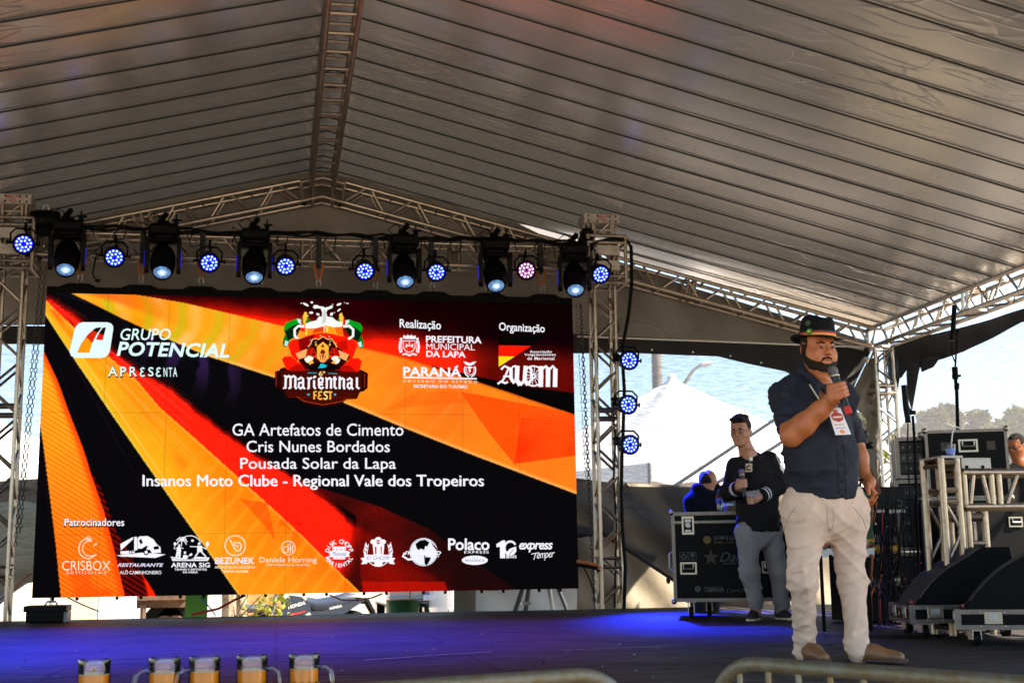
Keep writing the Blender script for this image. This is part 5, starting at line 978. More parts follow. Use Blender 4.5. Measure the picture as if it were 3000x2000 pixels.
# hat
hat=thing('hat','black felt hat with a red and gold striped band on the speaking man','hat',L1(0,0,.06)); HMm=Matrix(HM.tolist()); HTM=Matrix.Translation(Vector(L1(0,-.012,.052)))@(HMm@Matrix.Rotation(R(2),3,'X')@Matrix.Rotation(R(-3),3,'Y')).to_4x4()
FELT=mat('black_felt',(.006,.0055,.006),.9,bump=.2,bs=300,spec=.15)
def hatring(r,z,fx=.96,fy=1.16): return [HTM@Vector((r*fx*math.cos(a)*HT,(r*fy*math.sin(a))*HT,z(a)*HT if callable(z) else z*HT)) for a in [2*math.pi*i/40 for i in range(40)]]
mb=MB(); rings=[hatring(.098,.002),hatring(.096,.03),hatring(.091,.07),hatring(.083,lambda a:.108+.010*math.cos(2*a)*0+.008*math.sin(a)*-1),hatring(.066,lambda a:.124-.012*abs(math.sin(a))**4-.006*math.sin(a)),hatring(.035,lambda a:.122-.012*abs(math.cos(a))**.5*0-.010),hatring(.001,.100)]
vs_=[p for r_ in rings for p in r_]; mb.add(vs_,[(i*40+j,i*40+(j+1)%40,(i+1)*40+(j+1)%40,(i+1)*40+j) for i in range(len(rings)-1) for j in range(40)]); mb.build('crown',FELT,hat,180)
mb=MB(); brim=lambda a:-.006+.018*abs(math.cos(a))**2-.012*max(0,math.sin(a))
rings=[hatring(.096,.004),hatring(.118,lambda a:-.002+.004*abs(math.cos(a))-.006*max(0,math.sin(a))),hatring(.142,brim),hatring(.143,lambda a:brim(a)-.004),hatring(.118,lambda a:-.006+.004*abs(math.cos(a))-.006*max(0,math.sin(a))),hatring(.094,-.002)]
vs_=[p for r_ in rings for p in r_]; mb.add(vs_,[(i*40+j,i*40+(j+1)%40,(i+1)*40+(j+1)%40,(i+1)*40+j) for i in range(len(rings)-1) for j in range(40)]); mb.build('brim',FELT,hat,180)
hb=MB()
for k,(z0,z1) in enumerate(((.004,.013),(.013,.022),(.022,.031))):
    a0=hatring(.0995-.0*z0,z0+.002);a1=hatring(.0985,z1+.002); hb.add(a0+a1,[(j,(j+1)%40,40+(j+1)%40,40+j) for j in range(40)],k)
hb.build('hat_band',[mat('band_gold',(.75,.36,.02),.6),mat('band_red',(.62,.03,.015),.6),mat('band_black',(.006,.006,.006),.7)],hat,180)
for dz,ang,c1,c2 in((.072,26,(.012,.05,.03),(.10,.06,.02)),(.024,33,(.02,.20,.03),(.65,.50,.03))):
    a=R(ang); c=HTM@Vector((.100*.96*math.cos(a)*HT*(1.0 if dz<.05 else .93),.100*1.16*math.sin(a)*HT*(1 if dz<.05 else .93),dz*HT)); nrm=(HTM.to_3x3()@Vector((math.cos(a),math.sin(a)*.8,.1))).normalized(); Mp=Matrix.Translation(c)@nrm.to_track_quat('Z','Y').to_matrix().to_4x4()
    mb=MB(); mb.lathe([(.016,-.003),(.017,.003),(.015,.005)],18,Mp,k=0); mb.prism([(-.011,0),(0,.008),(.011,0),(0,-.008)],Mp@Matrix.Translation((0,0,.0052)),.0008,k=1); mb.build('pin',[mat('pin_ground_%d'%ang,c1,.4),mat('pin_mark_%d'%ang,c2,.4)],hat,40)
# shoes
LEA=mat('tan_leather',(.20,.085,.028),.45,var=.35,vs=22,bump=.15,bs=120)
def shoe(name,heel,toe,m,parent,w=.042,h=.06,sole=None,topa=None):
    heel=np.array(heel);toe=np.array(toe); d=(toe-heel)/np.linalg.norm(toe-heel); lo_=np.minimum(heel,toe)-.12; hi_=np.maximum(heel,toe)+.16; Sd=SDF(lo_,hi_,.0065); yw=math.atan2(d[1],d[0])
    Sd.cap(heel+[0,0,.045],heel+d*.10+[0,0,.045],.042,.040,.02); Sd.cap(heel+d*.08+[0,0,.04],toe-d*.050+[0,0,.024],.043,.030,.03); Sd.cap(heel+[0,0,.05],heel+np.array([0,0,.105]),.044,.042,.03); Sd.cut(lambda X:.012-X[...,2]); Sd.build(name,m,parent,1)
    mb=MB(); n=np.array([-d[1],d[0],0]); pts=[heel-d*.045,heel-d*.03+n*.036,heel+d*.06+n*.038,toe-d*.10+n*.046,toe-d*.04+n*.038,toe,toe-d*.04-n*.038,toe-d*.10-n*.046,heel+d*.06-n*.036,heel-d*.03-n*.034]
    mb.prism([(p[0],p[1]) for p in pts],Matrix.Translation((0,0,.002)),.018); mb.build('sole',sole or mat('brown_sole',(.05,.025,.012),.7),parent,30)
fL=atz(2362,1912,0); fR=atz(2500,1922,0)
shoe('shoe',V3(aL)*[1,1,0],V3(aL)*[1,1,0]+[.02,-.24,0],LEA,pr); shoe('shoe',V3(aR)*[1,1,0]+[-.01,.02,0],V3(aR)*[1,1,0]+[.19,-.17,0],LEA,pr)
SEAM=mat('dark_seam_thread',(.42,.285,.20),.9)
def surf(px,py,y0=-.5,obj=None):
    dg=bpy.context.evaluated_depsgraph_get(); o_=Vector((0,0,CH)); d=(fw*F+cr*(px-1500)-cu*(py-1000)).normalized(); inv=obj.matrix_world.inverted(); h_,loc,nr,_i=obj.ray_cast(inv@o_,(inv.to_3x3()@d).normalized()); return (obj.matrix_world@loc,(obj.matrix_world.to_3x3()@nr)) if h_ else (None,None)
bpy.context.view_layer.update(); TRO=[c for c in pr.children if c.name.startswith('trousers')][0]; SHO=[c for c in pr.children if c.name.startswith('shirt')][0]
def seam(name,pts,obj,m,r=.0022,lift=.001):
    P_=[]
    for i in range(len(pts)-1):
        for k in range(6):
            t=k/6; a,b=surf(pts[i][0]+(pts[i+1][0]-pts[i][0])*t,pts[i][1]+(pts[i+1][1]-pts[i][1])*t,obj=obj)
            if a is not None: P_.append(a+b*lift)
    if len(P_)>2: mb=MB(); mb.tube(P_,r,5); mb.build(name,m,pr)
seam('pocket_seam',[(2330,1485),(2308,1520),(2296,1560)],TRO,SEAM,.0017); seam('pocket_seam',[(2500,1485),(2528,1520),(2540,1555)],TRO,SEAM,.0017); seam('fly_seam',[(2422,1480),(2424,1530),(2434,1566)],TRO,SEAM,.0015); seam('fly_seam',[(2440,1482),(2442,1530),(2436,1560)],TRO,SEAM,.001)
DSE=mat('shirt_seam_thread',(.004,.0045,.007),.9); seam('placket_edge',[(2452,1290),(2456,1360),(2458,1462)],SHO,DSE,.003,.0); seam('placket_edge',[(2474,1300),(2478,1370),(2480,1462)],SHO,DSE,.003,.0); seam('shoulder_seam',[(2290,1108),(2282,1150),(2292,1190)],SHO,DSE,.003,.0); seam('shirt_hem',[(2300,1446),(2350,1458),(2410,1464),(2470,1464),(2520,1448)],SHO,DSE,.0035,.0)
for y in(1310,1360,1410,1450):
    a,b=surf(2467,y,obj=SHO)
    if a is not None: mb=MB(); mb.lathe([(.001,.003),(.006,.0025),(.0065,0)],10,Matrix.Translation(a)@b.to_track_quat('Z','Y').to_matrix().to_4x4()); mb.build('button',BLK,pr)
# bracelet, badge, lanyard, folder, microphone
mb=MB(); c=waR; mb.tube([c+.036*(np.array([1,0,.3])*math.cos(a)+np.array([0,1,0])*math.sin(a)) for a in [k*.5236 for k in range(12)]],.006,6,closed=True); mb.build('bracelet',BLKM,pr)
mic('microphone','hand microphone with red end ring held at the speaking man mouth',V3(M1a*.52+M1b*.48),max_,L=.215,ring=True)
LAN=mat('cream_lanyard',(.5,.44,.30),.7)
mb=MB(); mb.tube([P(2372,1126,-.12),P(2392,1158,-.175),P(2410,1185,-.20),P(2440,1198,-.24)],.0045,6); mb.tube([P(2434,1138,-.12),P(2452,1170,-.20),P(2452,1196,-.235)],.0045,6)
bd=thing('name_badge','white event badge with a red emblem on the speaking man chest','badge',V3(P(2458,1235,-.23))); mb.build('lanyard',LAN,bd)
q=[P(2424,1197,-.225),P(2462,1194,-.24),P(2494,1272,-.235),P(2448,1274,-.215)]; nn=np.cross(q[1]-q[0],q[3]-q[0]); nn/=np.linalg.norm(nn); nn=nn if nn[1]<0 else -nn
mb=MB(); mb.add([p for p in q]+[p-nn*.003 for p in q],[(0,1,2,3),(7,6,5,4),(0,4,5,1),(1,5,6,2),(2,6,7,3),(3,7,4,0)]); mb.build('card',mat('white_card',(.78,.76,.80),.35),bd,None)
def onq(u,v,e=.0012): return q[0]*(1-u)*(1-v)+q[1]*u*(1-v)+q[2]*u*v+q[3]*(1-u)*v+nn*e
mb=MB(); mb.add([onq(*p) for p in((.12,.24),(.30,.18),(.40,.13),(.62,.13),(.72,.18),(.92,.24),(.92,.40),(.80,.46),(.52,.52),(.22,.46),(.12,.40))],[tuple(range(11))],0); mb.add([onq(.36,.06),onq(.66,.06),onq(.7,.12),onq(.34,.12)],[(0,1,2,3)],0); mb.add([onq(.2,.30,.0018),onq(.84,.30,.0018),onq(.84,.36,.0018),onq(.2,.36,.0018)],[(0,1,2,3)],2)
for v in(.60,.72): 
    for i in range(7): mb.add([onq(.14+.1*i,v),onq(.20+.1*i,v),onq(.20+.1*i,v+.035),onq(.14+.1*i,v+.035)],[(0,1,2,3)],0)
mb.add([onq(.5+.17*math.cos(a),.88+.075*math.sin(a)) for a in [k*.5236 for k in range(12)]],[tuple(range(12))],1); mb.build('badge_print',[mat('badge_red',(.42,.03,.02),.4),mat('badge_orange',(.85,.28,.08),.4),mat('badge_cream',(.8,.7,.6),.4)],bd,None)
mb=MB(); a_,b_,c_,d_=P(2516,1352,.10),P(2534,1340,.10),P(2578,1442,-.02),P(2560,1458,-.02); nx=np.array([.5,-.5,0])*.014; mb.add([a_,b_,c_,d_,a_+nx,b_+nx,c_+nx,d_+nx],[(0,1,2,3),(7,6,5,4),(0,4,5,1),(1,5,6,2),(2,6,7,3),(3,7,4,0)]); tag(mb.build('folder',mat('brown_leather_folder',(.10,.035,.015),.5,var=.3,vs=20)),'brown folder held down in the speaking man left hand','folder')
# ================================================================== the young man with glasses
Y2=10.85
P2=lambda x,y,dy=0:V3(at(x,y,Y2+dy))
p2=thing('person','young man in glasses and black striped sweatshirt standing beside the large road case','person',(P2(2230,1800)[0],Y2,0))
HY2=R(180-40); HM2=rotm(HY2,R(-6)); HM2=np.stack([np.cross(HM2[:,1],HM2[:,2]),HM2[:,1],HM2[:,2]],1); HC2=P2(2170,1264,0)
lo2=np.array([3.45,10.2,-.05]); hi2=np.array([4.95,11.5,1.85])
hL,hR=P2(2190,1560),P2(2256,1560,.05); k1,k2=P2(2196,1675,-.04),P2(2282,1675,0); a1,a2=P2(2215,1768,.0),P2(2290,1775,.06)
T=SDF(lo2,hi2,.010); T.cap(hL,hR,.100,.100,.04); T.cap(P2(2222,1530),P2(2222,1570),.11,.12,.03,flat=(1.1,.9))
for h_,k_,a_ in((hL,k1,a1),(hR,k2,a2)): T.cap(h_,k_,.105,.082,.04); T.cap(k_,a_,.085,.064,.04); T.cap(a_+[0,0,.03],a_,.07,.055,.02)
T.wrinkle(lambda X:crease(X,4,26,.008,4)+.8*(.005*np.sin(X[...,2]*60+X[...,0]*30+3*np.sin(X[...,0]*14))*np.exp(-((X[...,2]-.12)/.14)**2)+.004*np.sin(X[...,2]*26-X[...,0]*30+2*np.sin(X[...,2]*9))))
T.build('trousers',mat('grey_jersey',(.20,.187,.19),.9,var=.15,vs=8),p2,1)
s1,s2=P2(2157,1366,.02),P2(2254,1350,.06); e1=P2(2134,1442,-.04); h1=P2(2172,1426,-.26); e2=P2(2282,1424,.02); h2=P2(2212,1462,-.22)
S=SDF(lo2,hi2,.010); S.cap(s1,s2,.075,.075,.05); S.cap(P2(2208,1380,.04),P2(2218,1450,.04),.15,.155,.05,flat=(1.2,.85)); S.cap(P2(2218,1450,.04),P2(2222,1570,.03),.165,.178,.04,flat=(1.12,.95)); S.cap(P2(2196,1340,.03),P2(2202,1356,.02),.075,.10,.04)
S.cap(s1,e1,.078,.072,.04); S.cap(e1,e1+(h1-e1)*.72,.070,.052,.04); S.cap(s2,e2,.080,.070,.04); S.cap(e2,e2+(h2-e2)*.74,.068,.05,.04)
S.cut(lambda X:P2(2222,1556)[2]-X[...,2]); S.wrinkle(lambda X:crease(X,12,22,.008,5))
S.build('sweatshirt',mat('black_jersey',(.0055,.005,.006),.85,spec=.2),p2,1)
mb=MB()
for e_,h_ in((e1,h1),(e2,h2)):
    d=Vector((h_-e_).tolist()).normalized(); 
    for t in(.58,.68): c=Vector((e_+(h_-e_)*t).tolist()); Mx=Matrix.Translation(c)@d.to_track_quat('Z','Y').to_matrix().to_4x4(); mb.lathe([(.062,-.008),(.0635,0),(.062,.008)],20,Mx,cap=False)
for k in(0,.022): mb.tube([Vector((s2+np.array([.035+k,-.072,.045-k*.6])).tolist()),Vector((s2*.5+e2*.5+np.array([.058+k*.7,-.06,.02])).tolist()),Vector((e2+np.array([.045+k*.5,-.062,.03])).tolist())],.006,5)
mb.build('stripe',mat('white_trim',(.62,.60,.62),.7),p2,180)
Bd=SDF(lo2,hi2,.0068); L2=face(Bd,HC2,HM2,1.07,0); Bd.cap(HC2+[.025,.03,-.06],P2(2194,1340,.02),.062,.070,.03); Bd.cap(P2(2194,1338,.02),P2(2222,1530,.04),.065,.10,.05); Bd.cap(P2(2190,1330,-.03),P2(2192,1345,-.03),.05,.04,.02)
for h_,k_,a_ in((hL,k1,a1),(hR,k2,a2)): Bd.chain([P2(2222,1540),h_,k_,a_,a_*[1,1,0]+[0,0,.05]],[.09,.08,.05,.04,.038],.03)
for s_,e_,h_ in((s1,e1,h1),(s2,e2,h2)): Bd.chain([P2(2205,1385,.04),s_,e_,e_+(h_-e_)*.8],[.06,.055,.045,.032],.03)
m1=P2(2172,1378,-.30); m2=P2(2180,1440,-.34); ax=(m1-m2)/np.linalg.norm(m1-m2); mc=m2*.45+m1*.55-ax*.03; vw=V3(Vector((0,0,CH))-Vector(mc)); sd=np.cross(ax,vw); sd/=np.linalg.norm(sd); sd=sd if sd[0]>0 else -sd
grip(Bd,mc,ax,vw,sd,.018,1.02,e1+(h1-e1)*.8,.03)
hc=P2(2212,1462,-.26); Bd.ell(hc,(.042,.03,.034),.012); Bd.cap(e2+(h2-e2)*.8,hc,.03,.03,.02)
for i in range(4): b=hc+np.array([-.02,-.012,.016-.017*i]); Bd.chain([b,b+np.array([-.034,-.016,.0]),b+np.array([-.060+.004*i,-.004,-.004])],[.0105,.0098,.0085],.005)
Bd.chain([hc+np.array([-.005,-.02,.03]),hc+np.array([-.04,-.028,.034]),hc+np.array([-.062,-.022,.03])],[.012,.0105,.009],.006)
Bd.build('body',SK2,p2,1); eyes(L2,HM2,p2,1.07,(0,-.001))
for x in(-1,1): band('eyebrow',[(x*.016,.0885,.021),(x*.030,.090,.0255),(x*.048,.076,.021)],L2,[.004,.0048,.003],HAIR,p2)
band('lips',[(-.018,.086,-.064),(-.007,.092,-.061),(.007,.092,-.061),(.018,.086,-.064)],L2,.0038,mat('lips',(.30,.085,.06),.5),p2)
Hh=SDF(HC2-.2,HC2+.2,.0055); Hh.ell(L2(0,-.016,.042),np.array([.082,.102,.092])*1.07,.01,M=HM2)
for dx,dy,dz,r in((-.03,.06,.11,.03),(.01,.07,.112,.03),(.045,.05,.105,.028),(0,.01,.128,.04),(-.03,-.03,.12,.04),(.035,-.03,.12,.04),(-.05,.055,.085,.02)): Hh.ell(L2(dx,dy,dz),np.array([r,r*1.1,r*.55]),.02,M=HM2)
q=(Hh.coords()-HC2)@HM2/1.07; X=Hh.coords(); fr_=np.where(q[...,2]>.072,-1,q[...,1]-.030+np.clip(.05-q[...,2],0,.1)*.45); Hh.D=np.maximum.reduce([Hh.D+.004*np.sin(X[...,0]*130+X[...,2]*60)*np.sin(X[...,1]*140),-.035-q[...,2]+np.clip(q[...,1],-.05,.06)*.6,fr_]); Hh.build('hair',HAIR,p2,0)
gl=MB()
for x in(-1,1): gl.tube([L2(x*.033+.025*math.copysign(abs(math.cos(a))**.6,math.cos(a)),.098,.0+.0175*math.copysign(abs(math.sin(a))**.6,math.sin(a))) for a in [k*math.pi/8 for k in range(16)]],.0020,6,closed=True); gl.tube([L2(x*.058,.097,.008),L2(x*.078,.07,.009),L2(x*.084,-.005,.008)],.0019,6)
gl.tube([L2(-.009,.1,.004),L2(0,.103,.006),L2(.009,.1,.004)],.0019,6); gl.build('glasses',mat('dark_frame',(.02,.018,.018),.3),p2,180)
TRN=mat('black_suede',(.008,.008,.008),.7); SOL=mat('pale_sole',(.48,.43,.32),.6)
shoe('shoe',a1*[1,1,0]+[.01,.05,0],a1*[1,1,0]+[-.13,-.17,0],TRN,p2,sole=SOL); shoe('shoe',a2*[1,1,0]+[.0,.05,0],a2*[1,1,0]+[.02,-.22,0],TRN,p2,sole=SOL)
mic('microphone','microphone held low by the young man in glasses',m1*.40+m2*.60,ax,L=.20)
b2=thing('name_badge','small badge hanging on the black sweatshirt of the young man','badge',P2(2196,1365,-.14)); mb=MB(); c=[P2(2184,1358,-.16),P2(2204,1357,-.15),P2(2204,1381,-.17),P2(2184,1382,-.18)]; mb.add(c+[v+[0,.004,0] for v in c],[(3,2,1,0),(4,5,6,7),(0,1,5,4),(1,2,6,5),(2,3,7,6),(3,0,4,7)]); mb.build('card',mat('badge_tan',(.42,.33,.25),.4),b2,None)
mb=MB(); mb.tube([P2(2194+6*math.cos(a),1370+6.5*math.sin(a),-.176) for a in [R(40+30*i) for i in range(10)]],.008,6); mb.build('badge_print',mat('badge_brown',(.16,.07,.03),.5),b2); mb=MB(); mb.box(P2(2199,1344,-.135),(.03,.015,.03)); mb.tube([P2(2199,1346,-.135),P2(2195,1358,-.155)],.006,5); mb.build('clip',STEEL,b2)
mb=MB(); c=[P2(2180,1440,-.30),P2(2224,1434,-.24),P2(2229,1446,-.36),P2(2190,1452,-.42)]; mb.add(c+[v-[0,0,.006] for v in c],[(0,1,2,3),(7,6,5,4),(0,4,5,1),(1,5,6,2),(2,6,7,3),(3,7,4,0)]); tag(mb.build('paper_sheet',mat('dim_paper',(.30,.29,.31),.7)),'folded sheets of paper in the young man left hand','paper')
# ================================================================== figure bent behind the case, and the one at the far right
Y3=12.9; P3=lambda x,y,dy=0:V3(at(x,y,Y3+dy))
p3=thing('person','person in navy hooded top seen from behind the road case','person',(P3(2065,1700)[0],Y3,0)); c=P3(2065,1600)
B_=SDF(c-[.55,.5,1.0],c+[.55,.5,1.4],.012); B_.ell(P3(2076,1408),(.085,.10,.115),.02); B_.cap(P3(2076,1420),P3(2066,1450),.06,.08,.03); B_.cap(P3(2066,1460),P3(2066,1600),.14,.15,.04); 
for x in(2050,2082): B_.cap(P3(x,1600),P3(x,1780),.09,.06,.03)
for x in (2056,2098): B_.ell(P3(x,1416),(.02,.02,.03),.01)
B_.build('body',SK2,p3,1)
S=SDF(c-[.55,.5,1.0],c+[.55,.5,1.4],.012); S.cap(P3(2040,1470),P3(2094,1470),.11,.11,.05); S.cap(P3(2066,1470),P3(2066,1620),.17,.19,.05,flat=(1.15,.9)); S.cap(P3(2036,1472),P3(2024,1560,-.1),.10,.08,.05); S.cap(P3(2098,1472),P3(2106,1560,-.1),.10,.08,.05)
for t in range(9): a=R(-20+27.5*t); S.ell(P3(2069,1432)+[.10*math.cos(a),.07*math.sin(a)-.02,.012*math.sin(a)],(.055,.05,.05),.03)
S.wrinkle(lambda X:.008*np.sin(X[...,2]*26+X[...,0]*20)); S.build('hooded_top',mat('navy_fleece',(.003,.005,.011),.9,spec=.1),p3,1)
S=SDF(c-[.55,.5,1.0],c+[.55,.5,1.4],.012); S.ell(P3(2072,1404),(.088,.105,.11),.02); S.cut(lambda X:P3(2072,1412)[2]-.02-X[...,2]); S.cut(lambda X:(X[...,0]-P3(2070,1400)[0])*.9+(X[...,2]-P3(2070,1396)[2])*.55); S.build('hair',HAIR,p3,0)
T=SDF(c-[.55,.5,1.0],c+[.55,.5,1.4],.014)
for x in(2046,2086): T.cap(P3(x,1610),P3(x,1760),.11,.08,.04); T.cap(P3(x,1760),P3(x,1800),.08,.075,.04)
T.build('trousers',mat('black_trousers',(.008,.008,.010),.8),p3,1)
Y4=11.6; P4=lambda x,y,dy=0:V3(at(x,y,Y4+dy)); c=P4(2985,1330)
p4=thing('person','person with glasses at the far right edge behind the truss desk','person',(c[0],Y4,0)); HM4=rotm(R(180-62),R(-10)); HM4=np.stack([np.cross(HM4[:,1],HM4[:,2]),HM4[:,1],HM4[:,2]],1); hc4=P4(2978,1308)
B_=SDF(c-[.5,.45,1.5],c+[.75,.45,.35],.009); L4=face(B_,hc4,HM4,1.0); B_.cap(hc4+[0,.02,-.06],P4(2992,1370),.055,.06,.03); B_.cap(P4(2996,1380),P4(3000,1600),.12,.13,.04)
for x in(2980,3030): B_.cap(P4(x,1600),P4(x,1790),.09,.06,.03)
B_.build('body',SK1,p4,1); eyes(L4,HM4,p4)
Hh=SDF(hc4-.2,hc4+.2,.007); Hh.ell(L4(0,-.014,.04),np.array([.081,.102,.092]),.01,M=HM4); q=(Hh.coords()-hc4)@HM4; Hh.D=np.maximum.reduce([Hh.D,-.04-q[...,2],np.where(q[...,2]>.075,-1,q[...,1]-.03)]); Hh.build('hair',HAIR,p4,0)
gl=MB()
for x in(-1,1): gl.tube([L4(x*.033+.024*math.cos(a),.098,.018*math.sin(a)) for a in [k*math.pi/6 for k in range(12)]],.003,6,closed=True); gl.tube([L4(x*.058,.097,.006),L4(x*.084,-.005,.006)],.003,6)
gl.tube([L4(-.009,.1,.004),L4(.009,.1,.004)],.003,6); gl.build('glasses',mat('dark_frame',(.02,.018,.018),.3),p4,180)
S=SDF(c-[.5,.45,1.5],c+[.75,.45,.35],.012); S.cap(P4(2962,1392),P4(3040,1392),.10,.10,.05); S.cap(P4(3000,1400),P4(3000,1560),.16,.17,.05,flat=(1.2,.9)); S.cap(P4(2955,1395),P4(2950,1490,-.1),.09,.075,.04); S.cap(P4(3045,1395),P4(3055,1490,-.1),.09,.075,.04); S.build('shirt',mat('black_jersey',(.0055,.005,.006),.85,spec=.2),p4,1)
T=SDF(c-[.5,.45,1.5],c+[.75,.45,.35],.014)
for x in(2980,3030): T.cap(P4(x,1590),P4(x,1795),.11,.07,.04)
T.build('trousers',mat('black_trousers',(.008,.008,.010),.8),p4,1)
# ================================================================== road cases, stands, monitors
PLY=mat('black_laminate',(.004,.004,.004),.5,spec=.08,bump=.06,bs=220); EDGE=mat('case_edge_aluminium',(.17,.145,.125),.42,1,var=.3,vs=30)
def rcase(o,lo,hi,lid=None,trim=.028,corners=True,name='shell',edge=None):
    lo=Vector(lo);hi=Vector(hi); edge=edge or EDGE; mb=MB(); mb.bb(lo,hi,bev=.004); mb.build(name,PLY,o,None)
    e=MB(); p=.003
    for ax in range(3):
        b,c=(ax+1)%3,(ax+2)%3
        for sb in(0,1):
            for sc in(0,1):
                l=[0,0,0];h=[0,0,0]; l[ax]=lo[ax]+.001;h[ax]=hi[ax]-.001
                l[b]=(lo[b]-p) if sb==0 else hi[b]-trim; h[b]=(lo[b]+trim) if sb==0 else hi[b]+p
                l[c]=(lo[c]-p*1.3) if sc==0 else hi[c]-trim; h[c]=(lo[c]+trim) if sc==0 else hi[c]+p*1.3
                e.bb([v+.0004*ax for v in l],[v+.0004*ax for v in h])
    if lid:
        for z in lid: e.bb((lo.x-.005,lo.y-.005,z-.012),(hi.x+.005,hi.y+.005,z+.012))
    e.build('edge_trim',edge,o,None)
    if corners:
        k=MB()
        for x in(lo.x,hi.x):
            for y in(lo.y,hi.y):
                for z in(lo.z,hi.z): k.ell((x,y,z),(.026,.026,.026),12,8)
        k.build('ball_corner',CHROME,o)
    r=MB(); n=int((hi.z-lo.z)/.16)
    for x in(lo.x+.012,hi.x-.012):
        for i in range(1,n+1): r.ell((x,lo.y-.005,lo.z+(hi.z-lo.z)*i/(n+1)),(.006,.004,.006),8,5)
    n=int((hi.x-lo.x)/.16)
    for z in(lo.z+.012,hi.z-.012):
        for i in range(1,n+1): r.ell((lo.x+(hi.x-lo.x)*i/(n+1),lo.y-.007,z),(.006,.004,.006),8,5)
    r.build('rivet',CHROME,o)
def caster(o,c,r=.045):
    mb=MB(); c=Vector(c); mb.lathe([(r*.3,-.02),(r,-.018),(r,.018),(r*.3,.02)],18,Matrix.Translation((c.x,c.y,r))@Matrix.Rotation(R(90),4,'Y')); w=mb.build('wheel',RUB,o)
    mb=MB(); 
    for s in(-1,1): mb.bb((c.x+s*.026-.004,c.y-.025,r*.8),(c.x+s*.026+.004,c.y+.03,c.z-.012))
    mb.bb((c.x-.045,c.y-.05,c.z-.012),(c.x+.045,c.y+.05,c.z)); mb.tube([(c.x-.032,c.y,r),(c.x+.032,c.y,r)],.009,8); mb.build('fork',STEEL,w)
def latch(o,c,w=.11,h=.165):
    mb=MB(); c=Vector(c); mb.bb((c.x-w/2,c.y-.006,c.z-h/2),(c.x+w/2,c.y-.001,c.z+h/2)); f=mb.build('latch',CHROME,o,None)
    mb=MB(); mb.bb((c.x-w*.36,c.y-.009,c.z-h*.38),(c.x+w*.36,c.y-.006,c.z+h*.38)); mb.build('recess',PLY,f,None)
    mb=MB(); mb.lathe([(.001,.012),(.022,.010),(.024,0)],16,Matrix.Translation((c.x,c.y-.008,c.z))@Matrix.Rotation(R(90),4,'X')); mb.box((c.x,c.y-.022,c.z),(.05,.008,.022),Matrix.Rotation(.5,3,'Y')); mb.bb((c.x-.028,c.y-.014,c.z+h*.16),(c.x+.028,c.y-.008,c.z+h*.34)); mb.bb((c.x-.028,c.y-.014,c.z-h*.36),(c.x+.028,c.y-.008,c.z-h*.24)); mb.build('turn_key',STEEL,f)
def handle(o,c,w=.15,h=.11):
    mb=MB(); c=Vector(c); mb.bb((c.x-w/2,c.y-.006,c.z-h/2),(c.x+w/2,c.y-.001,c.z+h/2)); f=mb.build('handle',CHROME,o,None)
    mb=MB(); mb.bb((c.x-w*.40,c.y-.009,c.z-h*.36),(c.x+w*.40,c.y-.0065,c.z+h*.36)); mb.build('recess',PLY,f,None)
    mb=MB(); mb.tube([(c.x-w*.3,c.y-.014,c.z+h*.3),(c.x-w*.3,c.y-.018,c.z-h*.05),(c.x+w*.3,c.y-.018,c.z-h*.05),(c.x+w*.3,c.y-.014,c.z+h*.3)],.008,8); mb.build('grip',STEEL,f)
DIM=mat('faded_grey_print',(.075,.072,.07),.6); DIMY=mat('faded_yellow_print',(.13,.08,.005),.6)
# large case behind the young man
YC=11.42; a=at(1983,1763,YC); b=at(2310,1500,YC); BIG=o=thing('road_case','large black road case on castors behind the young man, water bottle on top','road case',((a.x+b.x)/2,YC,0))
z0,z1=a.z,at(1983,1499,YC).z; rcase(o,(a.x,YC,z0),(b.x,YC+.68,z1),lid=[at(1990,1528,YC).z])
latch(o,at(2022,1537,YC-.004)); latch(o,at(2245,1537,YC-.004)); handle(o,at(2024,1664,YC-.004)); handle(o,at(2250,1660,YC-.004))
for x in(2020,2070,2262): c=at(x,1763,YC+.1); caster(o,(c.x,YC+.1+(0 if x!=2070 else .42),z0),.05)
mb=MB(); c=at(1983,1642,YC+.2); mb.bb((a.x-.006,YC+.12,c.z-.13),(a.x-.001,YC+.22,c.z+.11)); mb.tube([(a.x-.004,YC+.17,c.z+.08),(a.x-.035,YC+.17,c.z+.06),(a.x-.035,YC+.17,c.z-.07),(a.x-.004,YC+.17,c.z-.10)],.01,8); mb.build('side_handle',STEEL,o)
pr_=MB(); XZ=lambda x,y:FRM(at(x,y,YC-.0045),(1,0,0),(0,0,1))
def pt(s,x0,y0,x1,y1,k,off=0,shear=0):
    A_=at(x0,y0,YC-.0045);B_=at(x1,y1,YC-.0045); text_on(pr_,s,FRM((A_+B_)/2,(1,0,0),(0,0,1)),w=B_.x-A_.x,h=A_.z-B_.z,off=off,shear=shear,k=k)
pt('SOM E LUZ CURITIBA',2095,1569,2230,1578,0,.015); pt('Som - Luz - Paineis',2095,1583,2200,1589,1,.01); pt('Dallas',2110,1617,2205,1643,0,-.008,.4); pt('audio e luz',2122,1645,2190,1652,0); pt('YAMAHA',2067,1718,2124,1734,0,.015); pt('DM7',2131,1725,2180,1734,0,-.005)
for (x,y,r,k) in((2050,1725,.027,0),(2076,1580,.035,1)): c=at(x,y,YC-.0045); pr_.add([(c.x+r*math.cos(t),c.y,c.z+r*math.sin(t)) for t in [i*math.pi/10 for i in range(20)]],[tuple(range(20))],k)
c=at(2087,1632,YC-.0045); pr_.add([(c.x+(.075 if i%2==0 else .03)*math.sin(i*math.pi/5),c.y,c.z+(.075 if i%2==0 else .03)*math.cos(i*math.pi/5)) for i in range(10)],[tuple(range(10))],2)
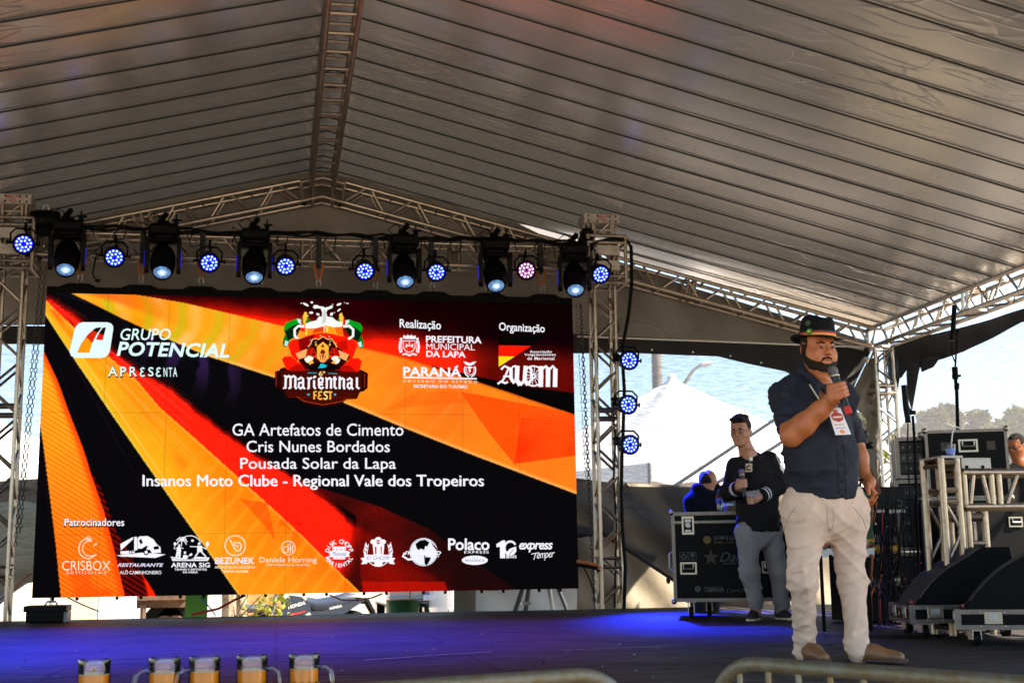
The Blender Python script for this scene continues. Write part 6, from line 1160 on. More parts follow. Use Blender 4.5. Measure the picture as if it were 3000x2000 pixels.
for x in(2010,2035):
    c=at(x,1628,YC-.0045); 
    for dx,dz,w,h in((-.033,0,.004,.07),(.033,0,.004,.07),(0,.035,.07,.004),(0,-.035,.07,.004)): pr_.box((c.x+dx,c.y,c.z+dz),(w,.0006,h),k=0)
    if x==2035: pr_.add([(c.x+p,c.y,c.z+q) for p,q in((-.018,.026),(.018,.026),(.015,.002),(.003,-.006),(.003,-.02),(.014,-.026),(-.014,-.026),(-.003,-.02),(-.003,-.006),(-.015,.002))],[tuple(range(10))],0)
    else:
        pr_.ell((c.x,c.y,c.z+.014),(.011,.001,.012),10,6,k=0)
        for s in(-1,1): pr_.add([(c.x+s*p,c.y,c.z+q) for p,q in((.004,-.028),(.012,-.028),(.026,-.004),(.024,.012),(.016,-.002),(.005,-.012))],[tuple(range(6))],0)
c=at(2050,1725,YC-.0052)
for i in range(3): t=i*math.pi/3+math.pi/6; pr_.box(c,(.034,.0006,.003),Matrix.Rotation(t,3,'Y'),k=3)
pr_.build('print',[DIM,DIMY,mat('faint_brown_print',(.03,.018,.008),.6),PLY],o,None)
BIG.rotation_euler=(0,0,R(-19))
# bottle and small box on it
zt=z1+.005; c=at(2109,1497,YC+.22); c.z=zt
o=thing('water_bottle','clear plastic water bottle with blue cap and label on the large road case','bottle',c); GL=clear_mat('clear_plastic',(.88,.92,.97),.08,1.45,1.6)
mb=MB(); M=Matrix.Translation(c); mb.lathe([(.001,.002),(.030,.002),(.033,.01),(.031,.035),(.033,.05),(.031,.065),(.032,.075),(.032,.125),(.031,.135),(.028,.15),(.018,.172),(.0135,.18),(.0135,.192)],20,M,cap=False); mb.build('bottle_body',GL,o)
mb=MB(); mb.lathe([(.0325,.078),(.0328,.08),(.0328,.122),(.0325,.124)],20,M,cap=False); mb.build('label_band',mat('blue_label',(.01,.02,.35),.4),o)
mb=MB(); mb.lathe([(.001,.208),(.0145,.207),(.0155,.188),(.0145,.186)],16,M,cap=False); mb.build('cap',mat('blue_cap',(.02,.04,.55),.4),o)
c=at(2142,1494,YC+.25); c.z=zt; mb=MB(); mb.box(c+Vector((0,0,.03)),(.13,.16,.055),bev=.006); tag(mb.build('cardboard_box',mat('brown_card',(.09,.06,.035),.8)),'small flat brown box beside the water bottle','box')
c=at(2140,1480,YC+.35); c.z=zt; mb=MB(); mb.box(c+Vector((0,.08,.045)),(.10,.07,.09),bev=.008); mb.box(c+Vector((.0,.042,.055)),(.05,.004,.05),Matrix.Rotation(.3,3,'Y'),k=1); tag(mb.build('tissue_pack',[mat('pale_blue_pack',(.25,.4,.6),.5),mat('white_paper',(.75,.75,.78),.6)]),'pale blue and white pack behind the brown box','pack')
# small black case at the far left of the back edge
a=at(74,1815,13.7); b=at(196,1772,13.7); o=thing('tool_case','small black case with grey handle on the stage under the left of the screen','case',((a.x+b.x)/2,13.85,0)); mb=MB(); mb.bb((a.x,13.7,0.0),(b.x-.03,14.0,b.z-.03),bev=.01); mb.build('shell',BLK,o)
mb=MB(); mb.bb((a.x-.02,13.68,b.z-.06),(b.x-.0,14.02,b.z),bev=.006); mb.build('lid',BLK,o); mb=MB(); c=at(150,1768,13.85); mb.tube([(c.x-.06,13.85,b.z),(c.x-.04,13.85,b.z+.035),(c.x+.04,13.85,b.z+.035),(c.x+.06,13.85,b.z)],.01,8); mb.build('handle',STEEL,o); mb=MB(); mb.bb((b.x-.03,13.72,.0),(b.x,14.0,b.z-.065)); mb.build('side_plate',mat('grey_plate',(.16,.16,.17),.5),o)
# rack stack, right
YK2=10.7; a=at(2642,1700,YK2); b=at(2830,1276,YK2)
PNK=EDGE
def rackbox(name,lab,x0,x1,yt,yb,Y,dep,units,grp='equipment racks'):
    a=at(x0,yb,Y);b=at(x1,yt,Y); a2=at(x0,yt,Y); o=thing(name,lab,'equipment rack',((a.x+b.x)/2,Y,a.z),grp); lo=Vector((a.x,Y,a.z)); hi=Vector((b.x,Y+dep,a2.z)); mb=MB(); t=.02
    mb.bb((lo.x,lo.y,lo.z),(lo.x+t,hi.y,hi.z)); mb.bb((hi.x-t,lo.y,lo.z),(hi.x,hi.y,hi.z)); mb.bb((lo.x+t,lo.y,lo.z),(hi.x-t,hi.y,lo.z+t)); mb.bb((lo.x+t,lo.y,hi.z-t),(hi.x-t,hi.y,hi.z)); mb.bb((lo.x+t,hi.y-.02,lo.z+t),(hi.x-t,hi.y,hi.z-t)); mb.build('shell',PLY,o,None)
    e=MB(); w=.03
    for x in(lo.x-.004,hi.x-w): e.bb((x,lo.y-.006,lo.z),(x+w+.004,lo.y+.03,hi.z))
    for z in(lo.z-.004,hi.z-w): e.bb((lo.x+w,lo.y-.005,z),(hi.x-w,lo.y+.03,z+w+.004))
    e.build('edge_trim',EDGE,o,None); n=len(units); H_=(hi.z-lo.z-.08)/n
    for i,k in enumerate(units):
        z=lo.z+.04+H_*i; f=MB(); f.bb((lo.x+.035,lo.y+.02,z+.004),(hi.x-.035,lo.y+.26,z+H_-.004)); u=f.build('rack_unit',mat('unit_%s'%k,{'d':(.008,.008,.009),'g':(.05,.05,.055),'p':(.02,.02,.022),'b':(.012,.016,.03)}[k],.45,spec=.3),o,None)
        d=MB(); rr=random.Random(i*7+len(lab)); m=int((hi.x-lo.x-.1)/.035)
        for j in range(m):
            x=lo.x+.055+j*(hi.x-lo.x-.11)/m; q=rr.random()
            if q<.35: d.ell((x,lo.y+.018,z+H_*.5),(.010,.006,.010),8,5,k=0)
            elif q<.55: d.bb((x,lo.y+.015,z+H_*.4),(x+.02,lo.y+.02,z+H_*.6),k=1)
            elif q<.62: d.ell((x,lo.y+.017,z+H_*.6),(.004,.004,.004),6,4,k=2)
        if d.v: d.build('control',[CHROME,mat('grey_button',(.2,.2,.21),.5),emi('red_indicator',(1,.2,.1),1,False)],u)
    o.rotation_euler=(0,0,R(-22)); return o,lo,hi
rackbox('equipment_rack','upper black rack with metal edges beside the case topped with the cup','2642' and 2642,2850,1278,1398,YK2,.55,'dgd')
rackbox('equipment_rack','middle black rack with tall blank panels behind the short microphone stand',2646,2850,1404,1612,YK2,.55,'gpdd')
rackbox('equipment_rack','lowest black rack on the floor under two stacked racks',2640,2850,1618,1782,YK2,.6,'dgp')
# case on top right
YA=10.3; a=at(2735,1460,YA); b=at(2932,1258,YA); o=thing('road_case','black case with metal edges and sprung handle behind the truss desk','road case',((a.x+b.x)/2,YA,a.z)); hi_=Vector((b.x,YA+.35,at(2735,1258,YA).z)); rcase(o,(a.x,YA,a.z),hi_,trim=.022); handle(o,at(2836,1305,YA-.004),.16,.11); M=XZ
mb=MB(); A_=at(2780,1306,YA-.005); mb.box(A_,(.09,.001,.075)); mb.box(at(2895,1306,YA-.005),(.07,.001,.075)); mb.build('print',mat('faint_brown_print',(.03,.018,.008),.6),o,None); o.rotation_euler=(0,0,R(-22))
a=at(2735,1790,YA); b=at(2935,1462,YA); o=thing('road_case','tall black case on the floor behind the truss desk','road case',((a.x+b.x)/2,YA,0)); rcase(o,(a.x,YA,.0),(b.x,YA+.4,b.z+.01),trim=.022); o.rotation_euler=(0,0,R(-22))
a=at(2860,1640,9.5); b=at(3160,1478,9.5); o=thing('road_case','black case with recessed handle under the truss desk beam','road case',((a.x+b.x)/2,9.8,0)); rcase(o,(a.x,9.5,0),(b.x,9.95,b.z),trim=.02); handle(o,at(2975,1528,9.495),.12,.08)
mb=MB(); mb.bb((a.x+.1,9.35,0),(a.x+.5,9.49,.15),bev=.01); tag(mb.build('storage_case',BLK),'low black trunk on the floor in front of the case under the desk','trunk')
# truss desk
YD=8.15
o=thing('truss_desk','waist high desk built of silver truss at the right edge','truss desk',(at(2900,1640,YD).x,YD,0)); zt_=at(2900,1383,YD).z; zb_=at(2900,1483,YD).z
X0=at(2822,1430,YD).x; X1=at(3250,1430,YD).x
WARM=mat('worn_silver_tube',(.33,.26,.19),.34,1,var=.35,vs=18,bump=.1,bs=60)
for z in(zt_,zb_):
    for y in(YD,YD+.25): mb=MB(); mb.tube([(X0,y,z),(X1,y,z)],.025,12); mb.build('chord',WARM,o)
mb=MB(); J=at(2916,1430,YD).x
for y in(YD,):
    for x in(X0+.01,J-.025,J+.03,X1): mb.tube([(x,y,zb_),(x,y,zt_)],.021,10)
    for x0,x1 in((X0+.04,J-.05),(J+.07,J+.34),(J+.40,J+.66)):
        m=(x0+x1)/2; mb.tube([(x0,y,zb_),(m-.03,y,zt_)],.016,8); mb.tube([(m+.03,y,zt_),(x1,y,zb_)],.016,8)
for x in(X0+.01,J,X1-.2):
    for z in(zt_,zb_): mb.tube([(x,YD,z),(x,YD+.25,z)],.016,8)
mb.build('lacing',WARM,o)
def leg(xa,xb,y0,y1,ztop):
    for x in(xa,xb):
        for y in(y0,y1): mb=MB(); mb.tube([(x,y,0),(x,y,ztop)],.025,12); mb.build('leg',WARM,o)
    mb=MB()
    for y in(y0,y1):
        for z in(ztop-.03,ztop-.22,ztop-.30,.05): mb.tube([(xa,y,z),(xb,y,z)],.022,8)
        n=2; h=(ztop-.34)/n
        for i in range(n): z=.05+h*i; mb.tube([(xa,y,z),(xb,y,z+h/2)],.014,8); mb.tube([(xb,y,z+h/2),(xa,y,z+h)],.014,8)
    for x in(xa,xb):
        for z in(ztop-.05,.3,.05): mb.tube([(x,y0,z),(x,y1,z)],.016,8)
    mb.build('leg_lacing',WARM,o)
leg(at(2760,1400,YD).x,at(2806,1400,YD).x,YD,YD+.25,at(2780,1340,YD).z)
leg(at(2848,1500,YD).x+.0,at(2897,1500,YD).x,YD+.06,YD+.30,zb_-.03)
mb=MB(); a=at(2816,1378,YD-.01); b=at(2900,1340,YD-.01); mb.bb((a.x,YD-.02,a.z+.012),(b.x,YD+.28,b.z),bev=.004); pl_=mb.build('top_plate',mat('grey_plate2',(.33,.31,.28),.5,.6,var=.3,vs=16),o)
for x in(2833,2880): c=at(x,1367,YD-.024); mb=MB(); mb.ell(c,(.012,.006,.012),10,6); mb.build('bolt',BLKM,pl_)
zp=at(2780,1340,YD).z
c=Vector((at(2786,1340,YD+.12).x,YD+.12,zp+.012)); mb=MB(); mb.bb((at(2752,1340,YD).x,YD-.03,zp-.004),(at(2814,1340,YD).x,YD+.29,zp+.012)); mb.build('leg_cap',mat('grey_plate2',(.33,.31,.28),.5,.6),o,None)
o=thing('plastic_cup','clear plastic cup with a bent straw on the corner of the truss desk','cup',c); M=Matrix.Translation(c); mb=MB(); mb.lathe([(.001,.003),(.024,.003),(.025,.0),(.036,.088),(.038,.09),(.036,.0905),(.0345,.088),(.0235,.004)],20,M,cap=False); mb.build('cup_wall',GL,o)
mb=MB(); mb.lathe([(.0255,.012),(.0348,.06)],20,M,cap=False); mb.build('print_band',mat('blue_white_print',(.15,.25,.6),.5),o); mb=MB(); mb.tube([c+Vector((.01,0,.01)),c+Vector((.012,0,.10)),c+Vector((.025,0,.17)),c+Vector((.06,.02,.215)),c+Vector((.10,.03,.205))],.0045,6); mb.build('straw',mat('white_straw',(.6,.6,.58),.5),o)
# microphone stands
def stand(name,lab,pts,r,base,Y,tri=True):
    o=thing(name,lab,'microphone stand',base); mb=MB(); P_=[at(x,y,Y) for x,y in pts]; P_=[Vector((base[0],base[1],.12 if tri else base[2]))]+P_ if base else P_
    mb.tube(P_,r,10); mb.build('pole',BLKM,o)
    if tri:
        for k in range(3): t=k*2.094+.5; mb=MB(); mb.tube([(base[0],base[1],.16),(base[0]+.28*math.cos(t),base[1]+.28*math.sin(t),.012)],.010,8); mb.build('leg',BLKM,o)
    return o
Y_=11.3; b=at(2808,1300,Y_); o=stand('microphone_stand','tall black microphone stand rising above the case against the net',[(2806,1255),(2803,1150),(2799,1105)],.017,(b.x,Y_,0),Y_)
mb=MB(); mb.tube([at(2799,1110,Y_),at(2797,1075,Y_)],.028,10); mb.tube([at(2790,1102,Y_),at(2814,1100,Y_)],.012,8); mb.tube([at(2803,1140,Y_),at(2803,1122,Y_)],.024,10); mb.build('clutch',BLKM,o)
mb=MB(); mb.tube([at(2798,1085,Y_),at(2803,1000,Y_),at(2802,965,Y_)],.009,8); mb.tube([at(2798,1060,Y_),at(2789,1040,Y_),at(2789,1000,Y_)],.006,6); mb.box(at(2803,970,Y_),(.03,.03,.05)); mb.build('boom',BLKM,o)
mb=MB(); mb.tube([at(2788,998,Y_),at(2793,960,Y_),at(2796,895,Y_)],[.024,.025,.023],14); tag(mb.build('pencil_microphone',BLK),'long black microphone on top of the tall stand','microphone')
Y_=9.4; b=at(2690,1700,Y_); o=stand('microphone_stand','short black microphone stand in front of the racks beside the speaking man',[(2688,1560),(2680,1300),(2674,1218)],.011,(b.x,Y_,0),Y_)
mb=MB(); mb.tube([at(2672,1212,Y_),at(2660,1195,Y_),at(2655,1180,Y_)],.016,8); mb.box(at(2672,1208,Y_),(.05,.03,.03)); mb.build('clip',BLKM,o)
mb=MB(); mb.tube([at(2661,1238,Y_),at(2654,1190,Y_),at(2648,1128,Y_)],[.022,.024,.022],14); tag(mb.build('pencil_microphone',BLK),'black microphone clipped to the short stand','microphone')
mb=MB(); mb.tube([at(2660,1240,Y_),at(2658,1330,Y_),at(2666,1450,Y_),at(2676,1600,Y_),at(2690,1760,Y_)],.006,6); tag(mb.build('microphone_cable',RUB),'thin cable hanging from the microphone on the short stand','cable')
Y_=9.0; b=at(2520,1500,Y_)
for (x0,y0,x1,y1,lab) in((2516,1252,2539,1278,'upper black drum microphone just right of the speaking man arm'),(2535,1308,2556,1302,'lower black drum microphone just right of the speaking man arm')):
    o=thing('drum_microphone',lab,'microphone',at(x1,y1,Y_)); A_,B_=at(x0,y0,Y_),at(x1,y1,Y_); mb=MB(); mb.tube([A_,A_.lerp(B_,.55)],.022,12); mb.build('handle',BLK,o); mb=MB(); mb.tube([A_.lerp(B_,.55),A_.lerp(B_,.7),B_],[.022,.031,.026],14); mb.build('grille',mat('dark_grille',(.02,.02,.02),.4,.5),o)
    mb=MB(); mb.tube([A_,A_+Vector((-.03,.02,-.2)),Vector((b.x,Y_+.05,.9))],.009,6); mb.tube([Vector((b.x,Y_+.05,.9)),Vector((b.x,Y_+.05,.02))],.011,6); mb.build('stand',BLKM,o)
# floor monitors on their dollies
GRL=mat('black_grille_cloth',(.007,.007,.008),.45,bump=.5,bs=700,spec=.25)
def monitor(lab,corner,lab2,W_,L_,Hh_,rot):
    root=Vector(corner); Mr=Matrix.Translation(root)@Matrix.Rotation(rot,4,'Z')      # x: along the side, y: depth; faces -x
    f=lambda x,y,z:Mr@Vector((x,y,z))
    o=thing('monitor_dolly',lab2,'dolly',root,'monitor dollies'); zb,zt=.095,.205
    mb=MB(); q=MB()
    def rb(m,lo,hi): lo=Vector(lo);hi=Vector(hi); m.box(f(*((lo+hi)/2)),hi-lo,Mr.to_3x3())
    rb(mb,(.004,.004,zb),(L_-.004,W_-.004,zt)); mb.build('tray',PLY,o,None); mb=MB()
    for z in((zb-.003,zb+.024),(zt-.024,zt+.003)):
        rb(mb,(-.003,-.003,z[0]),(L_+.003,.02,z[1])); rb(mb,(-.003,W_-.02,z[0]),(L_+.003,W_+.003,z[1])); rb(mb,(-.0025,.02,z[0]+.001),(.02,W_-.02,z[1]-.001)); rb(mb,(L_-.02,.02,z[0]+.001),(L_+.0025,W_-.02,z[1]-.001))
    for x in(-.006,L_-.03):
        for y in(-.006,W_-.03): rb(mb,(x,y,zb-.005),(x+.036,y+.036,zt+.005))
    mb.build('edge_trim',EDGE,o,None)
    r=MB()
    for i in range(1,7): r.ell(f(L_*i/7,-.006,zb+.016),(.006,.004,.006),8,5); r.ell(f(L_*i/7,-.006,zt-.016),(.006,.004,.006),8,5)
    r.build('rivet',CHROME,o)
    for x,y,s in((L_*.22,-.004,0),(L_*.78,-.004,0),(-.004,W_*.25,1),(-.004,W_*.72,1)):
        mb=MB(); c=f(x,y,(zb+zt)/2+.01); Rr=Mr.to_3x3()@(Matrix.Rotation(R(-90),3,'Z') if s else Matrix.Identity(3)); mb.box(c,(.10,.008,.075),Rr,bev=.003); l_=mb.build('latch',CHROME,o,None); mb=MB(); mb.box(c+Rr@Vector((0,-.008,.006)),(.055,.01,.04),Rr); mb.build('turn_key',STEEL,l_,None)
    mb=MB(); 
    for x,y,s in((L_*.5,-.0015,0),(-.0015,W_*.5,1)):
        Rr=Mr.to_3x3()@(Matrix.Rotation(R(-90),3,'Z') if s else Matrix.Identity(3)); c=f(x,y,(zb+zt)/2); mb.add([c+Rr@Vector((a,-.003,b)) for a,b in((-.03,0),(0,.022),(.03,0),(.022,0),(.022,-.018),(-.022,-.018),(-.022,0))],[tuple(range(7))])
    mb.build('arrow_mark',mat('yellow_mark',(.28,.17,.01),.6),o,None)
    for x in(.10,L_-.10):
        for y in(.08,W_-.08):
            c=f(x,y,0); caster(o,(c.x,c.y,zb),.04)
    s=thing('floor_monitor',lab,'loudspeaker',f(L_/2,W_/2,zt),'curved floor monitors'); prof=[(.05,0)]; n=14
    for i in range(n+1): t=i/n; a=R(8+74*t); prof.append((.05+L_*.62*t,Hh_*(t+.13*math.sin(math.pi*t)+.04*math.sin(2*math.pi*t))))
    prof+= [(L_*.93,Hh_),(L_-.03,Hh_*.62),(L_-.03,0)]
    MM=Mr@Matrix(((1,0,0,0),(0,0,1,.03),(0,1,0,zt+.001),(0,0,0,1))); mb=MB(); mb.prism(prof,MM,W_-.06); mb.build('cabinet',mat('black_speaker_paint',(.003,.003,.003),.55,spec=.08),s,None)
    mb=MB(); g=[(x-.006*math.cos(0),z+.004) for x,z in prof[1:n+2]]; ys=(.055,W_-.055); vs=[f(x,y,zt+z) for x,z in g for y in ys]; mb.add(vs,[(2*i,2*i+1,2*i+3,2*i+2) for i in range(n)]); mb.build('grille',GRL,s,180)
    mb=MB(); e=[f(x-.003,.05,zt+z+.003) for x,z in prof[2:n+2]]; mb.tube(e,.005,5); e=[f(x-.003,W_-.05,zt+z+.003) for x,z in prof[2:n+2]]; mb.tube(e,.005,5); mb.build('grille_edge',mat('worn_black_edge',(.10,.10,.10),.35,.6),s)
    mb=MB(); mb.box(f(.045,W_*.25,zt+.02),(.012,.05,.018),Mr.to_3x3()); mb.build('badge',mat('small_red_badge',(.5,.03,.02),.4),s,None)
c1=atz(2672,1868,0); monitor('curved black floor monitor farther from the barrier, grille turned to the speaking man',c1,'wheeled metal edged tray under the farther floor monitor',.62,.72,.37,R(-14))
c2=atz(2806,1890,0); monitor('curved black floor monitor nearest the barrier at the right edge',c2,'wheeled metal edged tray under the nearest floor monitor',.66,.95,.44,R(-29))
# draped table behind the speaking man, mixer desk, cable tangle
YT2=8.9; a=at(2395,1628,YT2); b=at(2552,1440,YT2); o=thing('draped_table','small table draped in green, gold and red cloth behind the speaking man','table',((a.x+b.x)/2,YT2+.2,0)); W2=b.x-a.x
def drape(z0,z1,off,m,name,nu=60):
    mb=MB(); per=[(a.x,YT2),(b.x,YT2),(b.x,YT2+.4),(a.x,YT2+.4)]
    def fn(u,v):
        q=(u*4)%4; i=int(q)%4; t=q-int(q); p,r_=per[i],per[(i+1)%4]; x=p[0]+(r_[0]-p[0])*t; y=p[1]+(r_[1]-p[1])*t; k=1+(off+.03*(1-v)*math.sin(u*70))*.8; cx,cy=(a.x+b.x)/2,YT2+.2
        return (cx+(x-cx)*k,cy+(y-cy)*k,z0+(z1-z0)*v+(.012*math.sin(u*140) if v==0 else 0))
    mb.grid(fn,nu*3,4); return mb.build(name,m,o,180)
zz=lambda y:at(2420,y,YT2).z
drape(zz(1605),zz(1440),.0,mat('green_cloth',(.005,.045,.02),.8),'cloth'); drape(zz(1590),zz(1580),.012,mat('gold_trim',(.35,.22,.01),.6),'gold_band'); drape(zz(1600),zz(1594),.012,mat('red_trim',(.25,.02,.01),.6),'red_band'); drape(zz(1628),zz(1606),.006,mat('white_fringe',(.55,.53,.50),.8),'fringe')
mb=MB(); mb.bb((a.x-.01,YT2-.01,b.z),(b.x+.01,YT2+.41,b.z+.02)); mb.build('table_top',PLY,o,None)
for x in(a.x+.04,b.x-.04):
    for y in(YT2+.04,YT2+.36): mb=MB(); mb.tube([(x,y,0),(x,y,b.z)],.014,8); mb.build('leg',BLKM,o)
YM=10.2; a=at(2520,1500,YM); b=at(2650,1425,YM); o=thing('mixing_desk','black mixing desk in a case behind the speaking man hand','mixer',((a.x+b.x)/2,YM+.3,a.z)); mb=MB(); mb.bb((a.x-.1,YM,a.z),(b.x,YM+.5,b.z),bev=.01); mb.build('housing',BLK,o); mb=MB(); mb.bb((a.x-.1,YM-.004,a.z-.004),(b.x,YM+.03,a.z+.02)); mb.build('edge_trim',EDGE,o,None)
mb=MB(); c=at(2634,1473,YM-.004); mb.tube([(c.x+.025*math.cos(t),c.y,c.z+.025*math.sin(t)) for t in [k*.3927 for k in range(16)]],.003,5,closed=True); mb.build('logo_ring',DIM,o)
a=at(2560,1790,YM); b=at(2640,1500,YM); o=thing('patch_rack','black connector rack crammed with plugs under the mixing desk','equipment rack',((a.x+b.x)/2,YM,0),'equipment racks'); mb=MB(); mb.bb((a.x-.15,YM+.05,0),(b.x-.01,YM+.5,at(2560,1503,YM).z)); mb.build('shell',PLY,o,None)
rr=random.Random(4); d=MB()
for i in range(90): x=rr.uniform(a.x-.1,b.x-.03); z=rr.uniform(.15,b.z-.05); d.tube([(x,YM+.05,z),(x+rr.uniform(-.01,.01),YM+.0-rr.random()*.03,z-rr.uniform(0,.02))],.009,7,k=0 if rr.random()<.6 else 1)
d.build('plug',[CHROME,BLK],o)
mb=MB(); 
for y_ in(1572,1700): q=at(2600,y_,YM); mb.bb((a.x-.14,YM+.03,q.z-.05),(b.x-.03,YM+.05,q.z+.02))
mb.build('panel',mat('dark_grey_panel',(.035,.035,.04),.5),o,None); mb=MB(); A_=at(2587,1583,YM+.025); B_=at(2615,1588,YM+.025); text_on(mb,'LINE',FRM((A_+B_)/2,(1,0,0),(0,0,1)),h=.02); mb.build('print',DIM,o,None)
YEL=mat('yellow_jacket',(.36,.20,.008),.6); 
for i,(x0,x1,y,lab) in enumerate(((2548,2578,1608,'left yellow plug end by the speaking man knee'),(2604,2636,1608,'right yellow plug end in front of the racks'))):
    o=thing('yellow_plug',lab,'plug',at(x0,y,9.9)); mb=MB(); mb.tube([at(x0,y,9.9),at(x1-8,y-2,9.9)],.028,12); mb.build('sleeve',YEL,o); mb=MB(); mb.tube([at(x1-8,y-2,9.9),at(x1,y-2,9.9)],.034,12); mb.build('collar',YEL,o); mb=MB(); mb.tube([at(x0,y,9.9),at(x0-6,y+30,9.95),at(x0-2,y+90,10.0),at(x0+10,1790,10.0)],.008,6); mb.build('lead',RUB,o)
RNG2=random.Random(11); cm=[RUB,mat('orange_cable',(.35,.09,.015),.6),mat('red_cable',(.35,.02,.02),.6),mat('white_cable',(.5,.5,.5),.6),mat('blue_cable',(.02,.05,.3),.6)]
cn=['black','orange','red','white','blue']
def cable(pts,r,k,lab):
    mb=MB(); mb.tube(pts,r,5); tag(mb.build('cable',cm[k]),lab%cn[k],'cable',cn[k]+' cables by the racks')
for i in range(34):
    x=RNG2.uniform(2545,2655); Y_=RNG2.uniform(9.4,10.1); y=RNG2.uniform(1400,1560); pts=[at(x,y,Y_)]; 
    for k in range(5): x+=RNG2.uniform(-16,14); y+=(1795-y)*RNG2.uniform(.2,.4); pts.append(at(x,y,Y_))
    pts.append(Vector((pts[-1].x-.05,Y_-.1,.01))); cable(pts,RNG2.choice((.004,.005,.007)),(1 if i in(7,23) else 2 if i==15 else 4 if i==28 else 0),'%s cable hanging in the tangle between the speaking man and the racks')
for i in range(12):
    x=RNG2.uniform(2470,2690); y=RNG2.uniform(1770,1800); c=atz(x,y,.012); pts=[c+Vector((.12*math.cos(t)*RNG2.uniform(.7,1.4),.10*math.sin(t),.004*k)) for k,t in enumerate([RNG2.uniform(0,2)+j*.7 for j in range(8)])]; cable(pts,.008,(2 if i==4 else 3 if i==9 else 0),'%s cable looped on the floor beside the racks')
# tape and grit on the floor
TAPE=mat('worn_silver_tape',(.45,.43,.42),.3,.4)
for p,q,w,lab in(((1060,1927),(1440,1905),.022,'long strip of worn pale tape on the stage floor below the screen'),((1640,1899),(1960,1886),.02,'strip of worn pale tape on the blue lit stage floor')):
    a=atz(*p,.004);b=atz(*q,.004); n=Vector((-(b-a).y,(b-a).x,0)).normalized()*w; mb=MB(); mb.grid(lambda u,v:((lambda c:(c.x,c.y,fz(c.x,c.y)-.003))(a.lerp(b,u)+n*(v-.5)*(.5+.5*abs(math.sin(u*23))))),60,1); tag(mb.build('floor_tape',TAPE,smooth=None),lab,'tape')
mb=MB(); rr=random.Random(2)
for i in range(60):
    c=atz(rr.uniform(0,2000),rr.uniform(1800,1990),0); c.z=fz(c.x,c.y)-.004; s=rr.uniform(.003,.008); mb.box(c,(s*2,s,s*.5),Matrix.Rotation(rr.uniform(0,3),3,'Z'),k=rr.choice((0,0,1)))
d=mb.build('floor_debris',[mat('pale_grit',(.4,.36,.3),.9),BLKM],smooth=None,origin=(0,0,0)); struct(d,'stuff')
# ================================================================== beer mugs and crowd barriers in front
BEER=mat('amber_beer',(1,.30,.006),.2,spec=.3); BEER.node_tree.nodes['Principled BSDF'].inputs['IOR'].default_value=1.34
GLS=clear_mat('mug_glass',(.96,.97,.96),.04,1.5,1.4)
def mug(x,lab,rot,first=None):
    d=4.72; c=at(x,2122,d); c=Vector((c.x,d,.0))
    o=thing('beer_mug',lab,'beer mug',c,'beer mugs along the stage edge',rz=rot)
    ORI[o.name]=Vector((0,0,0)); Rr=.054; Hm=.212
    mb=MB(); n=32; prof_o=[(.048,0),(.052,.004),(.055,.02),(.055,.05),(.0545,.10),(.0535,.15),(.0535,.19),(.0545,.208),(.0535,Hm)]; prof_i=[(.0505,Hm-.002),(.0495,.19),(.0490,.12),(.049,.03),(.046,.016),(.001,.014)]
    mb.lathe(prof_o+prof_i,n,cap=False); mb.lathe([(.001,0),(.048,0)],n,cap=False); mb.build('glass_body',GLS,o,60)
    mb=MB()
    for r_ in range(3):
        for i in range(12): a=2*math.pi*(i+.5*r_)/12; mb.ell((.0545*math.cos(a),.0545*math.sin(a),.035+.036*r_),(.011,.011,.015),8,6,Matrix.Rotation(a,4,'Z')@Matrix.Diagonal((.35,1,1,1)))
    mb.build('glass_dimple',GLS,o,180)
    mb=MB(); mb.lathe([(.001,.0165),(.0445,.0135),(.0496,.03),(.0496,.12),(.0498,.160),(.0492,.1615),(.001,.1615)],n,cap=False); mb.build('beer',BEER,o,60); mb=MB(); mb.lathe([(.001,.167),(.03,.1685),(.046,.167),(.0494,.164),(.0494,.1622),(.001,.1622)],n,cap=False); mb.build('highlight_disc',mat('cream_highlight',(.75,.66,.48),.8,bump=.5,bs=160),o)  # cream disc added on the beer, painting in the bright highlights of the glass
    mb=MB(); mb.tube([(.050,0,.165),(.072,0,.172),(.094,0,.155),(.100,0,.115),(.092,0,.07),(.070,0,.045),(.050,0,.045)],[.008,.009,.0095,.0095,.0095,.009,.008],10); mb.build('handle',GLS,o,180)
    return o
m0=mug(270,'beer mug standing alone at the left of the five',R(100)); 
for x,lab,r_ in((477,'second beer mug from the left, handle turned left',R(190)),(595,'middle beer mug of the five on the stage edge',R(200)),(735,'beer mug right of the middle one, handle pointing right',R(-12)),(889,'beer mug at the right end of the row below the screen',R(-8))):
    c=at(x,2122,4.72); dup(m0,(c.x,4.72,0),r_,lab)
GALV=mat('weathered_galvanised_tube',(.13,.135,.11),.55,.6,var=.45,vs=26,dirt=(.12,.085,.03),bump=.15,bs=60)
ZR=.232
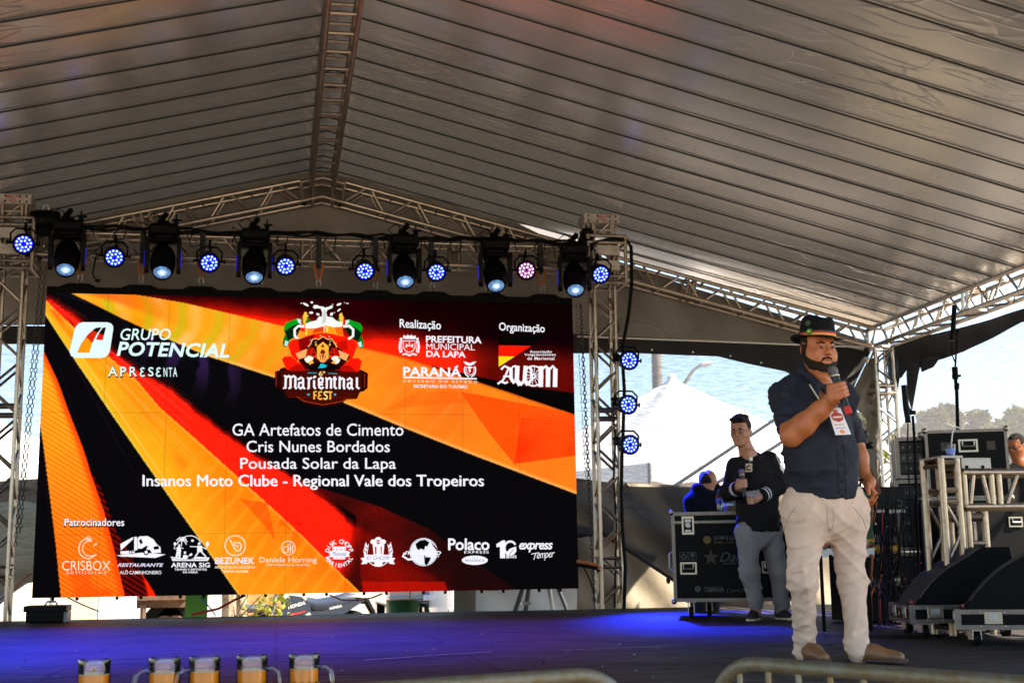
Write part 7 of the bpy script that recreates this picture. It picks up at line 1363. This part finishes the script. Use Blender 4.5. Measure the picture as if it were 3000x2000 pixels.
def barrier(lab,P0,P1,bars,banner):
    """top rail from P0 (rounded end) to P1 at rail height"""
    P0=Vector(P0);P1=Vector(P1); d=(P1-P0); L=d.length; d.normalize(); dn=Vector((0,0,-1)); o=thing('crowd_barrier',lab,'crowd barrier',(P0.x,P0.y,GZ),'crowd barriers')
    rr=.17; pts=[P0+dn*1.05,P0+dn*.5,P0+dn*rr]
    for i in range(1,8): a=R(90*i/8); pts.append(P0+d*(rr-rr*math.cos(a))+dn*(rr-rr*math.sin(a)))
    pts+=[P0+d*rr,P0+d*(L*.5),P1-d*rr]
    for i in range(1,8): a=R(90*i/8); pts.append(P1-d*(rr-rr*math.sin(a))+dn*(rr-rr*math.cos(a)))
    pts+=[P1+dn*rr,P1+dn*1.05]
    mb=MB(); mb.tube(pts,.020,12); mb.build('top_rail',GALV,o); mb=MB(); mb.tube([P0+dn*.98,P1+dn*.98],.018,10); mb.build('bottom_rail',GALV,o)
    for i in range(1,bars): mb=MB(); q=P0+d*(L*i/bars); mb.tube([q+dn*.018,q+dn*.98],.0085,8); mb.build('bar',GALV,o)
    s=d.cross(Vector((0,0,1)))
    for t in(.12,.88): mb=MB(); q=P0+d*(L*t)+dn*1.06; mb.box(q,(.05,.5,.02),Matrix.Rotation(math.atan2(d.y,d.x),3,'Z')); mb.tube([q,q-dn*.1],.018,8); mb.build('foot',GALV,o)
    return o,P0,d,L,s
def rail(x,y): return atz(x,y,ZR)
A0=rail(2085,1934); A1=rail(3260,2022); dA=(A1-A0).normalized()
b1=barrier('crowd barrier at the lower right with banners on its bars',A0,A0+dA*2.3,21,1)
B0=rail(1852,1968); B1=rail(900,2034); dB=(B1-B0).normalized(); b2=barrier('crowd barrier at the bottom centre, its rounded end by the other barrier',B0,B0+dB*2.3,21,0)
o,P0,d,L,s=b1; s=Vector((s.x,s.y,0)); off=-s*.03 if s.y<0 else s*.03
def ban(name,lab,x0,x1,top,bot,m,parts):
    a=P0+d*x0+off; b=P0+d*x1+off; w=x1-x0; t=thing(name,lab,'banner',(a+b)/2+Vector((0,0,-.5)))
    mb=MB(); mb.grid(lambda u,v:tuple(a+d*(w*u)+Vector((0,0,-top-(bot-top)*v))+s*.008*math.sin(u*9+v*5)),14,10); mb.build('cloth',m,t,180)
    for nm,mm,poly in parts:
        mb=MB(); fr_=-s.normalized()*(.012 if s.y>0 else -.012); mb.add([a+d*(w*u)+Vector((0,0,-top-(bot-top)*v))+fr_ for u,v in poly],[tuple(range(len(poly)))]); mb.build(nm,mm,t,None)
x_at=lambda px:(rail(px,1934+(px-2085)*.0749)-P0).dot(d)
ban('banner','pale grey green banner with dark blue print on the barrier',x_at(2252),x_at(2396),.075,.75,mat('grey_green_vinyl',(.20,.23,.19),.5,var=.2,vs=4),[('print',mat('blue_print',(.02,.05,.14),.5),((.12,.09),(.28,.05),(.42,.12),(.55,.10),(.62,.2),(.4,.22),(.2,.2))),('print',mat('teal_print',(.02,.14,.12),.5),((.55,.05),(.8,.08),(.95,.2),(.7,.22),(.6,.14)))])
ban('banner','black banner with red stroke beside the pale one on the barrier',x_at(2418),x_at(2985),.065,.75,mat('black_vinyl',(.008,.009,.010),.45),[('print',mat('red_print',(.55,.03,.02),.5),((.085,.03),(.115,.03),(.14,.3),(.11,.3))),('print',mat('teal_print',(.02,.14,.12),.5),((0,0),(.015,0),(.015,.9),(0,.9))),('print',mat('red_print',(.55,.03,.02),.5),((.50,.06),(.72,.06),(.70,.2),(.52,.2)))])
# ================================================================== behind the stage
WHT=mat('white_pvc',(.80,.79,.77),.55,var=.06,vs=3)
def pagoda(c,w,ze,zp,lab):
    o=thing('pagoda_tent',lab,'tent',(c[0],c[1],GZ)); N=10
    for i in range(4):
        Mx=Matrix.Rotation(i*math.pi/2+R(22),3,'Z'); mb=MB()
        def fn(u,v):
            r=w*(1-v)**1.0; k=v+ .05*math.sin(math.pi*v)*-1; p=Mx@Vector(((u*2-1)*r,-r,0)); return (c[0]+p.x,c[1]+p.y,ze+(zp-ze)*k+.05*math.sin(u*9)*math.sin(v*math.pi))
        mb.grid(fn,16,16); mb.build('roof_panel',WHT,o,180)
        mb=MB(); mb.grid(lambda u,v:tuple(Vector(c)*Vector((1,1,0)).length*0+Vector((c[0],c[1],ze-.35*v+.03*math.cos(u*40)*v))+Mx@Vector(((u*2-1)*w,-w,0))),40,3); mb.build('valance',WHT,o,180)
        p=Mx@Vector((w,-w,0)); mb=MB(); mb.tube([(c[0]+p.x,c[1]+p.y,GZ),(c[0]+p.x,c[1]+p.y,ze)],.05,8); mb.build('leg',STEEL,o)
    mb=MB(); mb.lathe([(.001,zp+.12),(.10,zp+.05),(.14,zp-.1),(.10,zp-.2)],12,Matrix.Translation((c[0],c[1],0)),cap=False); mb.build('cap',WHT,o)
    return o
q=at(1968,1108,27.0); pagoda((q.x,27.0,0),3.3,at(1968,1400,27).z,q.z,'white pagoda tent with a pointed top behind the net right of the screen')
q=at(-120,1170,30.0); pagoda((q.x,30.0,0),2.8,at(0,1400,30).z,q.z,'white pagoda tent behind the net at the left edge')
for i,(p0,p1,lab) in enumerate((((1950,1440),(2290,1215),'upper dark guy strap slanting across the white tent'),((2060,1440),(2330,1270),'lower dark guy strap slanting across the white tent'))):
    mb=MB(); mb.tube([at(*p0,22),at(*p1,22)],.035,6); tag(mb.build('guy_strap',m_strap),lab,'strap','guy straps behind the net')
POLE=mat('grey_concrete',(.20,.17,.13),.9,var=.2,vs=5)
a=at(1926,1130,38); mb=MB(); mb.tube([(a.x,38,GZ),(a.x,38,8.5)],[.20,.15],12); tag(mb.build('utility_pole',POLE),'brown grey utility pole behind the white tent','pole')
Yl=32; o=thing('street_lamp','curved street lamp rising behind the white tent peak','street lamp',(at(1990,1500,Yl).x,Yl,GZ)); mb=MB(); p=at(1990,1150,Yl); mb.tube([(p.x-.05,Yl,GZ),p,at(2008,1120,Yl),at(2030,1085,Yl),at(2050,1070,Yl)],[.07,.05,.045,.04,.035],8); mb.build('pole',POLE,o); mb=MB(); h0=at(2050,1070,Yl);h1=at(2086,1061,Yl); mb.ell((h0+h1)/2,((h1-h0).length*.55,.12,.065),14,8,Matrix.Rotation(-.22,4,'Y')); mb.build('lamp_head',mat('pale_lamp_head',(.5,.48,.45),.5),o)
# trees
def leafmat(name,c1,c2):
    m=bpy.data.materials.new(name); m.use_nodes=True; n=m.node_tree.nodes; l=m.node_tree.links; p=n['Principled BSDF']; p.inputs['Roughness'].default_value=.6
    g=n.new('ShaderNodeTexCoord'); z=n.new('ShaderNodeTexNoise'); z.inputs['Scale'].default_value=1.3; z.inputs['Detail'].default_value=6; l.new(g.outputs['Object'],z.inputs[0]); rp=n.new('ShaderNodeValToRGB'); rp.color_ramp.elements[0].position=.35; rp.color_ramp.elements[1].position=.65; rp.color_ramp.elements[0].color=(*c1,1); rp.color_ramp.elements[1].color=(*c2,1); l.new(z.outputs[0],rp.inputs[0]); l.new(rp.outputs[0],p.inputs['Base Color'])
    tl=n.new('ShaderNodeBsdfTranslucent'); l.new(rp.outputs[0],tl.inputs[0]); mx=n.new('ShaderNodeMixShader'); mx.inputs[0].default_value=.35; l.new(p.outputs[0],mx.inputs[1]); l.new(tl.outputs[0],mx.inputs[2]); l.new(mx.outputs[0],n['Material Output'].inputs[0]); return m
LF1=leafmat('olive_leaves',(.075,.08,.02),(.20,.18,.05)); LF2=leafmat('bright_leaves',(.10,.13,.01),(.28,.26,.02)); LF3=leafmat('mid_leaves',(.07,.11,.02),(.20,.23,.04)); BARK=mat('bark',(.06,.045,.032),.9,var=.4,vs=12,bump=.5,bs=30)
def tree(base,h,rx,rz_,n,leaf,lm,lab,seed,clumps=16):
    r=np.random.default_rng(seed); o=thing('tree',lab,'tree',base,'trees behind the nets'); b=np.array(base,float); mb=MB(); ct=b+[0,0,h-rz_]; top=ct+[0,0,rz_*.3]
    mb.tube([b,b+[.05*h*.1,0,h*.3],top],[h*.035,h*.026,h*.008],8); CC=[]
    for i in range(clumps):
        a=r.uniform(0,6.28); e=r.uniform(-.7,1); q=r.uniform(.45,.95); c=ct+np.array([rx*q*math.cos(a)*math.cos(e),rx*q*math.sin(a)*math.cos(e),rz_*q*math.sin(e)]); CC.append((c,r.uniform(.22,.42)*rx)); mb.tube([b+(top-b)*r.uniform(.45,.9),c*.5+ct*.5,c],[h*.010,h*.007,h*.002],5)
    mb.build('trunk',BARK,o); ci=r.integers(0,clumps,n); C0=np.array([c for c,_ in CC])[ci]; Rr=np.array([q for _,q in CC])[ci]; d=r.normal(size=(n,3)); d/=np.linalg.norm(d,axis=1)[:,None]; P_=C0+d*(Rr*r.uniform(.35,1,n)**.5)[:,None]*[1,1,.8]
    u=r.normal(size=(n,3)); u/=np.linalg.norm(u,axis=1)[:,None]; v=np.cross(u,r.normal(size=(n,3))); v/=np.linalg.norm(v,axis=1)[:,None]; s=leaf*r.uniform(.6,1.3,n)[:,None]; V=np.stack([P_-u*s,P_+v*s*.5,P_+u*s,P_-v*s*.5],1).reshape(-1,3); mkobj('crown',V,np.arange(4*n).reshape(-1,4),lm,o,None); return o
def tr_at(x,ytop,Y,rpx,lm,lab,seed,n=3600,leaf=.16,rzf=1.5):
    p=at(x,ytop,Y); sc=Y/F*1.02; rx=rpx*sc; tree((p.x,Y,GZ),p.z-GZ,rx,rx*rzf,n,leaf,lm,lab,seed)
tr_at(2745,1165,34,75,LF1,'olive tree seen through the right net left of the tall microphone stand',1); tr_at(2880,1190,36,62,LF1,'lower olive tree seen through the net right of the tall microphone stand',2); tr_at(2990,1185,30,90,LF3,'yellow green tree seen through the net at the right edge',3); tr_at(2810,1235,42,90,LF3,'dark tree low behind the net between the two olive trees',4); tr_at(2930,1240,40,80,LF3,'low green tree seen behind the case with the cup',5); tr_at(2670,1220,38,60,LF1,'olive tree close to the rear right corner post',6)
tr_at(2532,1205,21,62,LF2,'bright sunlit tree between the speaking man and the corner post',7,3000,.09,1.5)
# the strip seen under the screen
def wall(name,lab,x0,x1,y0,y1,Y,dep,m,cat='wall'):
    a=at(x0,y1,Y);b=at(x1,y0,Y); mb=MB(); mb.bb((a.x,Y,min(a.z,GZ)),(b.x,Y+dep,b.z)); return tag(mb.build(name,m,smooth=None),lab,cat)
wall('site_wall','beige wall seen under the left end of the screen',196,288,1640,1840,19,.2,mat('beige_wall',(.62,.53,.42),.85,var=.08,vs=2)); wall('site_wall','white wall seen under the screen right of the beige one',289,386,1640,1840,19.05,.2,mat('white_wall',(.82,.80,.77),.85))
wall('white_gate','narrow white gate panel left of the small black case',18,74,1760,1835,18.5,.06,WHT,'gate'); 
w2=sheet([(1392,1690),(1560,1690),(1690,1690)],[(1392,1860),(1560,1860),(1690,1860)],16.9,40,12,.05,None,5).build('white_banner',WHT,smooth=180); tag(w2,'white banner hanging behind the stage under the right end of the screen','banner')
mb=MB(); c=at(1440,1716,16.75); mb.tube([c+Vector((.30*math.cos(t),0,.05*math.sin(t))) for t in [k*.2618 for k in range(24)]],.006,5,closed=True); mb.build('print_ring',BLK,w2,origin=w2.location)
gcl=sheet([(548,1640),(580,1640),(612,1640)],[(540,1830),(575,1830),(606,1830)],17.5,20,8,.05,None,9).build('green_drape',mat('green_cloth_bright',(.16,.42,.05),.7)); tag(gcl,'light green cloth hanging behind the stage under the screen','cloth')
wall('board_fence','orange brown plank fence behind the motorcycle',690,835,1640,1850,25,.08,mat('orange_planks',(.42,.20,.07),.8,var=.35,vs=3,stretch=(9,1,.6)),'fence')
# chassis of a parked trailer
o=thing('trailer','rusty underside of a parked trailer seen under the screen','trailer',(at(465,1780,24).x,24,GZ)); RST=mat('rusty_brown',(.10,.055,.03),.8,var=.5,vs=8); k=lambda x,y,Y=24:at(x,y,Y)
mb=MB(); a=k(395,1778);b=k(545,1752); mb.bb((a.x,24,b.z-.02),(b.x,26.2,b.z+.7)); mb.bb((a.x,24.2,b.z-.16),(b.x,24.35,b.z-.02)); mb.bb((a.x,25.6,b.z-.16),(b.x,25.75,b.z-.02)); mb.build('body',RST,o,None)
for x in(478,512): mb=MB(); c=k(x,1790); mb.lathe([(.08,-.1),(.36,-.1),(.40,-.06),(.40,.06),(.36,.1),(.08,.1)],22,Matrix.Translation((c.x,24.4,GZ+.40))@Matrix.Rotation(R(90),4,'X')); w_=mb.build('wheel',RUB,o); mb=MB(); mb.lathe([(.001,.11),(.18,.105),(.2,.08)],16,Matrix.Translation((c.x,24.4,GZ+.4))@Matrix.Rotation(R(90),4,'X'),cap=False); mb.build('hub',RST,w_)
mb=MB(); c=k(418,1775); mb.tube([(c.x,24.1,b.z-.1),(c.x,24.1,GZ)],.05,8); mb.tube([(k(394,1770).x,23.9,b.z+.3),(k(394,1770).x,23.9,GZ)],.04,8,k=1); mb.build('prop_stand',[RST,WHT],o)
# bare trunk with twigs
p=at(665,1790,20); o=thing('tree','slim bare tree trunk with twigs under the middle of the screen','tree',(p.x,20,GZ)); mb=MB(); mb.tube([(p.x,20,GZ),(p.x+.03,20,-.1),(p.x-.04,20,1.8)],[.13,.11,.09],10); mb.tube([(p.x+.22,20.2,GZ),(p.x+.14,20.2,1.6)],[.10,.08],10)
for dx,dz in((.5,.35),(.62,.12),(.38,.5),(.8,.3)): mb.tube([(p.x+.1,20,-.3),(p.x+dx*.5,19.9,-.3+dz*.4),(p.x+dx,19.8,-.25+dz)],[.02,.014,.006],6)
mb.build('trunk',mat('mottled_bark',(.25,.20,.14),.9,var=.7,vs=9,bump=.4,bs=20),o)
r=np.random.default_rng(5); n=120; P_=np.array([p.x+.62,19.8,-.05])+r.normal(size=(n,3))*[.16,.1,.12]; u=r.normal(size=(n,3))*.03; v=r.normal(size=(n,3))*.02; mkobj('foliage',np.stack([P_-u,P_+v,P_+u,P_-v],1).reshape(-1,3),np.arange(4*n).reshape(-1,4),LF2,o,None)
# motorcycle
def moto(c,sc,lab):
    """side view, nose to -x; c: ground point under the engine"""
    o=thing('motorcycle',lab,'motorcycle',c); f=lambda x,y,z:(c[0]+x*sc,c[1]+y*sc,c[2]+z*sc); TK=mat('dark_blue_grey_paint',(.035,.045,.065),.25,coat=.6); SE=mat('seat_vinyl',(.02,.03,.055),.45)
    for x in(-.72,.66):
        mb=MB(); M=Matrix.Translation(f(x,0,.33))@Matrix.Rotation(R(90),4,'X')
        ring=[(.33+.045*math.cos(t),.05*math.sin(t)) for t in [k*.785 for k in range(9)]]; mb.lathe([(a*sc,b*sc) for a,b in ring],28,M,cap=False); w=mb.build('tyre',RUB,o); mb=MB(); mb.lathe([(.27*sc,-.02*sc),(.285*sc,0),(.27*sc,.02*sc)],28,M,cap=False); mb.lathe([(.05*sc,-.05*sc),(.06*sc,0),(.05*sc,.05*sc)],12,M)
        for i in range(16): a=i*math.pi/8; mb.tube([f(x+.05*math.cos(a),.02,.33+.05*math.sin(a)),f(x+.28*math.cos(a),0,.33+.28*math.sin(a))],.004*sc,4)
        mb.build('rim',CHROME,w)
    for y in(-.08,.08): mb=MB(); mb.tube([f(-.72,y,.33),f(-.47,y,.95)],.024*sc,8); mb.tube([f(-.70,y,.40),f(-.58,y,.68)],.038*sc,8); mb.build('fork',STEEL,o)
    mb=MB(); mb.tube([f(-1.12,0,.66),f(-.95,0,.755),f(-.74,0,.77),f(-.52,0,.68),f(-.45,0,.60)],[.03*sc,.07*sc,.085*sc,.075*sc,.03*sc],10); mb.build('front_fender',mat('grey_fender',(.09,.11,.14),.3),o)
    mb=MB(); mb.box(f(-.52,0,.92),(.10*sc,.2*sc,.20*sc),Matrix.Rotation(.35,3,'Y'),bev=.04); mb.build('headlight',mat('headlight_grey',(.15,.16,.17),.3),o); mb=MB(); mb.tube([f(-.42,-.38,1.10),f(-.44,-.2,1.06),f(-.44,.2,1.06),f(-.42,.38,1.10)],.016*sc,8); mb.build('handlebar',BLKM,o)
    mb=MB(); prof=[(-.46,.66),(-.42,.86),(-.30,.96),(-.12,.93),(.02,.80),(.03,.70),(-.10,.62),(-.30,.58)]; mb.prism([(a*sc,b*sc) for a,b in prof],Matrix(((1,0,0,c[0]),(0,0,1,c[1]-.13*sc),(0,1,0,c[2]),(0,0,0,1))),.26*sc); mb.build('tank',TK,o)
    mb=MB(); mb.tube([f(-.06,0,.84),f(.12,0,.77),f(.38,0,.80),f(.62,0,.88),f(.74,0,.90)],[.09*sc,.125*sc,.13*sc,.11*sc,.06*sc],12); mb.build('seat',SE,o)
    mb=MB(); prof=[(.08,.56),(.0,.70),(.20,.70),(.50,.78),(.88,.90),(.90,.86),(.55,.64),(.30,.55)]; mb.prism([(a*sc,b*sc) for a,b in prof],Matrix(((1,0,0,c[0]),(0,0,1,c[1]-.115*sc),(0,1,0,c[2]),(0,0,0,1))),.23*sc); mb.build('side_panel',TK,o)
    mb=MB(); mb.tube([f(.72,0,.86),f(.92,0,.84),f(1.02,0,.66),f(1.08,0,.50)],[.05*sc,.06*sc,.05*sc,.03*sc],8); mb.build('rear_fender',BLK,o); mb=MB(); mb.box(f(-.08,0,.42),(.36*sc,.24*sc,.34*sc),bev=.05); mb.tube([f(.05,-.14,.35),f(.4,-.16,.42),f(.85,-.17,.52)],.045*sc,10); mb.build('engine',STEEL,o); mb=MB(); mb.tube([f(-.46,0,.95),f(-.30,0,.55),f(-.10,0,.25),f(.25,0,.28),f(.30,0,.65)],.03*sc,8); mb.tube([f(.20,.1,.36),f(.66,.1,.33)],.03*sc,8); mb.tube([f(.0,-.1,.3),f(-.12,-.25,.0)],.014*sc,6); mb.build('frame',BLKM,o)
    mb=MB(); M=FRM(f(-.20,-.138,.80),(1,0,.28),(-.28,0,1)); text_on(mb,'HONDA',M,h=.055*sc,off=.02,shear=.2); M=FRM(f(.42,-.125,.755),(1,0,.2),(-.2,0,1)); text_on(mb,'HONDA',M,h=.04*sc,off=.02,shear=.2); mb.build('lettering',mat('white_decal',(.7,.7,.72),.4),o,None)
    mb=MB(); mb.prism([(-.30*sc,.66*sc),(-.05*sc,.71*sc),(-.06*sc,.69*sc),(-.28*sc,.635*sc)],Matrix(((1,0,0,c[0]),(0,0,1,c[1]-.134*sc),(0,1,0,c[2]),(0,0,0,1))),.002); mb.build('decal',mat('red_decal',(.5,.03,.03),.4),o,None)
p=at(905,1790,21.5); moto((p.x,21.5,GZ),1.0,'dark grey motorcycle parked behind the stage seen under the screen')
# green cup shaped tub
a=at(1136,1790,16.3);b=at(1238,1757,16.3); c=((a.x+b.x)/2,16.6); rd=(b.x-a.x)/2; o=thing('green_tub','dark green mug shaped tub with a side handle behind the stage','tub',(c[0],c[1],GZ)); M=Matrix.Translation((c[0],c[1],0)); mb=MB(); mb.lathe([(rd*.6,GZ),(rd*.84,-.3),(rd*.99,b.z-.01),(rd*1.02,b.z),(rd*.97,b.z),(rd*.94,b.z-.03),(rd*.6,GZ+.05)],28,M); mb.build('bowl',mat('green_plastic',(.02,.10,.025),.4),o); mb=MB(); mb.tube([(c[0]+rd*.9,c[1],b.z-.06),(c[0]+rd*1.35,c[1],b.z-.07),(c[0]+rd*1.42,c[1],b.z-.16),(c[0]+rd*1.38,c[1],-.6),(c[0]+rd*.75,c[1],-.6)],.035,10); mb.build('handle',mat('dark_green_plastic',(.008,.03,.012),.4),o)
q=at(1195,1750,16.5); mb=MB(); mb.tube([q+Vector((-.03,0,-.4)),q+Vector((.05,0,.22))],.014,6); tag(mb.build('stick',mat('pale_wood',(.5,.33,.15),.7)),'wooden stick standing in the green tub','stick')
# vehicles
def vehicle(name,lab,c,L,Wd,Hh,m,face,parts): 
    o=thing(name,lab,'van' if 'van' in name else 'pickup truck',c); return o
CARW=mat('white_car_paint',(.75,.75,.74),.3,coat=.4); CARG=mat('silver_car_paint',(.40,.41,.42),.3,.6,coat=.4); GLASS=mat('dark_car_glass',(.02,.022,.025),.08)
Yv=27.0; a=at(1075,1790,Yv); b=at(1312,1740,Yv); o=thing('pickup_truck','silver pickup seen end on under the screen, number plate above its bumper','pickup truck',((a.x+b.x)/2,Yv+2,GZ)); X0,X1=at(1135,1790,Yv).x,b.x; zb=at(1280,1760,Yv).z
mb=MB(); mb.bb((X0,Yv+.15,GZ+.55),(X1,Yv+4.6,GZ+1.15),bev=.06); mb.bb((X0+.08,Yv+1.7,GZ+1.15),(X1-.08,Yv+3.4,GZ+1.80),bev=.12); mb.build('body',CARG,o,30); mb=MB(); mb.bb((X0+.03,Yv,zb-.12),(X1-.03,Yv+.16,zb+.10),bev=.03); mb.build('bumper',CHROME,o,30); mb=MB()
for i in range(4): mb.bb((X1-.75,Yv-.012,zb-.10+.045*i),(X1-.08,Yv-.002,zb-.08+.045*i))
mb.build('grille',BLKM,o,None); mb=MB(); cpl=at(1268,1746,Yv); mb.bb((cpl.x-.2,Yv-.02,cpl.z-.075),(cpl.x+.2,Yv-.005,cpl.z+.065)); pl_=mb.build('number_plate',mat('white_plate',(.7,.7,.72),.4),o,None); mb=MB(); mb.bb((cpl.x-.2,Yv-.024,cpl.z+.04),(cpl.x+.2,Yv-.02,cpl.z+.064)); mb.build('plate_band',mat('blue_plate_band',(.03,.12,.5),.4),pl_,None)
mb=MB(); mb.bb((X0+.15,Yv+1.68,GZ+1.25),(X1-.15,Yv+1.72,GZ+1.72)); mb.build('rear_window',GLASS,o,None)
for x in(X0+.16,X1-.16):
    for y in(Yv+.95,Yv+3.7): mb=MB(); M=Matrix.Translation((x,y,GZ+.36))@Matrix.Rotation(R(90),4,'Y'); mb.lathe([(.2,-.12),(.34,-.12),(.36,-.08),(.36,.08),(.34,.12),(.2,.12)],22,M); w_=mb.build('wheel',RUB,o); mb=MB(); mb.lathe([(.001,-.125),(.2,-.12),(.2,.12),(.001,.125)],16,M,cap=False); mb.build('rim',CARG,w_)
Yv=24.0; a=at(1312,1790,Yv); b=at(1392,1730,Yv); o=thing('delivery_van','white van with a tall red tail lamp beside the silver pickup','van',((a.x+b.x)/2+.6,Yv+2,GZ)); X0=a.x; X1=a.x+1.75; mb=MB(); mb.bb((X0,Yv,GZ+.35),(X1,Yv+4.4,GZ+2.0),bev=.08); mb.build('body',CARW,o,30); mb=MB(); t0=at(1341,1768,Yv-.01);t1=at(1367,1735,Yv-.01); mb.bb((t0.x,Yv-.02,t0.z),(t1.x,Yv+.02,t1.z+.25),bev=.01); tl_=mb.build('tail_lamp',mat('red_lamp_glass',(.45,.02,.015),.2),o,30); mb=MB(); mb.bb((t0.x+.03,Yv-.026,t0.z+.05),(t1.x-.03,Yv-.021,t0.z+.16)); mb.build('lamp_segment',mat('pale_lamp_glass',(.6,.3,.25),.2),tl_,None)
mb=MB(); mb.bb((X0-.01,Yv-.06,GZ+.35),(X1+.01,Yv-.002,GZ+.62),bev=.03); mb.build('bumper',mat('grey_bumper',(.25,.25,.26),.5),o,30); mb=MB(); mb.bb((X0+.35,Yv-.006,GZ+1.2),(X1-.15,Yv-.001,GZ+1.8)); mb.build('rear_window',GLASS,o,None)
for x in(X0+.12,X1-.12):
    for y in(Yv+.8,Yv+3.5): mb=MB(); M=Matrix.Translation((x,y,GZ+.32))@Matrix.Rotation(R(90),4,'Y'); mb.lathe([(.15,-.1),(.3,-.1),(.32,-.07),(.32,.07),(.3,.1),(.15,.1)],20,M); mb.build('wheel',RUB,o)
# step ladder
o=thing('step_ladder','grey step ladder standing behind the stage under the right end of the screen','ladder',(at(1570,1790,15.4).x,15.4,GZ)); ap=at(1575,1560,15.5)
for (x0,x1) in((1512,1536),(1623,1660)):
    for y in(15.15,15.75) if x0==1512 else (15.2,15.7):
        mb=MB(); g=at((x0 if y<15.4 else x1),1790,y); d=g-ap; e=ap+d*((GZ-ap.z)/d.z); mb.tube([(e.x,y,GZ),(ap.x,15.45+(y-15.45)*.5,ap.z)],.03,6); mb.build('rail',STEEL if x0>1600 else mat('dark_grey_rail',(.06,.055,.05),.5),o)
mb=MB()
for i in range(5): t=(i+.8)/6; x=at(1520,1790,15.4).x; e=ap.x+(x-ap.x)*1.6*t; z=ap.z+(GZ-ap.z)*t; mb.box((e,15.45,z),(.10,.45,.03))
mb.build('tread',STEEL,o)
# strings and slings behind the screen foot
for pts,w,m,lab in(([(196,1748),(240,1770),(290,1790)],.008,BLK,'thin dark cable sagging at the left under the screen'),([(560,1800),(640,1782),(690,1755),(720,1742)],.016,m_red,'red cable rising under the screen foot'),([(588,1748),(612,1775),(632,1802)],.008,mat('blue_rope',(.02,.12,.4),.6),'thin blue rope under the screen'),([(965,1742),(1000,1756),(1050,1758),(1090,1750),(1120,1738)],.010,m_org,'orange cable sagging over the motorcycle seat'),([(16,1740),(50,1715),(90,1678)],.008,m_org,'thin orange cable at the foot of the left tower')):
    mb=MB(); mb.tube([at(x,y,14.9) for x,y in pts],w,6); tag(mb.build('loose_cable',m),lab,'cable')
